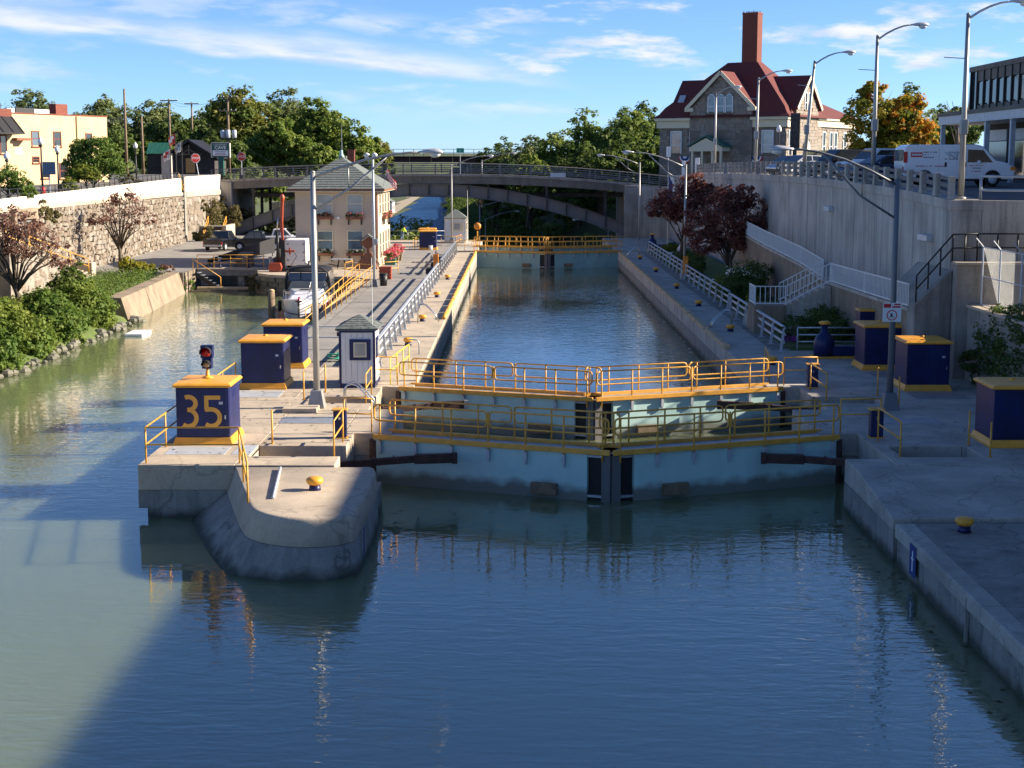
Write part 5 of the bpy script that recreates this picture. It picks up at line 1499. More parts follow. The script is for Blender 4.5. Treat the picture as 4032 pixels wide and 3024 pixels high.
# stone face of the quay
qs = thing('quay_wall', 'dark mossy stone quay wall below the lock house yard', 'wall', (-17, 116.5, 0))
part('backing', MB().prism([(-11.1, 113.4), (-12.5, 115.75), (-15, 116.75), (-17.5, 117.15), (-19.2, 118.15), (-20.35, 119.9), (-20.8, 122.5), (-12, 122.5)], -2, 1.3), 'stonew', qs, wld=True)
pl = [Vector((-12.45, 115.65)), Vector((-15, 116.62)), Vector((-17.6, 117.03)), Vector((-19.3, 118.03)), Vector((-20.55, 119.85)), Vector((-21.03, 122.5))]
for i in range(len(pl) - 1):
    a, b = pl[i], pl[i + 1]; L_ = (b - a).length; n = max(2, int(L_ / .8)); d = (b - a).normalized(); nn = Vector((d.y, -d.x)) * (-1)
    ang = math.atan2(d.y, d.x)
    for rw in range(4):
        for k in range(n):
            w_ = L_ / n * rnd.uniform(.88, .97); c = a + d * (L_ * (k + .5 + (.25 if rw % 2 else 0)) / n)
            o = put('stone_block', cmesh(('qblock',), lambda: MB().box(-.5, .5, -.18, .18, -.17, .17), 'stonew'), qs, (c.x + 17, c.y - 116.5, .05 + rw * .37), (0, 0, ang), (w_, 1 + rnd.uniform(-.3, .5), rnd.uniform(.9, 1.04)))
leaves('moss', [(-20.9 + 17, 3.6, .9, .5, .9, .7), (-20.5 + 17, 2.2, .6, .5, .8, .5)], 900, .16, 'l_dry', 5, qs)

# orange grab crane
cr = thing('grab_crane', 'orange-red folded grab crane standing on the quay', 'crane', (-18.75, 121.4, DZ))
part('column', MB().box(-.18, .18, -.15, .25, .1, 2.5), 'black', cr, bevel=.02)
part('boom', MB().beam((.05, 0, 1.2), (-.05, 0, 4.2), .2, .22, (0, 1, 0)), 'crane', cr, bevel=.03)
part('boom', MB().beam((-.1, .05, 3.1), (0.05, 0, 5.75), .24, .28, (0, 1, 0)), 'crane', cr, bevel=.08)
part('boom_tip', MB().blob((0.05, 0, 5.8), (.2, .2, .35)), 'crane', cr, True)
part('ram', MB().tube([(-.3, -.1, .6), (-.42, -.1, 3.2)], .13, 10), 'black', cr, True)
part('ram_rod', MB().tube([(-.42, -.1, 3.2), (-.28, -.05, 4.3)], .06, 8), 'chrome', cr, True)
part('base', MB().box(-.6, .6, -.4, .5, 0, .28), 'black', cr, bevel=.03)
part('control_arm', MB().box(.2, .95, -.1, .1, 1.55, 1.7).box(.5, .62, -.12, .12, 1.35, 1.9), 'crane', cr)['kind'] = 'stuff'
part('hose', MB().tube([(.9, 0, 1.6), (1.1, 0, 1.2), (.7, 0, .6), (.5, .1, .2)], .025, 6), 'black', cr)
gb = part('grab_bucket', MB().ext([(-1.05, .05), (-.1, .05), (-.02, .35), (-.12, .72), (-.98, .72), (-1.12, .35)], -.55, .35, 'y'), 'crane', cr, bevel=.06)
part('grab_head', MB().box(-.75, -.35, -.15, .1, .72, 1.1), 'black', gb)
part('grab_link', MB().tube([(-.5, -.05, 1.1), (-.42, -.1, 2.0)], .05, 6), 'black', gb)

# white box trailer
tr = thing('box_trailer', 'white enclosed box trailer parked beside the lock house', 'trailer', (-18.0, 123.3, DZ))
part('box', MB().box(-.85, .75, 0, 3.0, .35, 2.45), 'white', tr, bevel=.06)
for s in (-.46, .36):
    pass
part('rear_door', MB().box(-.75, .65, -.025, -.001, .42, 2.36), 'white', tr, bevel=.01)
for s in (-.72, .55):
    for z in (.75, 1.4, 2.05): part('hinge', MB().box(s, s + .17, -.05, -.026, z, z + .06), 'black', tr)
part('edge_trim', MB().box(.751, .80, -.02, .05, .35, 2.42), 'galv', tr)
for s in (-.9, .72):
    wv = part('wheel', MB().lathe((s, 1.7, .33), [(.33, 0), (.33, .18)], 18, 'x'), 'tyre', tr, True)
    part('rim', MB().lathe((s - .01, 1.7, .33), [(.18, 0), (.18, .2)], 14, 'x'), 'galvw', wv)
tag(part('yellow_boom', MB().tube([(-.5, -.3, .08), (.6, .6, .08)], .09, 8), 'yels', None, True), 'amber pole lying on the quay right of the crane', 'pole').location = (-16.9, 124.3, DZ)

# ================================================================ LEFT BANK: stone wall, parapet, street
sw = thing('stone_wall', 'tall pale rubble stone retaining wall in sunlight on the left bank', 'wall', (-34.8, 130, 0))


def zb(y): return 6.97 - (y - 100) * 0.0028


def zt(y): return 7.72 + (y - 100) * 0.0127


mb = MB(); mb.prism([(wallx(88) - .6, 88), (wallx(88) - .08, 88), (wallx(162.6) - .08, 162.6), (wallx(162.6) - .6, 162.6)], 0.2, [zb(88), zb(88), zb(162), zb(162)])
part('backing', mb, 'mortar', sw, wld=True)


def rubble(seed):
    g = random.Random(seed); m = MB()
    v = []
    for x, k in ((-.08, 1.0), (.04, .9), (.075, .6)):
        for y, z in ((-.5, -.5), (.5, -.5), (.5, .5), (-.5, .5)):
            v.append((x + g.uniform(-.03, .04), (y + g.uniform(-.09, .09)) * k, (z + g.uniform(-.1, .1)) * k))
    f = [(i, (i + 1) % 4, 4 + (i + 1) % 4, 4 + i) for i in range(4)] + [(4 + i, 4 + (i + 1) % 4, 8 + (i + 1) % 4, 8 + i) for i in range(4)] + [(8, 9, 10, 11)]
    return m.add(v, f)


RUB = [[rubble(10 * j + i).mesh('stone', mt_, False) for i in range(6)] for j, mt_ in enumerate(('stone', 'stoned'))]
cells = []
z = 0.75; rw = 0
while z < 6.75:
    h_ = rnd.uniform(.3, .5)
    y = 90.0 + rnd.uniform(0, .6)
    while y < 162.3:
        w_ = rnd.choice((.35, .5, .6, .8, 1.1)) * rnd.uniform(.8, 1.2)
        if z + h_ < zb(y) + .05: cells.append((y + w_ / 2, z + h_ / 2 + rnd.uniform(-.09, .09), w_ * rnd.uniform(.8, 1.02), h_ * rnd.uniform(.75, 1.12)))
        y += w_
    z += h_; rw += 1
vis = sorted([c for c in cells if c[0] > 99], key=lambda c: -(c[2] * c[3]) / (c[0] ** 2))
pick = set(id(c) for c in vis[:300])
rest = {0: MB(), 1: MB()}
for c in cells:
    y, zc, w_, h_ = c
    j = 0 if rnd.random() < .62 else 1
    me = RUB[j][rnd.randrange(6)]
    dx = rnd.uniform(-.05, .07)
    if id(c) in pick:
        put('stone', me, sw, (wallx(y) + dx + 34.8, y - 130, zc), (rnd.uniform(-.16, .16), 0, 0), (1, w_, h_))
    else:
        vs_ = [(wallx(y) + dx + v.co.x, y + v.co.y * w_, zc + v.co.z * h_) for v in me.vertices]
        rest[j].add(vs_, [tuple(p.vertices) for p in me.polygons])
for j, mt_ in ((0, 'stone'), (1, 'stoned')): part('rubble_stones', rest[j], mt_, sw, wld=True)['kind'] = 'stuff'
# white parapet in cast lengths with a ledge under it
pp = thing('parapet', 'long white concrete parapet on top of the stone wall', 'parapet', (-35.4, 125, 6.9))
y = 84.0
while y < 162:
    y1 = min(162.4, y + 9.6)
    a, b = wallx(y), wallx(y1 - .03)
    part('panel', MB().prism([(a - .5, y), (a - .06, y), (b - .06, y1 - .03), (b - .5, y1 - .03)], [zb(y) + .22] * 2 + [zb(y1) + .22] * 2, [zt(y)] * 2 + [zt(y1)] * 2), 'parapet', pp, bevel=.02, wld=True)
    part('ledge', MB().prism([(a - .5, y), (a + .12, y), (b + .12, y1 - .02), (b - .5, y1 - .02)], [zb(y) - .1] * 2 + [zb(y1) - .1] * 2, [zb(y) + .215] * 2 + [zb(y1) + .215] * 2), 'conc', pp, bevel=.02, wld=True)
    y += 9.6
rl = railing('street_railing', 'low black bar railing on top of the white parapet', [(wallx(y) - .25, y, zt(y)) for y in (86, 100, 115, 130, 145, 162)], (.2, .58), .03, 'black', 1.9, pr=.04)
p2 = thing('parapet', 'short white parapet between the yard stairs and the bridge', 'parapet', (-35.6, 172, 6.9))
part('panel', MB().prism([(-36.6, 166.2), (-36.1, 166.2), (-34.9, 180), (-35.4, 180)], 7.0, [8.6, 8.6, 8.75, 8.75]), 'parapet', p2, bevel=.02, wld=True)
part('ledge', MB().prism([(-36.6, 166.2), (-35.95, 166.2), (-34.75, 180), (-35.4, 180)], 6.45, 6.98), 'conc', p2, bevel=.02, wld=True)
part('end_pillar', MB().box(-36.75, -36.0, 165.3, 166.15, 1.6, 8.62), 'concw', p2, wld=True)
s2 = thing('stone_wall', 'vine-covered rubble wall between yard stairs and the bridge', 'wall', (-35.6, 172, 1.6))
part('backing', MB().prism([(-36.6, 166.2), (-36.05, 166.2), (-34.85, 181), (-35.4, 181)], 1.0, 6.44), 'mortar', s2, wld=True)
for k in range(110):
    y = rnd.uniform(166.5, 180.5); zc = rnd.uniform(1.9, 6.2)
    put('stone', RUB[k % 2][k % 6], s2, (-36.02 + (y - 166.2) * .081 + 35.6, y - 172, zc - 1.6), (rnd.uniform(-.1, .1), 0, -.08), (1, rnd.uniform(.6, 1.2), rnd.uniform(.4, .6)))
leaves('vines', [(.9, 3.5, 2.6, .5, 2.6, 1.8), (1.1, 6.5, 1.8, .6, 2.2, 1.9), (1.0, 7.5, 4.0, .4, 1.3, 1.0), (.3, .5, 3.8, .3, 1.2, .9)], 3600, .26, 'l_dry', 3, s2)
# stair block standing against the wall at the left edge
sb = thing('stair_block', 'stone stair block with amber handrail against the stone wall', 'stairs', (-32.6, 108, .9))
part('core', MB().prism([(-34.6, 97), (-32.4, 97), (-33.0, 117.5), (-34.9, 117.5)], .5, [5.0, 5.0, 1.6, 1.6]), 'stoned', sb, wld=True)
part('end_pier', MB().box(-34.9, -32.9, 117.5, 118.6, .8, 2.5), 'conc', sb, bevel=.03, wld=True)
for k in range(16):
    y = 117 - k * 1.2
    part('step', MB().box(-34.4 - .01 * k, -33.1 + .02 * k, y - 1.2, y, 1.6 + k * .2, 1.85 + k * .2), 'conc', sb, wld=True)
for k in range(70):
    y = rnd.uniform(97.5, 117); top_ = 5.0 - (y - 97) * .166
    zc = rnd.uniform(.9, max(1.2, top_ - .2))
    put('stone', RUB[k % 2][k % 6], sb, (-32.42 - (y - 97) * .029 + 32.6, y - 108, zc - .9), (rnd.uniform(-.1, .1), 0, .03), (1, rnd.uniform(.6, 1.1), rnd.uniform(.35, .55)))
rail_run(sb, [(-32.9, 98, 5.0), (-33.1, 117.3, 1.75)], (.5, 1.05), .035, 'yelr', 4.8)
# concrete doorway box in the wall
db = thing('wall_doorway', 'brown concrete doorway with dark shutter set against the stone wall', 'doorway', (-33.9, 104.5, 4.6))
part('frame', MB().box(-34.6, -33.7, 102.4, 102.9, 4.6, 7.0).box(-34.6, -33.7, 106.9, 107.4, 4.6, 7.0).box(-34.6, -33.7, 102.901, 106.899, 6.3, 7.0), 'concb', db, wld=True)['kind'] = 'stuff'
part('shutter', MB().box(-34.3, -34.2, 102.9, 106.9, 4.7, 6.2), 'black', db, wld=True)
part('beam', MB().box(-34.25, -34.0, 102.92, 106.88, 6.06, 6.2), 'galv', db, wld=True)
bush('wall_shrub', 'grey-green shrub sprouting from the wall above the doorway', (-34.3, 109.5, 6.4), [(0, 0, .5, .5, 1.2, .7), (0, 1.8, 0, .4, .9, .6), (.1, 3.4, -.2, .35, .9, .45)], 1500, .18, 'l_dry', 4)

# yard stairs to the street
ys = thing('yard_stairs', 'dark stairs with amber handrails between the two stone walls', 'stairs', (-33.6, 169, 1.6))
for k in range(8): part('step', MB().box(-34.8, -32.5, 168.2 + k * .32, 168.6 + k * .32, 1.6, 1.78 + k * .18), 'steps', ys, wld=True)
part('landing', MB().box(-36.0, -32.5, 170.9, 173.2, 1.6, 3.1), 'concw', ys, wld=True)
part('cheek_wall', MB().box(-32.5, -32.1, 168.0, 173.2, 1.6, 3.3), 'conc', ys, bevel=.03, wld=True)
for k in range(16): part('upper_step', MB().box(-37.6, -36.2, 170.6 - k * .5, 171.1 - k * .5, 2.9 + k * .3, 3.2 + k * .3), 'galv', ys, wld=True)
rail_run(ys, [(-32.7, 168.3, 1.7), (-32.7, 171.2, 3.2)], (.5, 1.0), .04, 'yelr', 1.5)
rail_run(ys, [(-34.7, 168.3, 1.7), (-34.7, 171.2, 3.2)], (.5, 1.0), .04, 'yelr', 1.5)
rail_run(ys, [(-36.1, 171.0, 3.2), (-36.1, 163.2, 8.0)], (.5, 1.0), .04, 'yelr', 1.5)

# ---------------------------------------------------------------- cream building
cbx, cby = -44.0, 165.0
cr_b = thing('cream_building', 'cream stuccoed two-storey building with flat roof and dark windows', 'building', (cbx, cby, 7.7), R(64))
part('wall', MB().box(-14.4, 0, 0, 12, -.5, 7.25), 'cream', cr_b)
part('cornice', MB().box(-14.5, .08, -.08, 12.08, 7.251, 7.36), 'brickd', cr_b)
part('buttress', MB().box(-4.75, -3.9, -.14, -.001, -.5, 7.2), 'cream', cr_b)
part('chimney', MB().box(-7.3, -5.6, .3, 1.2, 7.361, 8.4), 'brickd', cr_b)
part('roof_unit', MB().box(-13.5, -12.2, 3, 5, 7.361, 8.4), 'black', cr_b)
part('roof_fence', MB().box(-12.0, -9.4, 1.2, 1.35, 7.361, 7.9), 'black', cr_b)
part('white_parapet', MB().box(-9.3, -3.0, 5.0, 5.3, 7.361, 8.0), 'white', cr_b)


def cwin(par, x0, x1, z0, z1, glass='glass', fr='brickd', y=0.0, panes=2):
    w_ = part('window', MB().box(x0, x1, y - .015, y + .05, z0, z1), glass, par)
    part('frame', MB().box(x0 - .1, x0, y - .06, y + .05, z0 - .1, z1 + .1), fr, w_)
    part('frame', MB().box(x1, x1 + .1, y - .06, y + .05, z0 - .1, z1 + .1), fr, w_)
    part('lintel', MB().box(x0, x1, y - .06, y + .05, z1, z1 + .1), fr, w_)
    part('sill', MB().box(x0 - .15, x1 + .15, y - .12, y + .05, z0 - .22, z0 - .1), fr, w_)
    for k in range(1, panes):
        zz = z0 + (z1 - z0) * k / panes
        part('sash_bar', MB().box(x0, x1, y - .05, y - .016, zz - .04, zz + .04), fr, w_)
    return w_


for x0, x1, z0, z1, gl in ((-11.2, -10.3, 4.15, 5.5, 'glassb'), (-8.1, -7.15, 4.15, 5.5, 'glass'), (-3.3, -2.5, 4.0, 5.4, 'glass'), (-11.2, -10.4, 2.5, 2.95, 'glass'), (-10.1, -9.1, .95, 2.35, 'glass'), (-7.4, -6.4, .9, 2.3, 'glass')):
    cwin(cr_b, x0, x1, z0, z1, gl)
wing = part('brick_wing', MB().box(-24, -14.41, -.5, 11, -.5, 7.6), 'cream', cr_b)
part('brick_band', MB().box(-24, -14.38, -.54, -.501, 6.3, 7.65), 'brick', wing)
aw = part('awning', MB().ext([(-.55, 5.15), (-2.1, 5.2), (-2.1, 5.3), (-.55, 6.9)], -24, -14.3, 'x'), 'canvas', cr_b)
for k in range(8): part('awning_rib', MB().beam((-23.6 + k * 1.3, -.56, 6.93), (-23.6 + k * 1.3, -2.1, 5.36), .12, .05), 'black', aw)
for k in range(4): cwin(cr_b, -16.0 - k * 1.5, -15.3 - k * 1.5, 3.4, 5.0, 'glass', 'brick', -.5, 1)
part('porch_hood', MB().box(-14.4, -12.4, -1.1, -.001, 4.6, 4.85), 'kiosk', cr_b)
part('vent_grille', MB().box(-13.6, -12.6, -.04, -.001, 3.2, 3.9), 'galvw', cr_b)
tag(part('flat_commercial_block', MB().box(-72, -57, 176, 190, 8, 15.6), 'brickd', None), 'brick block mostly hidden behind the cream building', 'building')

# globe lamps along the street
gl_ = thing('globe_lamp', 'x', 'lamp post', (0, 0, 0), 0, 'globe lamps along the street')
part('post', MB().tube([(0, 0, 0), (0, 0, 3.6)], [.09, .06], 8), 'black', gl_, True)
part('collar', MB().lathe((0, 0, 3.55), [(.06, 0), (.14, .06), (.14, .16), (.08, .2)], 10), 'black', gl_, True)
part('globe', MB().lathe((0, 0, 3.75), [(.12, 0), (.22, .12), (.22, .3), (.12, .45), (.03, .58)], 12), 'signw', gl_, True)
part('foot', MB().lathe((0, 0, 0), [(.2, 0), (.18, .1), (.1, .4)], 10), 'black', gl_, True)
first = True
for x, y, top, lb in ((-36.75, 118.5, 12.1, 'globe lamp in front of the left cream building window'), (-37.6, 125.5, 11.55, 'globe lamp at the left edge of the big street tree'), (-37.3, 150, 12.1, 'globe lamp at right between the street tree and flags'), (-36.6, 110, 10.95, 'globe lamp behind the leftmost street tree')):
    if first: gl_.location = (x, y, top - 4.33); gl_['label'] = lb; first = False
    else: copytree(gl_, (x, y, top - 4.33), 0, lb)


# utility poles
def upole(label, x, y, zb_, top, arms=((.4, 2.2),), trans=False):
    t = thing('utility_pole', label, 'utility pole', (x, y, zb_), 0, 'wooden utility poles')
    part('pole', MB().tube([(0, 0, 0), (0, 0, top - zb_)], [.2, .12], 8), 'wood', t, True)
    for dz, w_ in arms:
        part('crossarm', MB().box(-w_ / 2, w_ / 2, -.07, .07, top - zb_ - dz, top - zb_ - dz + .14), 'wood', t)
        for s in (-.46, -.2, .2, .46): part('insulator', MB().lathe((s * w_, 0, top - zb_ - dz + .141), [(.05, 0), (.03, .16)], 6), 'galvw', t)
    if trans:
        for dx in (-.75, 0.0, .75):
            part('transformer', MB().lathe((dx, -.32 if dx == 0 else 0, 4.6), [(.26, 0), (.3, .05), (.3, .95), (.2, 1.05)], 12), 'galvw', t, True)
        part('transformer_bracket', MB().box(-.95, .95, -.1, .1, 4.35, 4.5), 'black', t)
    return t


upole('bare leaning utility pole right of the street tree', -48.4, 190, 8.3, 19.1, ())
upole('short plain utility pole beside the bare pole', -47.6, 195, 8.3, 16.0, ())
upole('utility pole with crossarm above the flags', -48.6, 215, 8.8, 18.9, ((.3, 2.4),))
upole('distant utility pole with crossarm left of the maple mass', -51.8, 245, 9, 19.6, ((.3, 2.3),))
upole('small far utility pole beside the maple mass', -54, 270, 9, 18.5, ((.3, 2.0),))
upole('utility pole with three grey transformers beside the cave sign', -37.6, 200, 8.7, 18.6, ((.2, 2.6), (1.9, 2.2)), True)
upole('low street pole with side arm behind cream building', -56, 205, 8.3, 15.6, ((.2, 3.5),))


def cable(label, a, b, sag=.6, r=.018):
    pts = [(a[0] + (b[0] - a[0]) * i / 10, a[1] + (b[1] - a[1]) * i / 10, a[2] + (b[2] - a[2]) * i / 10 - 4 * sag * (i / 10) * (1 - i / 10)) for i in range(11)]
    tag(part('overhead_cable', MB().tube(pts, r, 4), 'black', None), label, 'cable', 'overhead cables')


cable('upper cable from cream building to the bare pole', (-56, 140, 15.6), (-48.4, 190, 15.5), .4, .035)
cable('lower cable from cream building to the bare pole', (-56, 141, 15.2), (-48.4, 190, 15.1), .45, .035)
cable('cable from flag-side pole to transformer pole', (-48.6, 215, 18.7), (-37.6, 200, 18.5), .8)
cable('cable from far crossarm pole to flag-side pole', (-51.8, 245, 19.4), (-48.6, 215, 18.7), .7)
cable('guy wire from transformer pole down to bridge', (-37.6, 200, 13.2), (-26.5, 186, 8.5), .05, .03)
cable('guy wire behind cave sign', (-48.6, 215, 16), (-40.5, 196, 9.0), .05, .03)

# cave shop, sign, flags, stop signs
cv = thing('cave_shop', 'dark gabled stone shop with green roof across the street', 'building', (-43.3, 203, 8.6))
part('wall', MB().ext([(-3.2, 0), (3.2, 0), (3.2, 2.2), (0, 4.1), (-3.2, 2.2)], 0, 8, 'y'), 'cinder', cv)
rf = part('roof', MB().ext([(-3.7, 2.0), (0, 4.25), (3.7, 2.0), (3.7, 2.25), (0, 4.55), (-3.7, 2.25)], -.9, 8.4, 'y'), 'black', cv)
for k in range(6): part('roof_sheet', MB().beam((-5.8 + k * .48, 1.0, 2.7), (-5.8 + k * .48, 2.6, 4.15), .45, .06), 'groof', rf)
part('side_wing', MB().box(-6.0, -3.21, 1.3, 6, 0, 2.65), 'cinder', cv)
part('door', MB().box(-.6, .6, -.06, -.001, 0, 2.1), 'glass', cv)
part('truss', MB().beam((-1.6, -.7, 2.6), (1.6, -.7, 2.6), .15, .15).beam((0, -.7, 2.6), (0, -.7, 3.8), .15, .15).beam((-1.0, -.7, 2.6), (0, -.7, 3.3), .1, .1).beam((1.0, -.7, 2.6), (0, -.7, 3.3), .1, .1), 'wood', cv)['kind'] = 'stuff'
part('lit_sign', MB().box(-2.9, -2.2, -.1, -.001, 1.0, 1.9), 'glassb', cv)
sg = thing('shop_sign', 'green and white roadside sign reading Lockport Cave on green post', 'sign', (-36.3, 188, 8.6))
part('post', MB().box(-.35, .3, -.25, .25, 0, 2.2), 'green', sg, bevel=.03)
part('board', MB().box(-1.1, 1.0, -.2, .2, 2.2, 3.9), 'green', sg, bevel=.03)
part('frame', MB().box(-1.22, -1.11, -.24, .24, 2.15, 4.0).box(1.01, 1.12, -.24, .24, 2.15, 4.0).box(-1.22, 1.12, -.24, .24, 3.901, 4.0), 'ivory', sg)['kind'] = 'stuff'
part('message_panel', MB().box(-1.0, .9, -.23, -.201, 2.35, 3.02), 'signw', sg)
text('lettering', 'LOCKPORT', 'signw', sg, (-.05, -.21, 3.68), (R(90), 0, 0), .3, sx=1.05)
text('lettering', 'CAVE', 'signw', sg, (-.05, -.21, 3.32), (R(90), 0, 0), .52, off=.012, sx=1.1)
for k in range(3): part('small_print', MB().box(-.75 + .1 * (k % 2), .65 - .12 * (k % 2), -.236, -.231, 2.45 + k * .18, 2.52 + k * .18), 'denim' if k else 'signr', sg)
fl = thing('flagpoles', 'x', 'flagpole')
bpy.data.objects.remove(fl)
for k, (x, lb, c1, c2, zt_) in enumerate(((-36.35, 'left black flagpole with a red and white maple flag', 'signw', 'signr', 11.6), (-35.95, 'middle black flagpole with a striped flag', 'signr', 'signw', 13.2), (-35.5, 'right black flagpole with a pale blue flag', 'signw', 'glassb', 12.4))):
    t = thing('flagpole', lb, 'flagpole', (x, 160.8 + k * .8, 8.3), 0, 'flagpoles on the parapet')
    part('pole', MB().tube([(0, 0, -.4), (0, 0, zt_ - 8.3)], .05, 8), 'black', t)
    mb = MB(); L_ = 1.5
    for i in range(6):
        u0, u1 = i / 6, (i + 1) / 6
        f_ = lambda u: (-.05 - .75 * u, .12 * math.sin(u * 8), zt_ - 8.35 - .5 * u)
        a, b = f_(u0), f_(u1)
        mb.add([a, b, (b[0] + .1, b[1], b[2] - .9), (a[0] + .05, a[1], a[2] - .95)], [(0, 1, 2, 3)])
    fg = part('flag_cloth', mb, c1, t)
    mb = MB()
    for s, zz in ((0.12, -.2), (.5, -.55)):
        mb.add([(-.1 - s * .5, -.16, zt_ - 8.4 + zz), (-.45 - s * .5, -.16, zt_ - 8.5 + zz), (-.42 - s * .5, -.16, zt_ - 8.8 + zz), (-.08 - s * .5, -.16, zt_ - 8.7 + zz)], [(0, 1, 2, 3)])
    part('flag_device', mb, c2, fg)['kind'] = 'stuff'


def stop_sign(label, x, y, z, rz, lean=0.0):
    t = thing('stop_sign', label, 'stop sign', (x, y, z), rz, 'stop signs')
    part('post', MB().tube([(lean, 0, 0), (0, 0, 2.3)], .05, 6), 'galvw', t)
    oc = lambda r_: [(r_ * math.cos(R(22.5 + 45 * k)), 2.25 + r_ * math.sin(R(22.5 + 45 * k))) for k in range(8)]
    part('border', MB().ext(oc(.56), -.06, -.05, 'y'), 'signw', t)
    part('plate', MB().ext(oc(.51), -.072, -.061, 'y'), 'signr', t)
    text('lettering', 'STOP', 'signw', t, (0, -.076, 2.25), (R(90), 0, 0), .36, off=.006)


stop_sign('leaning stop sign in front of the cave shop', -38.2, 182, 8.4, R(15), .35)
stop_sign('stop sign at the left end of the bridge', -34.2, 190, 8.6, 0)
t = thing('stone_pillar', 'grey square pillar with dark cap beside the flagpoles', 'pillar', (-37.6, 164.5, 7.9))
part('shaft', MB().box(-.5, .5, -.4, .4, 0, 3.0), 'concs', t, bevel=.03)
part('cap', MB().box(-.55, .55, -.45, .45, 3.001, 3.2), 'black', t)
t = thing('post_box', 'small pale blue box on the corner beyond the street', 'box', (-57, 240, 8.9))
part('body', MB().box(-.6, .6, -.4, .4, .1, 1.6), 'glassb', t, bevel=.1)
part('lid', MB().box(-.65, .65, -.45, .45, 1.601, 1.72), 'white', t)
t = thing('notice_board', 'grey square notice board on a post by the globe lamps', 'sign', (-37.4, 122.5, 7.3))
part('post', MB().tube([(0, 0, 0), (0, 0, 2.4)], .05, 6), 'galv', t)
part('board', MB().box(-.5, .5, -.05, .05, 1.9, 2.9), 'denim', t)
t = thing('fire_hydrant', 'red hydrant behind the parapet railing', 'hydrant', (-36.3, 117.2, 7.35))
part('barrel', MB().lathe((0, 0, 0), [(.2, 0), (.16, .1), (.16, .7), (.18, .75), (.05, .95)], 10), 'signr', t, True)
part('nozzle', MB().lathe((0, -.28, .5), [(.08, 0), (.08, .56)], 8, 'y'), 'signr', t)

# ================================================================ VEHICLES
def wheel(t, x, y, r_, w_, hub='galvw', name='wheel'):
    s = 1 if y > 0 else -1
    wv = part(name, MB().lathe((x, y - s * w_, r_), [(r_ * .9, 0), (r_, .03 * s), (r_, s * (w_ - .03)), (r_ * .9, s * w_)], 20, 'y'), 'tyre', t, True)
    part('rim', MB().lathe((x, y - s * .02, r_), [(r_ * .62, 0), (r_ * .58, s * .025), (r_ * .15, s * .03)], 14, 'y'), hub, wv, True)


def arch_line(xc, r_, z0, k=8):
    return [(xc + r_ * math.cos(math.pi * i / k), z0 + r_ * math.sin(math.pi * i / k)) for i in range(k + 1)]


def vehicle(name, label, cat, loc, rz, lower, wheels, wr, W, cabin, glass, paint, group=None, tumble=.16, zb_=.28, extras=None):
    """lower: roof-side outline from tail to nose (x,z) above the sill; nose at +x. cabin: outline (x,z). glass: list of side panes"""
    t = thing(name, label, cat, loc, rz, group)
    pts = []
    xs_ = sorted(wheels)
    bottom = [(lower[0][0], zb_)]
    for xc in xs_:
        bottom += [(x, z) for x, z in reversed(arch_line(xc, wr * 1.18, zb_ + .02))]
    bottom += [(lower[-1][0], zb_)]
    pts = bottom + list(reversed(lower))
    part('body', MB().ext(pts, -W / 2, W / 2, 'y'), paint, t, bevel=.05)
    part('underbody', MB().box(lower[0][0] + .25, lower[-1][0] - .25, -W / 2 + .22, W / 2 - .22, zb_ - .06, zb_ + .5), 'black', t)
    if cabin:
        zlo, zhi = min(p[1] for p in cabin), max(p[1] for p in cabin)
        hw = lambda z: W / 2 - .04 - tumble * (z - zlo) / (zhi - zlo)
        n = len(cabin)
        mb = MB().add([(p[0], -hw(p[1]), p[1]) for p in cabin] + [(p[0], hw(p[1]), p[1]) for p in cabin], [tuple(range(n)), tuple(range(2 * n - 1, n - 1, -1))] + [(i, (i + 1) % n, n + (i + 1) % n, n + i) for i in range(n)])
        cbn = part('cabin', mb, paint, t, bevel=.04)
        for g_ in glass:
            for s in (-1, 1):
                part('side_window', MB().poly([(p[0], s * (hw(p[1]) + .012), p[1]) for p in g_]), 'glass', cbn)
        ends = sorted(cabin, key=lambda p: p[0])
        for lo, hi in ((cabin[0], cabin[1]), (cabin[-1], cabin[-2])):
            d = .02 if lo[0] > hi[0] else -.02
            a, b = lerp(lo, hi, .12), lerp(lo, hi, .9)
            part('end_window', MB().poly([(a[0] + d, -hw(a[1]) + .1, a[1] + .01), (a[0] + d, hw(a[1]) - .1, a[1] + .01), (b[0] + d, hw(b[1]) - .1, b[1] + .01), (b[0] + d, -hw(b[1]) + .1, b[1] + .01)]), 'glass', cbn)
    for xc in wheels:
        for s in (-1, 1): wheel(t, xc, s * (W / 2 - .01), wr, .2)
    x0, x1 = lower[0][0], lower[-1][0]
    zb0, zn = lower[0][1], lower[-1][1]
    for s in (-1, 1):
        part('headlight', MB().box(x1 - .1, x1 + .015, s * (W / 2 - .2) - .17, s * (W / 2 - .2) + .17, zn - .16, zn + .02), 'lens', t, bevel=.02)
        part('tail_light', MB().box(x0 - .015, x0 + .1, s * (W / 2 - .12) - .1, s * (W / 2 - .12) + .1, zb0 - .42, zb0 - .08), 'taill', t, bevel=.02)
        part('mirror', MB().box(x1 * .32, x1 * .32 + .12, s * (W / 2 + .1) - .09, s * (W / 2 + .1) + .09, zb0 + .06, zb0 + .22), paint, t, bevel=.02)
    part('front_bumper', MB().box(x1 - .05, x1 + .07, -W / 2 + .08, W / 2 - .08, zb_ + .02, zb_ + .24), 'black', t, bevel=.03)
    part('rear_bumper', MB().box(x0 - .08, x0 + .05, -W / 2 + .08, W / 2 - .08, zb_ + .04, zb_ + .24), 'galv' if cat == 'pickup' else 'black', t, bevel=.03)
    part('number_plate', MB().box(x0 - .03, x0 - .002, -.16, .16, zb0 - .36, zb0 - .2), 'signw', t)
    return t


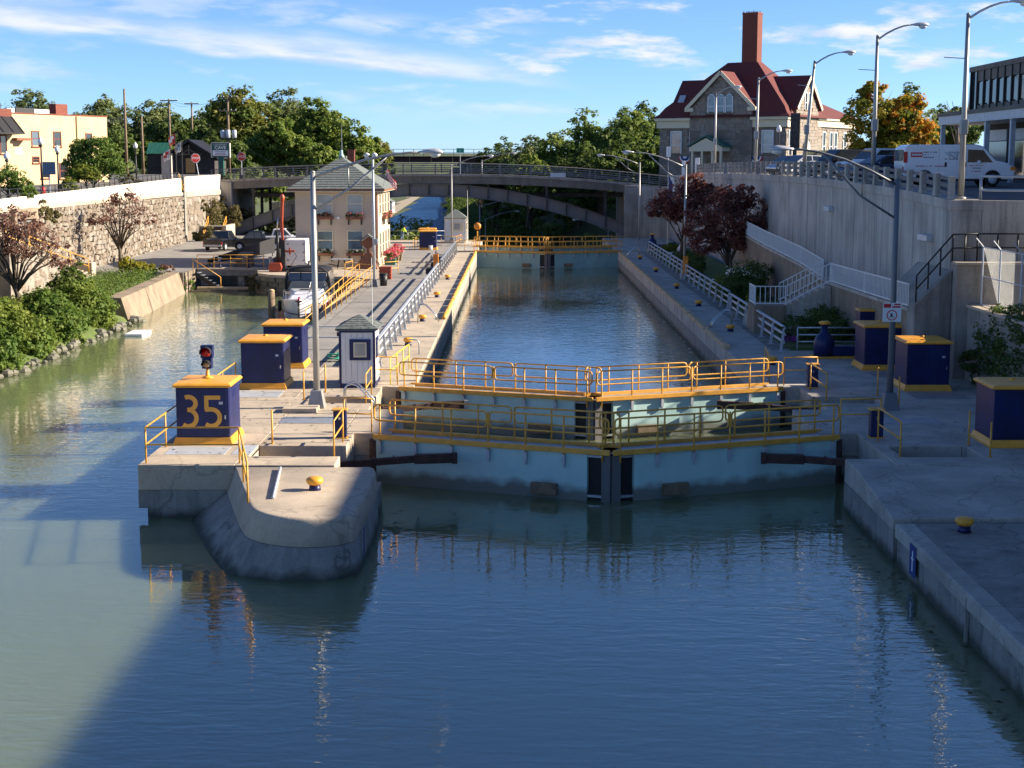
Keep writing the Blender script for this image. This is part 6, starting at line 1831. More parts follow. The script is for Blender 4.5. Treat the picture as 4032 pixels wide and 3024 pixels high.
def pickup(label, loc, rz, paint):
    t = vehicle('pickup_truck', label, 'pickup', loc, rz, [(-2.75, 1.02), (-2.7, 1.12), (-.55, 1.15), (1.35, 1.12), (2.5, 1.05), (2.7, .9)], (-1.75, 1.75), .39, 1.98,
                [(-.6, 1.15), (-.42, 1.85), (.75, 1.88), (1.5, 1.13)], [[(-.42, 1.2), (-.3, 1.75), (.25, 1.78), (.25, 1.2)], [(.33, 1.2), (.33, 1.78), (.7, 1.78), (1.25, 1.2)]], paint, zb_=.42)
    part('bed', MB().box(-2.6, -.68, -.8, .8, 1.121, 1.16), 'black', t)
    part('tailgate', MB().box(-2.78, -2.752, -.85, .85, .62, 1.1), paint, t, bevel=.01)
    return t


pickup('black pickup truck seen from behind at the yard edge', (-29.0, 149.4, 1.68), R(82), 'blackc')
pickup('black pickup truck side-on beside the orange crane', (-25.6, 150.5, 1.62), R(182), 'blackc')
pickup('white pickup truck behind the black one in yard', (-24.6, 156.5, 1.6), R(4), 'whitec')
# black fabric ramp fence and stone block in the yard
t = thing('ramp_fence', 'black fabric covered ramp fence rising to the right in the yard', 'fence', (-24.6, 133, 1.6))
part('fabric', MB().add([(-26.0, 127.5, 1.75), (-22.6, 141, 1.9), (-22.6, 141, 3.3), (-26.0, 127.5, 2.15), (-25.9, 127.5, 1.75), (-22.5, 141, 1.9), (-22.5, 141, 3.3), (-25.9, 127.5, 2.15)], [(0, 1, 2, 3), (4, 7, 6, 5), (3, 2, 6, 7), (1, 5, 6, 2), (0, 3, 7, 4)]), 'canvas', t, wld=True)
for y in (128, 134, 140.8): part('post', MB().tube([(-26.05 + (y - 127.5) * .252, y, 1.6), (-26.05 + (y - 127.5) * .252, y, 2.15 + (y - 127.5) * .085)], .05, 6), 'black', t, wld=True)
t = thing('stone_pier', 'broken pale stone pier head at the footbridge', 'pier', (-22.9, 127.6, 0))
for k, (x0, x1, z0, z1) in enumerate(((-23.6, -22.2, 1.55, 2.0), (-23.5, -22.25, 2.01, 2.4), (-23.2, -22.2, 2.41, 2.75))): part('block', MB().box(x0, x1, 126.4, 128.2, z0, z1), 'stone', t, bevel=.06, wld=True)
t = thing('basin_corner_wall', 'pale block stone corner wall at the basin head', 'wall', (-27, 121, 0))
part('backing', MB().box(-28.2, -26.3, 119.6, 123.4, -2, 1.55), 'mortar', t, wld=True)
for rw in range(5):
    for k in range(4):
        put('stone', cmesh(('cblock',), lambda: MB().box(-.5, .5, -.5, .5, -.5, .5), 'stone'), t, (-27 + 27 + .68, -1.0 + k * .98 + (.2 if rw % 2 else 0), .1 + rw * .34), (0, 0, rnd.uniform(-.05, .05)), (.3, .86, .31))
    for k in range(2):
        put('stone', cmesh(('cblock',), None, 'stone'), t, (-.7 + k * .95, -1.42, .1 + rw * .34), (0, 0, rnd.uniform(-.05, .05)), (.86, .3, .31))
leaves('weeds', [(.8, -1.2, .7, .35, .5, .6), (.85, .6, .5, .3, .7, .5), (-.3, -1.6, .9, .5, .3, .5)], 700, .15, 'l_shrub', 8, t)
for k, x in enumerate((-20.6, -20.1, -19.6)):
    t = thing('white_bollard', ('left', 'middle', 'right')[k] + ' of three stubby cream posts behind the footbridge rail', 'post', (x, 126.6, 1.55), 0, 'stubby cream posts')
    part('shaft', MB().lathe((0, 0, 0), [(.15, 0), (.14, .75)], 10), 'creamt', t, True)
    part('cap', MB().lathe((0, 0, .75), [(.18, 0), (.18, .08), (.05, .12)], 10), 'ivory', t, True)

# ================================================================ ROAD BRIDGE
BY = 180.0


def zd(x): return 8.85 - (0.00216 if x > -9 else 0.00104) * (x + 9) ** 2


def za(x): return 7.62 - 0.0089 * (x + 10.5) ** 2


br = thing('road_bridge', 'grey steel arch road bridge across the lock', 'bridge', (-10.5, BY, 1.5))
xs_ = [-36 + 2.25 * i for i in range(26)]          # -36 .. 20.25
mb = MB()
for i in range(len(xs_) - 1):
    a, b = xs_[i], xs_[i + 1]
    part('fascia_panel', MB().ext([(a + .01, zd(a) - 1.15), (b - .01, zd(b) - 1.15), (b - .01, zd(b) - .3), (a + .01, zd(a) - .3)], BY + .02, BY + .35, 'y'), 'fascia', br, wld=True)
    part('curb', MB().ext([(a, zd(a) - .29), (b, zd(b) - .29), (b, zd(b)), (a, zd(a))], BY - .12, BY + .5, 'y'), 'conca', br, wld=True)
    mb.ext([(a, zd(a) - .5), (b, zd(b) - .5), (b, zd(b) - .1), (a, zd(a) - .1)], BY + .52, BY + 15, 'y')
part('deck', mb, 'asphd', br, wld=True)
# arch rib: plates with stiffeners and flanges
na = 20; x0, x1 = -33.5, 12.5
ax = [x0 + (x1 - x0) * i / na for i in range(na + 1)]
for yy, nm in ((BY + .15, 'rib_plate'), (BY + 12.5, 'rear_rib_plate')):
    for i in range(na):
        a, b = ax[i], ax[i + 1]
        part(nm, MB().ext([(a + .02, za(a) - 1.3), (b - .02, za(b) - 1.3), (b - .02, za(b)), (a + .02, za(a))], yy, yy + .1, 'y'), 'steelb', br, wld=True)
for i in range(na + 1):
    a = ax[i]
    part('stiffener', MB().box(a - .05, a + .05, BY - .1, BY + .149, za(a) - 1.27, za(a) - .03), 'steeld', br, wld=True)
for off, nm in ((0.0, 'top_flange'), (-1.36, 'bottom_flange')):
    mb = MB()
    for i in range(na): mb.ext([(ax[i], za(ax[i]) + off), (ax[i + 1], za(ax[i + 1]) + off), (ax[i + 1], za(ax[i + 1]) + off + .06), (ax[i], za(ax[i]) + off + .06)], BY - .1, BY + .4, 'y')
    part(nm, mb, 'steelb', br, wld=True)
for i in range(1, na + 1, 3):
    a = ax[i]
    if zd(a) - .95 - za(a) < .35: continue
    for yy in (BY + .4, BY + 6.3, BY + 12.6):
        part('column', MB().box(a - .16, a + .16, yy, yy + .3, za(a) - .2, zd(a) - .96), 'steeld', br, wld=True)
    part('floor_beam', MB().box(a - .15, a + .15, BY + .72, BY + 13.5, zd(a) - 1.5, zd(a) - .97), 'steeld', br, wld=True)
for yy in (BY + 3, BY + 6, BY + 9): part('stringer', MB().box(-33, 12.4, yy, yy + .25, 6.1, 6.5), 'steeld', br, wld=True)
# abutments
part('abutment', MB().box(12.4, 14.0, BY - .3, BY + 15, -3, zd(13) - .3), 'conca', br, bevel=.04, wld=True)
part('abutment', MB().box(-35.6, -33.6, BY - .3, BY + 15, -3, zd(-34) - .32), 'conca', br, bevel=.04, wld=True)
part('wing_wall', MB().prism([(14.01, BY - .2), (14.01, BY + .5), (20, BY + .5), (20, BY - .2)], 1.0, [zd(14) - .31] * 2 + [zd(20) + .3] * 2), 'concs', br, wld=True)


def bridge_rail(label, y):
    t = thing('bridge_railing', label, 'railing', (-9, y, 8.8), 0, 'bridge railings')
    pm = cmesh(('bpost',), lambda: MB().ext([(-.10, 0), (.10, 0), (.05, .25), (.06, .8), (.0, 1.2), (-.07, 1.2), (-.05, .6)], -.07, .07, 'y'), 'railg')
    X = [-36 + 3.75 * i for i in range(17)]
    for x in X: put('post', pm, t, (x + 9, 0, zd(x) - 8.8), (0, 0, R(90)))
    fx = [-36 + 1.875 * i for i in range(33)]
    for h, r_ in ((1.18, .07), (.92, .045), (.66, .045), (.42, .045), (.2, .045)):
        part('rail', MB().tube([(x, y, zd(x) + h) for x in fx], r_, 6), 'railg', t, True, wld=True)


bridge_rail('near railing of the road bridge, silver rails on curved posts', BY + .1)
bridge_rail('far railing of the road bridge, seen through the near one', BY + 14.4)
tag(part('bridge_plate', MB().box(-.9, .9, 0, .04, -.25, .25), 'galvw', None), 'small pale name plate on the bridge curb', 'sign').location = (4.6, BY - .17, zd(4.6) + .25)
t = thing('street_name_sign', 'green street name sign on a thin post above the bridge', 'sign', (-7.2, BY + 10, 8.6))
part('post', MB().tube([(0, 0, 0), (0, 0, 3.2)], .04, 6), 'galvw', t)
part('plate', MB().box(-.45, .45, -.02, .02, 2.75, 3.3), 'tarp', t)
t = thing('street_name_sign', 'white and green sign stack on a post at the bridge right end', 'sign', (17.6, BY + 1, 7.9))
part('post', MB().tube([(0, 0, 0), (0, 0, 4.1)], .05, 6), 'galvw', t)
part('plate', MB().box(-.25, .25, -.03, .03, 2.9, 4.1), 'signw', t)
lamp_post('street_lamp', 'small lamp on the bridge with arm reaching right', -4.6, BY + 13, 8.4, 10.4, 3.6, 11.3, truss=False, base=False, r0=.08, r1=.06, head=.75)
# railway bridge behind
rb = thing('railway_bridge', 'dark red railway girder bridge behind the road bridge', 'bridge', (-16, 300, 10))
for k in range(9): part('girder_panel', MB().box(-38 + k * 4.2, -33.85 + k * 4.2, 300, 300.4, 10.2, 11.2), 'rrail', rb, wld=True)
part('deck', MB().box(-38, 0, 299.5, 303, 11.21, 11.35), 'steeld', rb, wld=True)
for k in range(20): part('fence_post', MB().box(-38 + k * 1.95, -37.9 + k * 1.95, 299.6, 299.7, 11.36, 12.7), 'glassb', rb, wld=True)
for z_ in (12.0, 12.65): part('fence_rail', MB().box(-38, 0, 299.55, 299.62, z_, z_ + .09), 'galvw', rb, wld=True)
for x in (-36, -3): part('pier', MB().box(x - 1.5, x + 1.5, 299.8, 302.5, -17, 10.19), 'stoned', rb, wld=True)
t = thing('canal_building', 'small white building with grey roof on the far canal bank', 'building', (-67, 760, -14.2))
part('wall', MB().box(-6, 5, -8, 8, 0, 5), 'white', t)
part('roof', MB().ext([(-6.6, 5), (5.6, 5), (-.5, 8.2)], -8.5, 8.5, 'y'), 'shingle', t)
for k in range(4): part('window', MB().box(5.001, 5.06, -6.5 + k * 3.6, -4.8 + k * 3.6, 1.4, 3.4), 'glass', t)
t = thing('corrugated_wall', 'pale corrugated wall behind the left end of the arch', 'wall', (-29.5, 198, 1.6))
for k in range(14): part('sheet', MB().box(-2.6 + k * .4, -2.24 + k * .4, -.03 * (k % 2), .1, 0, 3.4 + k * .06), 'ivory', t)
t = thing('flag', 'blue and white flag hanging beside the right bridge abutment', 'flag', (14.6, 150, 5.5))
part('staff', MB().tube([(0, 0, -4), (0, 0, 3.6)], .045, 6), 'galv', t)
for k, mt_ in enumerate(('bunt_b', 'bunt_b', 'signw', 'signw')):
    mb = MB()
    for i in range(6):
        z0_, z1_ = 3.3 - i * .5, 3.3 - (i + 1) * .5
        f_ = lambda z: .06 + k * .2 * (1 - (z - .3) / 4.4) + .05 * math.sin(z * 3)
        mb.add([(f_(z0_), -.02 * k, z0_), (f_(z0_) + .22, -.02 * k - .05, z0_ - .1), (f_(z1_) + .22, -.02 * k - .05, z1_ - .1), (f_(z1_), -.02 * k, z1_)], [(0, 1, 2, 3)])
    part('flag_fold', mb, mt_, t)

o = leaves('roadside_thicket', [(-34 + 1.6 * k + rnd.uniform(-.6, .6), rnd.uniform(199, 207), rnd.uniform(4.5, 7.2), 1.9, 1.9, 1.8) for k in range(11)], 9000, .4, 'l_green', 77); o['kind'] = 'stuff'

o = leaves('undergrowth', [(-33 + 1.5 * k + rnd.uniform(-.6, .6), rnd.uniform(197, 201), rnd.uniform(1.0, 4.2), 1.7, 1.7, 1.7) for k in range(10)], 8000, .4, 'l_dark', 78); o['kind'] = 'stuff'

# ================================================================ RIGHT BANK
rw_ = thing('retaining_wall', 'tall streaked grey concrete retaining wall below the upper road', 'wall', (WX, 100, 1.5))
ye = [61.6, 67.5, 73.4, 79.6, 86, 92.5, 99, 106, 113, 120.5, 128, 136, 144, 152, 165, 178]
for a, b in zip(ye, ye[1:]):
    for k in (.3, .75): part('drain_hole', MB().lathe((WX - .002, a + (b - a) * k, 3.2 + (a % 2) * .4), [(.07, 0), (.07, .01)], 8, 'x'), 'rubber', rw_, wld=True)
    part('panel', MB().prism([(WX, a + .03), (WX + 1.2, a + .03), (WX + 1.2, b - .03), (WX, b - .03)], 0.5, [zr(a) - .32] * 2 + [zr(b) - .32] * 2), 'concs', rw_, wld=True)
    part('coping', MB().prism([(WX - .07, a + .01), (WX + 1.22, a + .01), (WX + 1.22, b - .01), (WX - .07, b - .01)], [zr(a) - .315] * 2 + [zr(b) - .315] * 2, [zr(a) + .1] * 2 + [zr(b) + .1] * 2), 'concs', rw_, bevel=.02, wld=True)
    part('joint_filler', MB().box(WX + .05, WX + 1.2, b - .029, b + .029, .5, zr(b) - .33), 'steeld', rw_, wld=True)
part('return_wall', MB().prism([(WX + 1.21, 61.6), (WX + 1.21, 62.6), (60, 62.6), (60, 61.6)], .5, [zr(61.6) + .08, zr(61.6) + .08, 8.2, 8.2]), 'concs', rw_, wld=True)
for y_, z_ in ((120, 7.9), (85.5, 7.6), (65.0, 7.0)):
    t = thing('wall_light', {120: 'flat pale wall light far along the retaining wall', 85.5: 'flat pale wall light midway along the retaining wall', 65.0: 'flat pale wall light at the near end of retaining wall'}[y_], 'wall light', (WX, y_, z_), 0, 'flat wall lights')
    part('housing', MB().box(-.28, -.005, -.75, .75, -.13, .13), 'galvw', t, bevel=.02)
    part('bracket', MB().box(-.15, -.004, .78, .9, -.08, .08), 'black', t)
gdr = thing('road_guardrail', 'grey three-rail guardrail with flared posts on the retaining wall', 'guardrail', (WX + .2, 62, 8.5))
pm = cmesh(('rpost',), lambda: MB().ext([(-.27, 0), (.27, 0), (.18, .25), (.17, .85), (.22, 1.15), (-.22, 1.15), (-.17, .85), (-.18, .25)], -.26, -.05, 'x'), 'concs')
y = 62.0
yy = []
while y < 150: yy.append(y); y += 2.2
for y in yy: put('post', pm, gdr, (0, y - 62, zr(y) + .1 - 8.5), (0, 0, 0), (1, 1, .8))
for h, hh in ((.16, .12), (.42, .17), (.72, .13)):
    mb = MB()
    for a, b in zip(yy, yy[1:]):
        mb.add([(WX + .08 + dx, q, zr(q) + .1 + h + dz) for q in (a, b) for dx, dz in ((0, 0), (.1, 0), (.1, hh), (0, hh))], [(0, 1, 5, 4), (1, 2, 6, 5), (2, 3, 7, 6), (3, 0, 4, 7)])
    part('rail', mb, 'railg', gdr, wld=True)
rail_run(gdr, [(WX + 1.2, 61.9, 8.65), (24, 61.9, 8.6)], (.4, .95), .06, 'galv', 2.2)
t = thing('white_end_panel', 'white slanted end panel where guardrail meets the bridge approach', 'panel', (WX + .1, 151.5, 9.0))
part('panel', MB().box(-.15, .15, -1.3, 0, -.6, 1.6), 'white', t, bevel=.02)
part('panel', MB().box(-1.2, -.9, 2.0, 2.3, -.6, 1.3), 'white', t, bevel=.02)

# road lamps on the wall
GS = 'street lamps along the upper road'
for y_, lb, ln in ((58.9, 'nearest street lamp of upper road, cut by top edge', 0), (78.0, 'street lamp of upper road behind the van rear', 0), (97.2, 'leaning street lamp of upper road before the red gable', .55), (116.8, 'street lamp of upper road in front of the stone building', .1), (141, 'farthest street lamp of upper road by the portico', 0)):
    zb_ = zr(max(62, y_)) + .1
    lp = lamp_post('street_lamp', lb, WX + .55, max(62.4, y_), zb_, 16.4 if y_ > 60 else 16.0, 1.7 if y_ < 130 else 1.5, 16.95 if y_ > 60 else 16.5, truss=False, base=False, r0=.13, r1=.075, group=GS, head=.9, amat='galv', lean=ln)
    part('junction_box', MB().box(ln * .3 - .14, ln * .3 + .14, -.17, .17, 2.6, 3.2), 'pole', lp, bevel=.02)
    part('banner_arm', MB().tube([(ln * .8, 0, 5.6), (ln * .8 - .9, 0, 5.65)], .02, 5), 'galv', lp)

# abutment with black stair rail, terrace edge wall with ivy and chain-link
ab = thing('stair_abutment', 'stained concrete stair abutment with black railing below the road', 'abutment', (16.8, 63, 1.5))
part('block', MB().prism([(15.9, 61.1), (17.38, 61.1), (17.38, 66.5), (16.1, 66.5)], .8, [4.5, 5.9, 5.9, 4.6]), 'conca', ab, bevel=.04, wld=True)
part('block', MB().box(17.39, 22, 60.6, 61.55, .8, 6.15), 'conca', ab, bevel=.04, wld=True)
part('slab_edge', MB().box(17.3, 22, 60.3, 61.0, 6.151, 6.24), 'conc', ab, wld=True)
rail_run(ab, [(16.0, 61.3, 4.55), (17.4, 61.3, 6.2), (18.3, 61.0, 6.24)], (.55, 1.1), .035, 'black', .62)
rail_run(ab, [(18.3, 61.0, 6.24), (21.5, 61.0, 6.24)], (.55, 1.1), .035, 'black', .8)
tw = thing('terrace_wall', 'rough ivy-hung wall behind the cabinets at the right edge', 'wall', (18.2, 50, 1.5))
part('wall', MB().prism([(18.0, 30), (18.9, 30), (18.9, 60.6), (17.9, 60.6)], .5, 4.45), 'conca', tw, wld=True)
part('coping', MB().box(17.8, 18.9, 30, 60.55, 4.451, 4.56), 'conc', tw, bevel=.02, wld=True)
leaves('ivy', [(-.35, 7.5, 1.5, .25, 1.8, 1.2), (-.4, 4.5, 1.7, .3, 2.2, 1.4), (-.4, 9.3, .8, .3, 1.2, .8), (-.3, .5, 1.2, .25, 2.5, 1.3), (.0, 6.0, 3.1, .4, 2.2, .5)], 6500, .13, 'l_dark', 6, tw)
cl = thing('chain_link_fence', 'pale chain-link fence with barbed arms on the terrace', 'fence', (18.3, 56, 4.56))
for y in (50.5, 53, 55.5, 58, 60.2):
    part('post', MB().tube([(0, y - 56, 0), (0, y - 56, 2.3)], .035, 8), 'galvw', cl)
    part('barb_arm', MB().tube([(0, y - 56, 2.3), (-.3, y - 56, 2.65)], .025, 6), 'galvw', cl)
for z_ in (.05, 1.15, 2.3): part('rail', MB().tube([(0, -5.5, z_), (0, 4.2, z_)], .022, 6), 'galvw', cl)
mb = MB()
for k in range(-24, 98):
    for s in (-1, 1):
        ya = -5.5 + k * .1; yb = ya + s * 2.25
        lo, hi = 0.05, 2.3
        if ya < -5.5 or ya > 4.2 or yb < -5.5 or yb > 4.2: continue
        mb.tube([(0, ya, lo), (0, yb, hi)], .004, 3, False)
part('wire_mesh', mb, 'galv', cl)['kind'] = 'stuff'

# ramp walk with white railing, stairs and landing
rp = thing('ramp_walk', 'sloping ramp walk on brown concrete walls below the retaining wall', 'ramp', (16.6, 80, 1.6))
RZ = [(62, 4.30), (70, 4.2), (78.4, 4.12), (86, 4.5), (99, 4.85), (114, 5.4)]
for (a, z0), (b, z1) in zip(RZ, RZ[1:]):
    part('wall', MB().prism([(15.95, a + .01), (17.35, a + .01), (17.35, b - .01), (15.95, b - .01)], .8, [z0 - .16] * 2 + [z1 - .16] * 2), 'concb', rp, wld=True)
    part('walk_slab', MB().prism([(15.85, a), (17.35, a), (17.35, b), (15.85, b)], [z0 - .15] * 2 + [z1 - .15] * 2, [z0] * 2 + [z1] * 2), 'concd', rp, bevel=.01, wld=True)


def baluster_rail(label, pts, h=.95):
    t = thing('white_railing', label, 'railing', pts[0], 0, 'white baluster railings')
    L0 = Vector(pts[0])
    bm_ = cmesh(('bal', h), lambda: MB().box(-.016, .016, -.016, .016, .06, h), 'white')
    for a, b in zip(pts, pts[1:]):
        a, b = Vector(a), Vector(b); n = max(2, int((b - a).length / .24))
        for k in range(n): put('baluster', bm_, t, a.lerp(b, k / n) - L0)
        for z_ in (.08, h):
            part('rail', MB().beam(a + Vector((0, 0, z_)) - L0, b + Vector((0, 0, z_)) - L0, .05, .05), 'white', t)
        put('post', cmesh(('balp', h), lambda: MB().box(-.03, .03, -.03, .03, 0, h + .04), 'white'), t, b - L0)
    return t


baluster_rail('white railing of the ramp walk, nearer length', [(15.9, 62.1, 4.3), (15.9, 70, 4.2), (15.9, 77.4, 4.12)])
baluster_rail('white railing of the ramp walk, far length under the plum tree', [(15.9, 79.6, 4.16), (15.9, 86, 4.5), (15.9, 99, 4.85), (15.9, 113, 5.35)])
stt = thing('garden_stairs', 'concrete garden stairs with square landing below the ramp walk', 'stairs', (14, 78.5, 1.6))
for k in range(7): part('step', MB().box(13.6 + k * .33, 13.95 + k * .33, 77.6, 79.4, 1.6, 3.0 + k * .155), 'concd', stt, wld=True)
part('landing', MB().box(12.0, 13.59, 77.4, 79.6, 1.5, 2.95), 'concb', stt, bevel=.02, wld=True)
for k in range(6): part('lower_step', MB().box(12.1, 13.5, 79.6 + k * .35, 79.95 + k * .35, 1.5, 2.75 - k * .2), 'concd', stt, wld=True)
baluster_rail('white railing on the near side of the garden stairs', [(12.05, 79.4, 2.96), (12.05, 77.5, 2.96), (13.6, 77.5, 2.96), (15.85, 77.5, 4.14)])
baluster_rail('white railing on the far side of the garden stairs', [(13.6, 79.5, 2.96), (15.85, 79.5, 4.14)])

# machinery at the right of the second gate
cp_ = thing('navy_winch', 'navy bell-shaped winch housing with amber mushroom cap', 'winch', (13.6, 67.4, DZ))
part('base', MB().box(-.55, .55, -.5, .5, 0, .1), 'yels', cp_)
part('drum', MB().lathe((0, 0, .1), [(.46, 0), (.46, .62), (.40, .78), (.30, .92), (.17, 1.05), (.15, 1.38)], 22), 'navy', cp_, True)
part('cap', MB().lathe((0, 0, 1.48), [(.2, 0), (.27, .05), (.27, .11), (.15, .16)], 20), 'yel', cp_, True)
part('gear_case', MB().box(.3, 1.7, -.32, .3, .11, .55), 'navy', cp_, bevel=.05)
part('motor', MB().lathe((1.7, 0, .45), [(.3, 0), (.32, .1), (.32, .6), (.2, .7)], 16, 'x'), 'navy', cp_, True)
part('gear_base', MB().box(.56, 2.4, -.4, .4, 0, .1), 'yels', cp_)
c2 = copytree(cp_, (13.3, 152, DZ), 0, 'distant navy winch housing by the right bridge abutment')
tb = thing('tall_navy_cabinet', 'tall narrow navy cabinet with amber lid behind signed lamp', 'cabinet', (15.7, 68.0, DZ))
part('body', MB().box(-.42, .42, 0, .8, 0.05, 2.0), 'navy', tb, bevel=.02)
part('lid', MB().box(-.47, .47, -.05, .85, 2.0, 2.1), 'yels', tb, bevel=.03)
part('vent', MB().tube([(.3, .4, 2.1), (.3, .4, 2.25), (.36, .3, 2.33)], .06, 8), 'galvw', tb, True)
part('plate', MB().box(-.05, .05, -.012, -.001, 1.3, 1.45), 'galv', tb)
gr('pale three-rail fence behind the navy winch', [(12.9, 70.1, DZ), (15.6, 70.1, DZ)], spacing=2.4, heights=(.4, .72, 1.05), mt='galvw', r=.035)
t = thing('black_gate', 'low black bar gate at the near end of right guide rail', 'gate', (12.2, 70.2, DZ))
part('top_rail', MB().beam((0, 0, .95), (.75, 0, .95), .03, .03), 'black', t)
part('bottom_rail', MB().beam((0, 0, .1), (.75, 0, .1), .03, .03), 'black', t)
for k in range(8): part('bar', MB().box(-.01 + k * .105, .01 + k * .105, -.01, .01, .1, .95), 'black', t)
for k, (x, y, lb, rz) in enumerate(((14.1, 106, 'white garden lounge chair nearest the rose bush', 20), (14.2, 138, 'white garden lounge chair farther back under the plum tree', 30))):
    t = thing('lounge_chair', lb, 'chair', (x, y, 1.75), R(rz), 'white lounge chairs')
    for j in range(5): part('seat_slat', MB().box(-.75 + j * .2, -.58 + j * .2, -.3, .3, .36, .39), 'white', t)
    for j in range(4): part('back_slat', MB().beam((.28 + .1 * j, -.3, .42 + .17 * j), (.28 + .1 * j, .3, .42 + .17 * j), .02, .15), 'white', t)
    for dx in (-.65, .25):
        for s in (-.27, .27): part('leg', MB().box(dx - .03, dx + .03, s - .03, s + .03, 0, .36), 'white', t)

# ---------------------------------------------------------------- upper road: vehicles
vn = vehicle('cargo_van', 'white cargo van with red and blue lettering behind the guardrail', 'van', (21.35, 75.3, zr(75.3)), 0,
             [(-2.85, 1.1), (-2.83, 1.9), (-2.7, 2.04), (-2.5, 2.1), (.95, 2.1), (1.2, 2.02), (1.9, 1.3), (2.5, 1.18), (2.75, 1.02), (2.85, .8)], (-1.75, 1.75), .38, 2.0, None, [], 'whitec', zb_=.36)
vn.scale = (.94, .96, .96); vn.location.x = 21.25
for s in (-1, 1):
    part('door_window', MB().poly([(.42, s * 1.006, 1.22), (1.72, s * 1.006, 1.22), (1.2, s * 1.006, 1.83), (.42, s * 1.006, 1.86)]), 'glass', vn)
    part('tall_tail_light', MB().box(-2.86, -2.66, s * 1.0 - .012, s * 1.0 + .012, 1.2, 1.75), 'taill', vn)
part('windscreen', MB().poly([(1.28, -.85, 2.0), (1.28, .85, 2.0), (1.93, .9, 1.33), (1.93, -.9, 1.33)]), 'glass', vn)
part('rear_glass', MB().box(-2.87, -2.851, -.85, .85, 1.3, 1.85), 'glassb', vn)
for x in (-.75, .25): part('door_handle', MB().box(x, x + .1, -1.03, -1.001, 1.0, 1.22), 'black', vn)
for x in (-1.05, -.12, .36): part('door_seam', MB().box(x, x + .015, -1.004, -1.001, .5, 1.9), 'galv', vn)
part('indicator', MB().box(2.62, 2.88, -1.02, -.82, .82, 1.0), 'amberl', vn)
lg = part('logo_panel', MB().box(-2.5, -1.9, -1.008, -1.002, 1.48, 1.72), 'signr', vn)
for k in range(5): part('logo_mark', MB().box(-2.45 + k * .11, -2.37 + k * .11, -1.013, -1.009, 1.55, 1.65), 'signw', lg)
for x0_, x1_, z_, mt_ in ((-1.85, -1.15, 1.72, 'bluec'), (-1.85, -1.45, 1.6, 'denim'), (-1.85, -1.25, 1.47, 'bluec'), (-.75, .2, 1.72, 'denim'), (-.7, .15, 1.63, 'denim'), (-.55, .0, 1.54, 'bluec'), (-.55, .05, 1.46, 'denim'), (-.75, .1, 1.38, 'bluec'), (-2.3, -.65, 1.03, 'signr'), (.55, 1.3, 1.06, 'signr'), (.7, 1.2, .93, 'bluec'), (.65, 1.2, .78, 'signr')):
    n = int((x1_ - x0_) / .07)
    mb = MB()
    for k in range(n):
        if rnd.random() < .84: mb.box(x0_ + k * .07, x0_ + k * .07 + .045, -1.006, -1.0025, z_ - .025, z_ + .03)
    part('lettering', mb, mt_, vn)['kind'] = 'stuff'


def sedan(label, x, y, rz, paint, suv=False, cat='car'):
    if suv:
        return vehicle('parked_car', label, cat, (x, y, zr(y)), R(rz), [(-2.35, .95), (-2.3, 1.1), (1.1, 1.08), (2.15, 1.0), (2.35, .75)], (-1.4, 1.4), .37, 1.9,
                       [(-2.25, 1.1), (-1.95, 1.74), (.35, 1.78), (1.15, 1.08)], [[(-1.9, 1.16), (-1.8, 1.66), (-.9, 1.68), (-.9, 1.16)], [(-.8, 1.16), (-.8, 1.68), (.25, 1.68), (.85, 1.16)]], paint, 'cars parked along the upper road')
    return vehicle('parked_car', label, cat, (x, y, zr(y)), R(rz), [(-2.3, .85), (-2.2, .98), (-1.5, 1.0), (1.0, .95), (2.1, .8), (2.3, .62)], (-1.4, 1.4), .33, 1.8,
                   [(-1.75, .98), (-1.0, 1.42), (.2, 1.44), (1.1, .95)], [[(-1.35, 1.02), (-.95, 1.36), (-.35, 1.38), (-.35, 1.02)], [(-.27, 1.02), (-.27, 1.38), (.18, 1.38), (.8, 1.0)]], paint, 'cars parked along the upper road')


sedan('black sedan parked farthest along the upper road', 19.9, 113.5, 205, 'blackc')
sedan('silver sedan parked beside the leaning street lamp', 19.3, 105.0, 205, 'silver')
sedan('large black sport utility car left of the street lamp', 20.4, 98.0, 200, 'blackc', True)
sedan('white sport utility car with roof bars behind the van', 20.9, 90.0, 200, 'whitec', True)
sedan('dark blue sedan parked directly left of the van', 19.7, 83.5, 200, 'bluec')
sedan('small red car low behind the guardrail', 22.8, 93.5, 200, 'redc')
t = thing('dark_sign_panel', 'tall dark panel sign in front of the red gable', 'sign', (29.7, 166, 8.8))
part('panel', MB().box(-.5, .5, -.15, .15, 2.6, 6.6), 'cinder', t, bevel=.03)
part('post', MB().box(-.2, .2, -.1, .1, 0, 2.6), 'black', t)
t = thing('globe_lamp', 'white globe lamp on black post at stone building corner', 'lamp post', (28.3, 168, 8.8))
part('post', MB().tube([(0, 0, 0), (0, 0, 4.6)], .08, 8), 'black', t)
part('globe', MB().lathe((0, 0, 4.6), [(.15, 0), (.28, .15), (.28, .4), (.1, .75)], 12), 'signw', t, True)

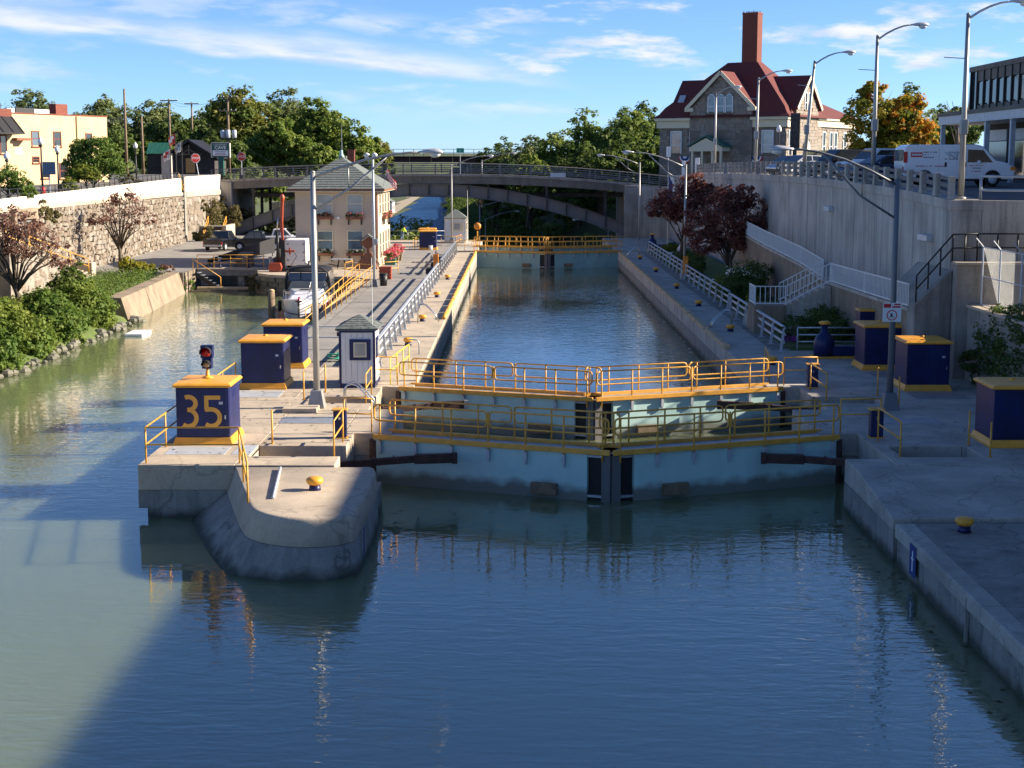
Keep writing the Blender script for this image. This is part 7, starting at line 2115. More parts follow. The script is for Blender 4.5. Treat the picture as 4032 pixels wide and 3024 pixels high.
# ---------------------------------------------------------------- modern office and its neighbour
mo = thing('modern_office', 'dark glass modern office with white canopy columns at the right edge', 'building', (28, 80, 8.9))
part('core', MB().box(29.0, 45, 64.5, 95.6, 8.3, 12.9), 'cinder', mo, wld=True)
part('upper_storey', MB().box(28.0, 45, 64.0, 96, 12.95, 15.65), 'glass', mo, wld=True)
part('roof_edge', MB().box(27.85, 45.1, 63.9, 96.1, 15.651, 15.95), 'fascia', mo, wld=True)
for k in range(25):
    y = 64.1 + k * 1.32
    part('mullion', MB().box(27.86, 27.999, y, y + .12, 12.95, 15.65), 'black', mo, wld=True)
    if y < 94:
        part('spandrel', MB().box(27.93, 27.998, y + .14, y + 1.30, 12.97, 13.6), 'fascia', mo, wld=True)
        part('pane', MB().box(27.95, 27.996, y + .14, y + 1.30, 13.68, 14.95), 'glassb' if k % 5 in (1, 2, 3) and k < 16 else 'glass', mo, wld=True)
        part('head_panel', MB().box(27.93, 27.998, y + .14, y + 1.30, 15.03, 15.64), 'fascia', mo, wld=True)
part('canopy', MB().box(26.1, 29.0, 64, 96.2, 12.45, 12.94), 'galvw', mo, wld=True)
part('canopy_top', MB().box(26.0, 29.0, 64, 96.3, 12.941, 13.15), 'fascia', mo, wld=True)
for k in range(8): part('column', MB().box(26.2, 26.45, 64.3 + k * 4.5, 64.55 + k * 4.5, 8.3, 12.449), 'galvw', mo, wld=True)
for k in range(7):
    y = 65.2 + k * 4.4
    part('shop_window', MB().box(28.93, 28.995, y, y + 3.8, 9.0, 11.4), 'glass' if k % 2 else 'glassb', mo, wld=True)
    part('shop_band', MB().box(28.9, 28.99, y, y + 3.8, 11.45, 12.1), 'galvw', mo, wld=True)
sb_ = thing('terrace_building', 'plain flat-roofed building beyond the right edge shading the lock', 'building', (30, 15, 4.4))
part('wall', MB().box(22.0, 42, -40, 56.7, 4.4, 13.35), 'concs', sb_, wld=True)
part('parapet', MB().box(21.9, 42.1, -40.1, 56.8, 13.351, 13.72), 'conc', sb_, wld=True)
for k in range(12):
    for z_ in (5.6, 9.4):
        part('window', MB().box(21.96, 21.999, -36 + k * 7.5, -32 + k * 7.5, z_, z_ + 2.0), 'glass', sb_, wld=True)

# ---------------------------------------------------------------- stone civic building
cbn = thing('stone_civic_building', 'grey stone building with dark red roofs, gables and tall brick chimney', 'building', (19.17, 209.6, 8.6), R(-32))
WH = 6.95
part('wall', MB().box(0, 18.2, 0, 12.5, -1, WH), 'mortar', cbn)
part('rear_wing', MB().box(5, 18.0, 12.51, 26, -1, 7.2), 'mortar', cbn)
holes = []


def cw(x0, x1, z0, z1, face='f', y=0.0, gl='pane', arch=False, panes=2):
    """window on the front (f, y const) or right side (s, x const; x0..x1 run along y)"""
    holes.append((face, x0 - .2, x1 + .2, z0 - .3, z1 + .3))
    def b(a0, a1, d0, d1, c0, c1): return MB().box(a0, a1, y - d1, y - d0, c0, c1) if face == 'f' else MB().box(y + d0, y + d1, a0, a1, c0, c1)
    w_ = part('window', b(x0, x1, .0, .05, z0, z1), gl, cbn)
    for a0, a1, c0, c1 in ((x0 - .14, x0, z0 - .14, z1 + .14), (x1, x1 + .14, z0 - .14, z1 + .14)): part('frame', b(a0, a1, .0, .14, c0, c1), 'white', w_)
    part('head', b(x0, x1, .0, .14, z1, z1 + .14), 'white', w_)
    part('sill', b(x0 - .2, x1 + .2, .0, .2, z0 - .3, z0 - .141), 'stone', w_)
    part('sash', b(x0, x1, .051, .12, z0 + (z1 - z0) * .36, z0 + (z1 - z0) * .36 + .1), 'white', w_)
    if arch:
        pts = [((x0 + x1) / 2 + (x1 - x0) / 2 * 1.2 * math.cos(math.pi * k / 8), z1 + (x1 - x0) / 2 * 1.2 * math.sin(math.pi * k / 8)) for k in range(9)]
        part('arch_head', MB().ext(pts, y - .15, y - .02, 'y'), 'white', w_)
        part('arch_pane', MB().ext([(p[0] * .8 + (x0 + x1) / 2 * .2, z1 + .03 + (p[1] - z1) * .75) for p in pts], y - .17, y - .151, 'y'), 'glassb', w_)


for xc in (2.5, 5.3, 12.7, 15.7): cw(xc - .7, xc + .7, 2.8, 5.6)
cw(8.0, 10.0, 4.7, 5.5, gl='pane')
for xc in (7.75, 9.1, 10.3): cw(xc - .42, xc + .42, 8.2, 10.0, y=-.30, gl='glassb', arch=True)
for yc in (1.3, 13.9, 16.6, 18.3, 22.0): cw(yc - .5, yc + .5, 2.6, 5.6, 's', 18.2 if yc < 12 else 18.0, gl='glass')
cw(5.3, 6.0, 8.6, 10.6, 's', 18.5, gl='glass'); cw(6.6, 7.3, 8.6, 10.6, 's', 18.5, gl='glass')
part('arch_door', MB().ext([(5.2, 0), (7.2, 0), (7.2, 3.4)] + [(6.2 + math.cos(math.pi * k / 8), 3.4 + math.sin(math.pi * k / 8)) for k in range(1, 8)] + [(5.2, 3.4)], 18.52, 18.75, 'x'), 'white', cbn)
holes.append(('s', 5.0, 7.4, -1, 4.6))
# gables
part('front_gable', MB().ext([(4.6, WH + .001), (13.6, WH + .001), (13.6, 8.7), (9.1, 13.1), (4.6, 8.7)], -.3, 6, 'y'), 'mortar', cbn)
part('side_gable', MB().ext([(2.4, -1), (10.3, -1), (10.3, 8.6), (6.35, 12.6), (2.4, 8.6)], 17, 18.5, 'x'), 'mortar', cbn)
part('gable_front_bay', MB().box(4.6, 13.6, -.3, -.001, -1, WH), 'mortar', cbn)


def stones(face, a0, a1, c0, c1, y, lim=None):
    """coursed blocks proud of a wall; joined as they are only a few pixels each"""
    mb = {0: MB(), 1: MB()}
    z = c0
    while z < c1:
        h_ = rnd.uniform(.32, .5); a = a0 + rnd.uniform(-.3, 0)
        while a < a1:
            w_ = rnd.uniform(.5, 1.25)
            u0, u1 = max(a0, a), min(a1, a + w_ - .03)
            zc, uc = z + h_ / 2, (u0 + u1) / 2
            ok = u1 - u0 > .1 and (lim is None or lim(uc, zc + h_ * .4)) and not any(f == face and uc > q0 - .1 and uc < q1 + .1 and zc > r0 and zc < r1 for f, q0, q1, r0, r1 in holes)
            if ok:
                d = rnd.uniform(.04, .1)
                t_ = mb[0 if rnd.random() < .5 else 1]
                if face == 'f': t_.box(u0, u1, y - d, y + .02, z, z + h_ - .03)
                else: t_.box(y - .02, y + d, u0, u1, z, z + h_ - .03)
            a += w_
        z += h_
    for j, mt_ in ((0, 'stoned'), (1, 'stonex')): part('stonework', mb[j], mt_, cbn)['kind'] = 'stuff'


M['stonex'] = mat('brown grey ashlar', (0.20, 0.16, 0.13), 0.9, scale=1.2, bump=.5, bscale=9, fine=.4, col2=(0.34, 0.275, 0.215))
stones('f', 0.02, 4.58, 0, WH - .9, 0); stones('f', 13.62, 18.18, 0, WH - .9, 0)
stones('f', 4.62, 13.58, 0, WH, -.3)
stones('f', 4.7, 13.5, WH + .02, 13, -.3, lambda u, z: z < 8.7 + (4.4 - abs(u - 9.1)) * .95)
stones('s', .02, 2.38, 0, WH - .9, 18.2); stones('s', 10.4, 12.4, 0, WH - .9, 18.2)
stones('s', 2.45, 10.25, 0, 12.4, 18.5, lambda u, z: z < 8.5 + (3.85 - abs(u - 6.35)))
stones('s', 12.6, 25.9, 0, 6.3, 18.0)
# cornices
for nm, a in (('cornice', (-.35, 4.58)), ('cornice', (13.62, 18.55))):
    part(nm, MB().box(a[0], a[1], -.35, -.002, WH - .85, WH + .1), 'creamt', cbn, bevel=.05)
    part('cornice_crown', MB().box(a[0] - .2, a[1] + .2, -.75, .4, WH + .101, WH + .5), 'creamt', cbn, bevel=.06)
part('cornice', MB().box(18.202, 18.55, -.0, 2.38, WH - .85, WH + .1), 'creamt', cbn)
part('cornice_crown', MB().box(18.2, 18.95, .41, 2.38, WH + .101, WH + .5), 'creamt', cbn, bevel=.06)
part('cornice', MB().box(18.002, 18.4, 10.4, 26.3, WH - .6, WH + .25), 'creamt', cbn)
part('cornice_crown', MB().box(17.9, 18.7, 10.35, 26.5, WH + .251, WH + .6), 'creamt', cbn, bevel=.06)
# roofs
e = .85
q0 = [(-e, -e), (18.2 + e, -e), (18.2 + e, 12.5 + e), (-e, 12.5 + e)]
q1 = [(.5, .5), (17.7, .5), (17.7, 12), (.5, 12)]
q2 = [(7.3, 5.6), (11.6, 5.6), (11.6, 7.2), (7.3, 7.2)]
rf = part('main_roof', loft([(q0, WH + .5), ([lerp(a, b, .55) for a, b in zip(q0, q1)], WH + 1.0), (q1, WH + 1.9), (q2, 14.9)]), 'redroof', cbn)
part('left_roof', MB().ext([(2.2, 8.3), (10.4, 8.3), (6.35, 12.75)], .2, 9, 'x'), 'redroof', rf)
part('side_roof', MB().ext([(2.0, 8.35), (2.0, 8.65), (6.35, 12.95), (10.7, 8.65), (10.7, 8.35), (6.35, 12.65)], 9, 18.9, 'x'), 'redroof', rf)
part('front_roof', MB().ext([(4.2, 8.35), (4.2, 8.75), (9.1, 13.5), (14.0, 8.75), (14.0, 8.35), (9.1, 13.1)], -.7, 6.2, 'y'), 'redroof', rf)
for s in (-1, 1):
    part('verge_board', MB().beam((9.1 + s * 4.95, -.76, 8.55), (9.1, -.76, 13.28), .1, .45), 'creamt', rf)
    part('verge_board', MB().beam((18.96, 6.35 + s * 4.4, 8.5), (18.96, 6.35, 12.75), .1, .42), 'creamt', rf)
    part('gable_return', MB().box(9.1 + s * 4.5 - .6, 9.1 + s * 4.5 + .6, -.75, -.31, 8.25, 8.75), 'creamt', rf)
part('rear_roof', MB().add([(4.5, 12, 7.5), (18.8, 12, 7.5), (18.8, 26.8, 7.5), (4.5, 26.8, 7.5), (11.6, 12, 11.2), (11.6, 20, 11.2)], [(0, 1, 4), (1, 2, 5, 4), (2, 3, 5), (3, 0, 4, 5)]), 'redroof', rf)
part('skylight', MB().beam((2.6, .9, 9.55), (2.6, 1.7, 10.5), .9, .12), 'galvw', rf)
ch = part('chimney', MB().box(9.3, 11.5, 5.6, 7.2, 13.5, 21.2), 'brick', cbn)
part('chimney_cap', MB().box(9.25, 11.55, 5.55, 7.25, 21.201, 21.4), 'brickd', ch)
for k in range(9): part('chimney_pot', MB().box(9.35 + k * .24, 9.45 + k * .24, 5.7 + (k % 3) * .5, 5.8 + (k % 3) * .5, 21.401, 21.62), 'black', ch)
# portico
po = part('portico', MB().ext([(5.9, 3.55), (10.6, 3.55), (10.6, 3.0), (5.9, 3.0)], -3.0, -.32, 'y'), 'creamt', cbn)
part('pediment', MB().ext([(5.9, 3.551), (10.6, 3.551), (8.25, 4.75)], -3.0, -2.8, 'y'), 'creamt', po)
part('portico_roof', MB().ext([(5.6, 3.56), (8.25, 4.95), (10.9, 3.56), (10.9, 3.7), (8.25, 5.1), (5.6, 3.7)], -3.2, -.32, 'y'), 'groof', po)
for x in (6.1, 7.5, 9.0, 10.2): part('column', MB().box(x, x + .28, -2.9, -2.6, -1, 2.999), 'creamt', po)
part('door', MB().box(7.2, 9.3, -.36, -.305, 0, 2.6), 'wood', cbn)
for xc in (3.9, 14.1):
    bn_ = part('bunting', MB().ext([(xc + 1.0 * math.cos(math.pi + math.pi * k / 10), 2.35 + .95 * math.sin(math.pi + math.pi * k / 10)) for k in range(11)], -.16 - (.3 if False else 0), -.13, 'y'), 'signr', cbn)
    for r_, mt_, d in ((.82, 'signw', .02), (.62, 'bunt_b', .04), (.3, 'signw', .06)):
        part('bunting_band', MB().ext([(xc + r_ * math.cos(math.pi + math.pi * k / 10), 2.35 + r_ * .95 * math.sin(math.pi + math.pi * k / 10)) for k in range(11)], -.16 - d, -.14 - d, 'y'), mt_, bn_)

# ================================================================ TREES AND SHRUBS
def px(u, v, Y_):
    """not used for placement at run time"""
    return None


def crown(r, hz, seed, k=7, c=(0, 0, 0), flat=.8):
    g = random.Random(seed); o = [(c[0], c[1], c[2], r * .72, r * .72, hz * .75)]
    for i in range(k):
        a = 2 * math.pi * i / k + g.uniform(-.3, .3); q = g.uniform(.42, .62) * r
        o.append((c[0] + q * math.cos(a), c[1] + q * math.sin(a), c[2] + g.uniform(-.5, .45) * hz, r * g.uniform(.38, .52), r * g.uniform(.38, .52), hz * g.uniform(.34, .5)))
    o.append((c[0] + g.uniform(-.2, .2) * r, c[1], c[2] + hz * .6, r * .45, r * .45, hz * .42))
    return o


def std_tree(name, label, x, y, zb_, top, r, mt, seed, n=5200, size=.45, group=None, trunk=None, hz=None, bark='bark'):
    H = top - zb_; hz = hz or min(H * .46, r * 1.25); cz = H - hz
    return tree(name, label, (x, y, zb_), trunk or max(1.0, cz), max(.14, r * .055), crown(r, hz, seed, c=(0, 0, cz)), n, size, mt, seed, bark, 'tree', group)


G1, G2, G3 = 'maples behind the left bridge end', 'trees behind the right bridge half', 'far trees over the left street'
# big mass behind the bridge, left
for i, (x, y, top, r, mt_, lb, n) in enumerate((
        (-42.5, 236, 21.6, 6.4, 'l_maple', 'large maple with brownish tips behind the transformer pole', 15000),
        (-36.5, 246, 22.4, 6.0, 'l_far', 'tall pale tree rising behind the brownish maple', 10000),
        (-30.5, 238, 20.2, 5.8, 'l_green', 'rounded green tree in middle of the left tree mass', 13000),
        (-35.0, 222, 16.4, 5.4, 'l_green', 'lower full green tree just behind the bridge rail', 12000),
        (-25.4, 234, 16.6, 5.0, 'l_green', 'green tree at the descending right shoulder of left mass', 11000),
        (-41.5, 215, 14.6, 4.6, 'l_dark', 'dark low tree behind the cave sign', 8000),
        (-29.5, 220, 13.6, 4.4, 'l_green', 'low green tree behind house roof left of chimney', 8000),
        (-22.4, 242, 13.8, 3.8, 'l_maple', 'small tree right of the house chimney', 7000),
        (-47.5, 240, 16.0, 4.6, 'l_dark', 'dark tree at the left foot of the maple mass', 7000))):
    std_tree('maple_tree', lb, x, y, 7.5 if x < -27 else 2, top, r, mt_, 40 + i, n, .5, G1)
# far trees over the street
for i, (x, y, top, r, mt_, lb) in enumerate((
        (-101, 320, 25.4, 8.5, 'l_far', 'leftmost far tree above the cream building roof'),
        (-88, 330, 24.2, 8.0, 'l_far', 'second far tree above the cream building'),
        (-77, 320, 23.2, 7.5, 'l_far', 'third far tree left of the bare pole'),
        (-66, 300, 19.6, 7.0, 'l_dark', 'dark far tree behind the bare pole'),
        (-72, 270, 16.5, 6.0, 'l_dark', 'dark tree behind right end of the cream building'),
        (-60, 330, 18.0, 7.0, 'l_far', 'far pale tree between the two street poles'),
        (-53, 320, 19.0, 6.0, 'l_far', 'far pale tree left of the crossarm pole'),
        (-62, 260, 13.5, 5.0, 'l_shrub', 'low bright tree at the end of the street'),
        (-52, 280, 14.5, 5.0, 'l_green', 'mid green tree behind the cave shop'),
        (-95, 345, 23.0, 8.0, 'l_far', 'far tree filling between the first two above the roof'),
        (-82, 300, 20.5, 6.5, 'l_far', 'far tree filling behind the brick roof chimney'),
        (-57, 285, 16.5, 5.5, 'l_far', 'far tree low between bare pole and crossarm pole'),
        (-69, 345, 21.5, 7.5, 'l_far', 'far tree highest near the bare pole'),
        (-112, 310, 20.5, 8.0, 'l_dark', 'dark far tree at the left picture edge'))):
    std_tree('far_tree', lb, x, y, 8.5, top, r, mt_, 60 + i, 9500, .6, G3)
# trees behind the right half of the bridge
for i, (x, y, top, r, mt_, lb, n) in enumerate((
        (-8.0, 330, 13.2, 4.6, 'l_far', 'small pale tree at left end of right tree line', 6000),
        (-3.5, 300, 14.8, 5.0, 'l_dark', 'dark tree next to the green street sign', 7000),
        (1.5, 290, 16.0, 5.5, 'l_far', 'rounded pale green tree above the bridge middle', 8000),
        (6.2, 262, 16.2, 5.8, 'l_green', 'green tree above the bridge right of middle', 9000),
        (12.5, 270, 19.2, 6.4, 'l_green', 'taller green tree on the right tree line', 10000),
        (18.2, 262, 19.6, 6.0, 'l_green', 'tall green tree left of the stone building', 10000),
        (23.0, 268, 20.4, 6.4, 'l_dark', 'dark tall tree touching the stone building', 9000),
        (9.5, 235, 12.5, 5.0, 'l_dark', 'low dark tree right behind the bridge rail', 8000),
        (15.5, 230, 13.2, 5.0, 'l_dark', 'low dark tree behind the bridge right quarter', 8000),
        (21.0, 234, 14.5, 4.8, 'l_green', 'green tree beside the stone building wall', 8000),
        (2.0, 240, 11.6, 4.6, 'l_green', 'low green tree behind the bridge crown', 7000),
        (-4.0, 262, 10.6, 4.2, 'l_dark', 'low dark tree beyond the green street sign', 6000))):
    std_tree('bank_tree', lb, x, y, -6 if x > 0 else -9, top, r, mt_, 80 + i, n, .5, G2, hz=r * 1.15)
# wood on the shaded slope under the arch
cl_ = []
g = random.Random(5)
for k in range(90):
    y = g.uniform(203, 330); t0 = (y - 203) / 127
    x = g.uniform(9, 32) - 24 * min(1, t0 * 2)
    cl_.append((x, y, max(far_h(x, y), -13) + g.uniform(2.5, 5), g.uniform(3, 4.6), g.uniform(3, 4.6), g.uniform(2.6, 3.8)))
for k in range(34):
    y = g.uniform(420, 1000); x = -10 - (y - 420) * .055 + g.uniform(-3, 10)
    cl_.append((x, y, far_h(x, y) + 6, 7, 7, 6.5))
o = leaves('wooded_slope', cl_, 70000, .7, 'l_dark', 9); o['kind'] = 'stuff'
cl_ = [(-14.5 + g.uniform(-2, 2), 176 + 6 * k, -3 + g.uniform(-2, 2) + (3.5 if k < 3 else 0), 2.6, 3, 3.0) for k in range(8)]
o = leaves('bank_scrub', cl_, 9000, .35, 'l_green', 19); o['kind'] = 'stuff'
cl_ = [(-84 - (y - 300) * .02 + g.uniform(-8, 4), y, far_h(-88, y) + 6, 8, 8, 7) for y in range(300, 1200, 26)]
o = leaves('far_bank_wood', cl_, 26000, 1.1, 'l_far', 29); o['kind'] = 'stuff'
o = leaves('yard_vines', [(-32.6, 182, 3.2, 1.5, 1.2, 1.6), (-33, 178, 4.2, .8, 1.2, 1.5)], 2500, .26, 'l_dry', 31); o['kind'] = 'stuff'

# plum trees
tree('plum_tree', 'airy plum tree with forked limbs on the small lawn', (-31.4, 120.2, 1.5), 2.3, .17,
     [(0, 0, 5.0, 2.3, 2.2, 1.3), (-1.6, 0, 4.3, 1.3, 1.3, 1.0), (1.7, 0, 4.2, 1.3, 1.3, 1.0), (.3, 0, 6.0, 1.5, 1.4, .8)], 1500, .2, 'l_plum2', 91, 'bark', fork=.65, ntip=5, group='plum trees')
tree('plum_tree', 'broad plum tree overhanging the bank at left picture edge', (-28.6, 86.4, 1.1), 2.2, .18,
     [(-1.2, 0, 5.0, 2.0, 2, 1.3), (1.0, 0, 4.7, 1.8, 1.8, 1.2), (2.6, .3, 3.9, 1.1, 1.1, .9), (-2.6, 0, 4.4, 1.4, 1.4, 1.1), (.1, 0, 5.8, 1.4, 1.4, .8)], 3600, .18, 'l_plum2', 92, 'bark', fork=.6, ntip=5, group='plum trees')
tree('plum_tree', 'nearer dense plum tree in the shaded garden', (14.9, 108, 1.7), 2.2, .16,
     [(-.2, 0, 4.4, 2.4, 2.2, 1.7), (1.7, 0, 4.6, 1.8, 1.6, 1.6), (-2.0, 0, 4.0, 1.7, 1.5, 1.4), (.4, 0, 6.2, 1.7, 1.5, 1.1), (1.4, 0, 3.1, 1.8, 1.4, .9), (-1.6, 0, 2.9, 1.5, 1.3, .8)], 11500, .2, 'l_plum', 93, group='plum trees', fork=.5)
tree('plum_tree', 'farther plum tree beside the bridge abutment', (13.6, 127, 1.7), 2.2, .15,
     [(0, 0, 5.2, 2.2, 2.2, 1.6), (1.6, 0, 5.8, 1.5, 1.5, 1.2), (-1.5, 0, 4.8, 1.5, 1.5, 1.2), (.6, 0, 6.7, 1.4, 1.4, .9)], 7500, .22, 'l_plum', 94, group='plum trees', fork=.5)
# street trees
tree('street_tree', 'bushy green street tree in front of the cream building', (-38.6, 139.5, 7.6), 1.0, .15,
     [(0, 0, 2.9, 2.2, 2.0, 1.6), (-1.7, 0, 2.3, 1.3, 1.3, 1.2), (1.8, 0, 2.4, 1.4, 1.3, 1.3), (.6, 0, 4.0, 1.4, 1.3, .9), (-.9, 0, 3.8, 1.1, 1.1, .9)], 10000, .22, 'l_shrub', 95, flat=.2)
tree('street_tree', 'small yellow-green street tree before the bushy one', (-36.9, 131, 7.5), 1.0, .08,
     [(0, 0, 1.8, 1.2, 1.2, .75), (-.8, 0, 1.4, .7, .7, .5), (.7, 0, 1.5, .7, .7, .5)], 2600, .18, 'l_lime', 96)
tree('street_tree', 'rounded green street tree at the left picture edge', (-35.8, 107.5, 7.1), 1.0, .1,
     [(0, 0, 2.0, 1.3, 1.3, .9), (-.9, 0, 1.7, .9, .9, .7), (.9, 0, 1.4, .9, .9, .7), (1.5, 0, .9, .6, .6, .5)], 4000, .17, 'l_shrub', 97)
bush('street_shrub', 'yellowish shrub beside the small street tree', (-37.2, 127, 7.4), [(0, 0, .9, .75, .75, .6), (.4, 0, .5, .5, .5, .4)], 1500, .15, 'l_lime', 98)
bush('street_shrub', 'brownish shrub by the right globe lamp', (-38.0, 149.5, 7.7), [(0, 0, .7, .9, .8, .6), (1.3, 0, .4, .8, .7, .45)], 1500, .18, 'l_dry', 99)
# right side upper trees
tree('autumn_maple', 'autumn maple turning yellow and orange beyond the parked cars', (31.2, 131, 9.1), 2.2, .24,
     [(-1.6, 0, 5.2, 2.1, 2.1, 2.0), (-1.8, 0, 3.0, 1.8, 1.8, 1.6), (.8, 0, 4.2, 2.2, 2.0, 2.0), (2.4, 0, 3.2, 1.8, 1.7, 1.6), (-1.2, 0, 6.9, 1.3, 1.3, 1.0), (1.6, 0, 5.7, 1.5, 1.4, 1.1), (3.6, 0, 2.6, 1.1, 1.1, 1.1), (0, -.5, 2.2, 2.4, 1.8, 1.0)], 12500, .30, 'l_yel', 101)
leaves('orange_foliage', [(2.5, -.3, 3.6, 1.6, 1.7, 1.3), (1.7, 0, 5.6, 1.6, 1.5, 1.2), (-1.2, 0, 7.0, 1.2, 1.2, .9), (3.4, -.4, 2.2, 1.0, 1.0, .9), (.2, -1.4, 4.4, 1.0, .8, 1.4)], 3600, .30, 'l_orange', 201, COL.objects[-1].parent)
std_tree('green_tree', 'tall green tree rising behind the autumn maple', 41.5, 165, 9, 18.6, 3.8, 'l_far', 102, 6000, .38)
std_tree('dark_tree', 'dark green tree left of the modern office', 47.0, 168, 9, 16.6, 4.2, 'l_dark', 103, 6000, .4)
t = thing('bare_tree', 'bare pale tree between dark tree and modern office', 'tree', (45.5, 160, 9))
part('trunk', limbs((0, 0, 0), 5, .18, [(rnd.uniform(-2, 2), rnd.uniform(-1, 1), rnd.uniform(6, 9.3)) for _ in range(16)], random.Random(3)), 'barkl', t, True)
# garden right
bush('rose_bush', 'large white-flowering rose bush in the shaded garden', (13.9, 94, 1.65), [(0, 0, 1.2, 1.6, 2.0, 1.2), (.8, 1.4, 1.6, 1.2, 1.4, 1.0), (-.4, -1.6, .9, 1.3, 1.6, .9)], 8500, .14, 'l_dark', 104)
t_ = COL.objects[-1].parent
leaves('blossom', [(0, 0, 1.6, 1.5, 1.9, 1.0), (.8, 1.2, 2.0, 1.1, 1.2, .8)], 170, .14, 'l_white', 105, t_)
bush('garden_shrub', 'broad dark shrub below the garden landing', (14.6, 74, 1.6), [(-1.2, 0, .6, .9, 1.2, .6), (.2, 0, .8, 1.1, 1.4, .75), (.7, 2, .8, .8, 1.2, .7)], 5000, .13, 'l_dark', 106)
bush('garden_shrub', 'dark shrub behind the navy winch fence', (15.2, 71.6, 1.6), [(0, 0, .6, .8, .8, .6), (-1.6, .3, .4, .8, .7, .4)], 2600, .13, 'l_dark', 107)
bush('garden_shrub', 'low shrub by the right guide rail past the landing', (13.0, 84, 1.6), [(0, 0, .4, .5, 1.6, .45), (.3, 3, .5, .5, 1.4, .5)], 2500, .14, 'l_green', 108)
bush('garden_shrub', 'green shrub at the trunk of the nearer plum tree', (13.6, 101, 1.65), [(0, 0, .5, .8, 1.8, .6), (.5, -2.5, .5, .8, 1.3, .6)], 3000, .15, 'l_green', 109)
bush('garden_shrub', 'dark shrub along the far right guide rail', (13.5, 117, 1.65), [(0, 0, .6, .7, 2.5, .7), (.6, 5, .7, .8, 2.0, .7), (.3, 11, .6, .8, 2.2, .7)], 4500, .18, 'l_dark', 110)
bush('garden_shrub', 'yellow-green hedge at the far end of the garden', (14.0, 142, 1.65), [(0, 0, .5, 1.1, 1.5, .6)], 1500, .18, 'l_lime', 111)
bush('purple_flowers', 'patch of bright purple flowers by the garden shrub', (13.1, 73.0, 1.6), [(0, 0, .15, .5, .6, .16)], 700, .1, 'l_purple', 112, 'flowers')
# left bank shrubs
for i, (x, y, cl, n, mt_, lb) in enumerate((
        (-25.2, 67.0, [(0, 0, .9, 1.3, 2.0, 1.1), (-1.5, .5, 1.5, 1.4, 2.0, 1.1), (.5, 1, .3, .8, 1.4, .6)], 7000, 'l_lime', 'bright yellow-green shrub at the left picture edge'),
        (-25.5, 73.0, [(0, 0, .9, 1.3, 2.0, 1.1), (-1.4, 0, 1.5, 1.5, 2.0, 1.2), (.6, 0, .3, .8, 1.6, .6)], 8000, 'l_shrub', 'leafy green shrub hanging over the water, nearest'),
        (-25.6, 79.0, [(0, 0, .8, 1.3, 2.1, 1.0), (-1.3, 0, 1.6, 1.3, 2.0, 1.1), (.6, 0, .3, .8, 1.6, .6)], 8000, 'l_green', 'leafy green shrub hanging over the water, second'),
        (-25.7, 85.0, [(0, 0, .9, 1.3, 2.1, 1.1), (-1.2, 1, 1.7, 1.3, 1.8, 1.1), (.6, 0, .3, .8, 1.6, .6)], 8000, 'l_shrub', 'leafy green shrub hanging over the water, third'),
        (-25.8, 91.5, [(0, 0, 1.0, 1.3, 2.0, 1.2), (-.8, 0, 2.0, 1.2, 1.6, 1.0), (.5, 0, .4, .8, 1.8, .6)], 8000, 'l_green', 'leafy green shrub by the sloping bank wall'),
        (-28.6, 96.0, [(0, 0, 1.2, 1.1, 1.4, 1.2), (.3, .5, 2.3, .8, .8, .8), (1.0, -1, .8, 1.0, 1.2, .9)], 5200, 'l_dark', 'upright shrub rising before the lawn'),
        (-29.2, 80.0, [(0, 0, .8, 1.5, 2.6, .9), (.2, 4, .9, 1.3, 2.4, .9), (0, -5, 1.0, 1.4, 2.6, 1.0), (.5, 8, .7, 1.2, 2.2, .8)], 8000, 'l_green', 'dark shrub behind the waterside bushes'))):
    bush('bank_shrub', lb, (x, y, .3 if x > -27 else 1.0), cl, n, .2, mt_, 120 + i, group='shrubs on the left bank')
bush('gold_shrub', 'golden shrub at the foot of the lawn plum tree', (-29.6, 119.0, 1.55), [(0, 0, .5, .9, .9, .55), (-1.2, .6, .7, .7, .7, .6), (1.0, .4, .4, .6, .6, .4)], 2600, .17, 'l_gold', 131)
bush('gold_shrub', 'rust-coloured low shrub right of the golden one', (-27.6, 119.4, 1.6), [(0, 0, .3, .6, .6, .35)], 700, .16, 'l_plum2', 132)
bush('wall_shrub', 'leafy shrub at the foot of yard stairs', (-33.9, 165.6, 1.6), [(0, 0, .9, .9, .9, .9), (-.9, .2, .6, .6, .6, .6)], 1500, .2, 'l_dry', 133)
# waterside stones along the bank
rk = MB()
for k in range(90):
    y = rnd.uniform(62, 98); x = bank_x(y) + rnd.uniform(-.35, .3)
    s = rnd.uniform(.12, .38)
    rk.blob((x, y, rnd.uniform(-.05, .25)), (s, s * rnd.uniform(.7, 1.3), s * .6), 6, 4)
o = part('shore_stones', rk, 'stonew', None); o['kind'] = 'stuff'
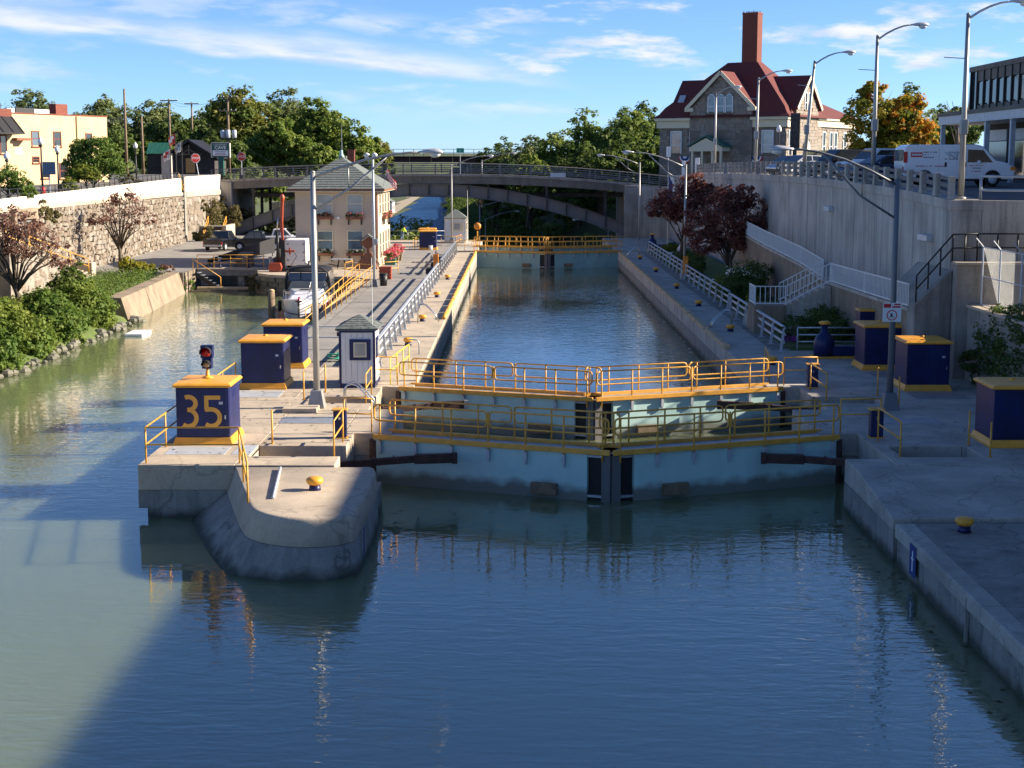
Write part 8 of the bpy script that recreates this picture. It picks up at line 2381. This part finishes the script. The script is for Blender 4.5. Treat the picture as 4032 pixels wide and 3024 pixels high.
# tufts of grass on the lawn
o = leaves('lawn_grass', [(-29.5, 112, 1.62, 3.2, 7, .06), (-29, 100, 1.4, 3, 6, .08)], 9000, .12, 'l_shrub', 140, flat=0); o['kind'] = 'stuff'

# scum and froth floating between the two near gates and along the walls
fm = MB()
for k in range(150):
    x, y = (rnd.uniform(-3, 8.5), rnd.uniform(49.5, 53.5)) if k < 90 else (rnd.choice((-3.8, 9.45)) + rnd.uniform(-.15, .15), rnd.uniform(60, 120))
    s_ = rnd.uniform(.03, .11)
    fm.prism([(x + s_ * rnd.uniform(.6, 1.3) * math.cos(a), y + s_ * 1.6 * rnd.uniform(.6, 1.3) * math.sin(a)) for a in (0, 1.05, 2.1, 3.14, 4.2, 5.2)], .004, .012)
o = part('floating_froth', fm, 'ivory', None); o['kind'] = 'stuff'

# fallen leaves lying on the decks
g_ = np.random.default_rng(8)
lt = MB()
for k in range(420):
    if k < 150: x, y, z = g_.uniform(-10.5, -5.5), g_.uniform(43.5, 63), DZ + .012
    elif k < 270: x, y, z = g_.uniform(9.9, 18), g_.uniform(46.5, 69), DZ + .012
    elif k < 330: x, y, z = g_.uniform(10.2, 18), g_.uniform(27, 37), 1.125
    else: x, y, z = g_.uniform(-10.8, -6.5), g_.uniform(66, 125), DZ + .015
    a, s_ = g_.uniform(0, 6.28), g_.uniform(.03, .07)
    lt.poly([(x + s_ * math.cos(a + q), y + s_ * math.sin(a + q), z + (.012 if q in (0, 3.14) else 0)) for q in (0, 1.2, 3.14, 4.4)])
o = part('leaf_litter', lt, 'l_dry', None); o['kind'] = 'stuff'
fl_ = MB()
for k in range(130):
    x, y = ((g_.uniform(-3.7, -3.3), g_.uniform(37, 44)) if k < 25 else (g_.uniform(8.7, 9.5), g_.uniform(26, 44)) if k < 60 else (g_.uniform(-3, 8.5), g_.uniform(43.2, 45.5)) if k < 80 else (g_.uniform(-23.5, -11.6), g_.uniform(60, 112)))
    a, s_ = g_.uniform(0, 6.28), g_.uniform(.03, .09)
    fl_.poly([(x + s_ * math.cos(a + q), y + s_ * math.sin(a + q), .006) for q in (0, 1.2, 3.14, 4.4)])
o = part('floating_leaves', fl_, 'l_dry', None); o['kind'] = 'stuff'
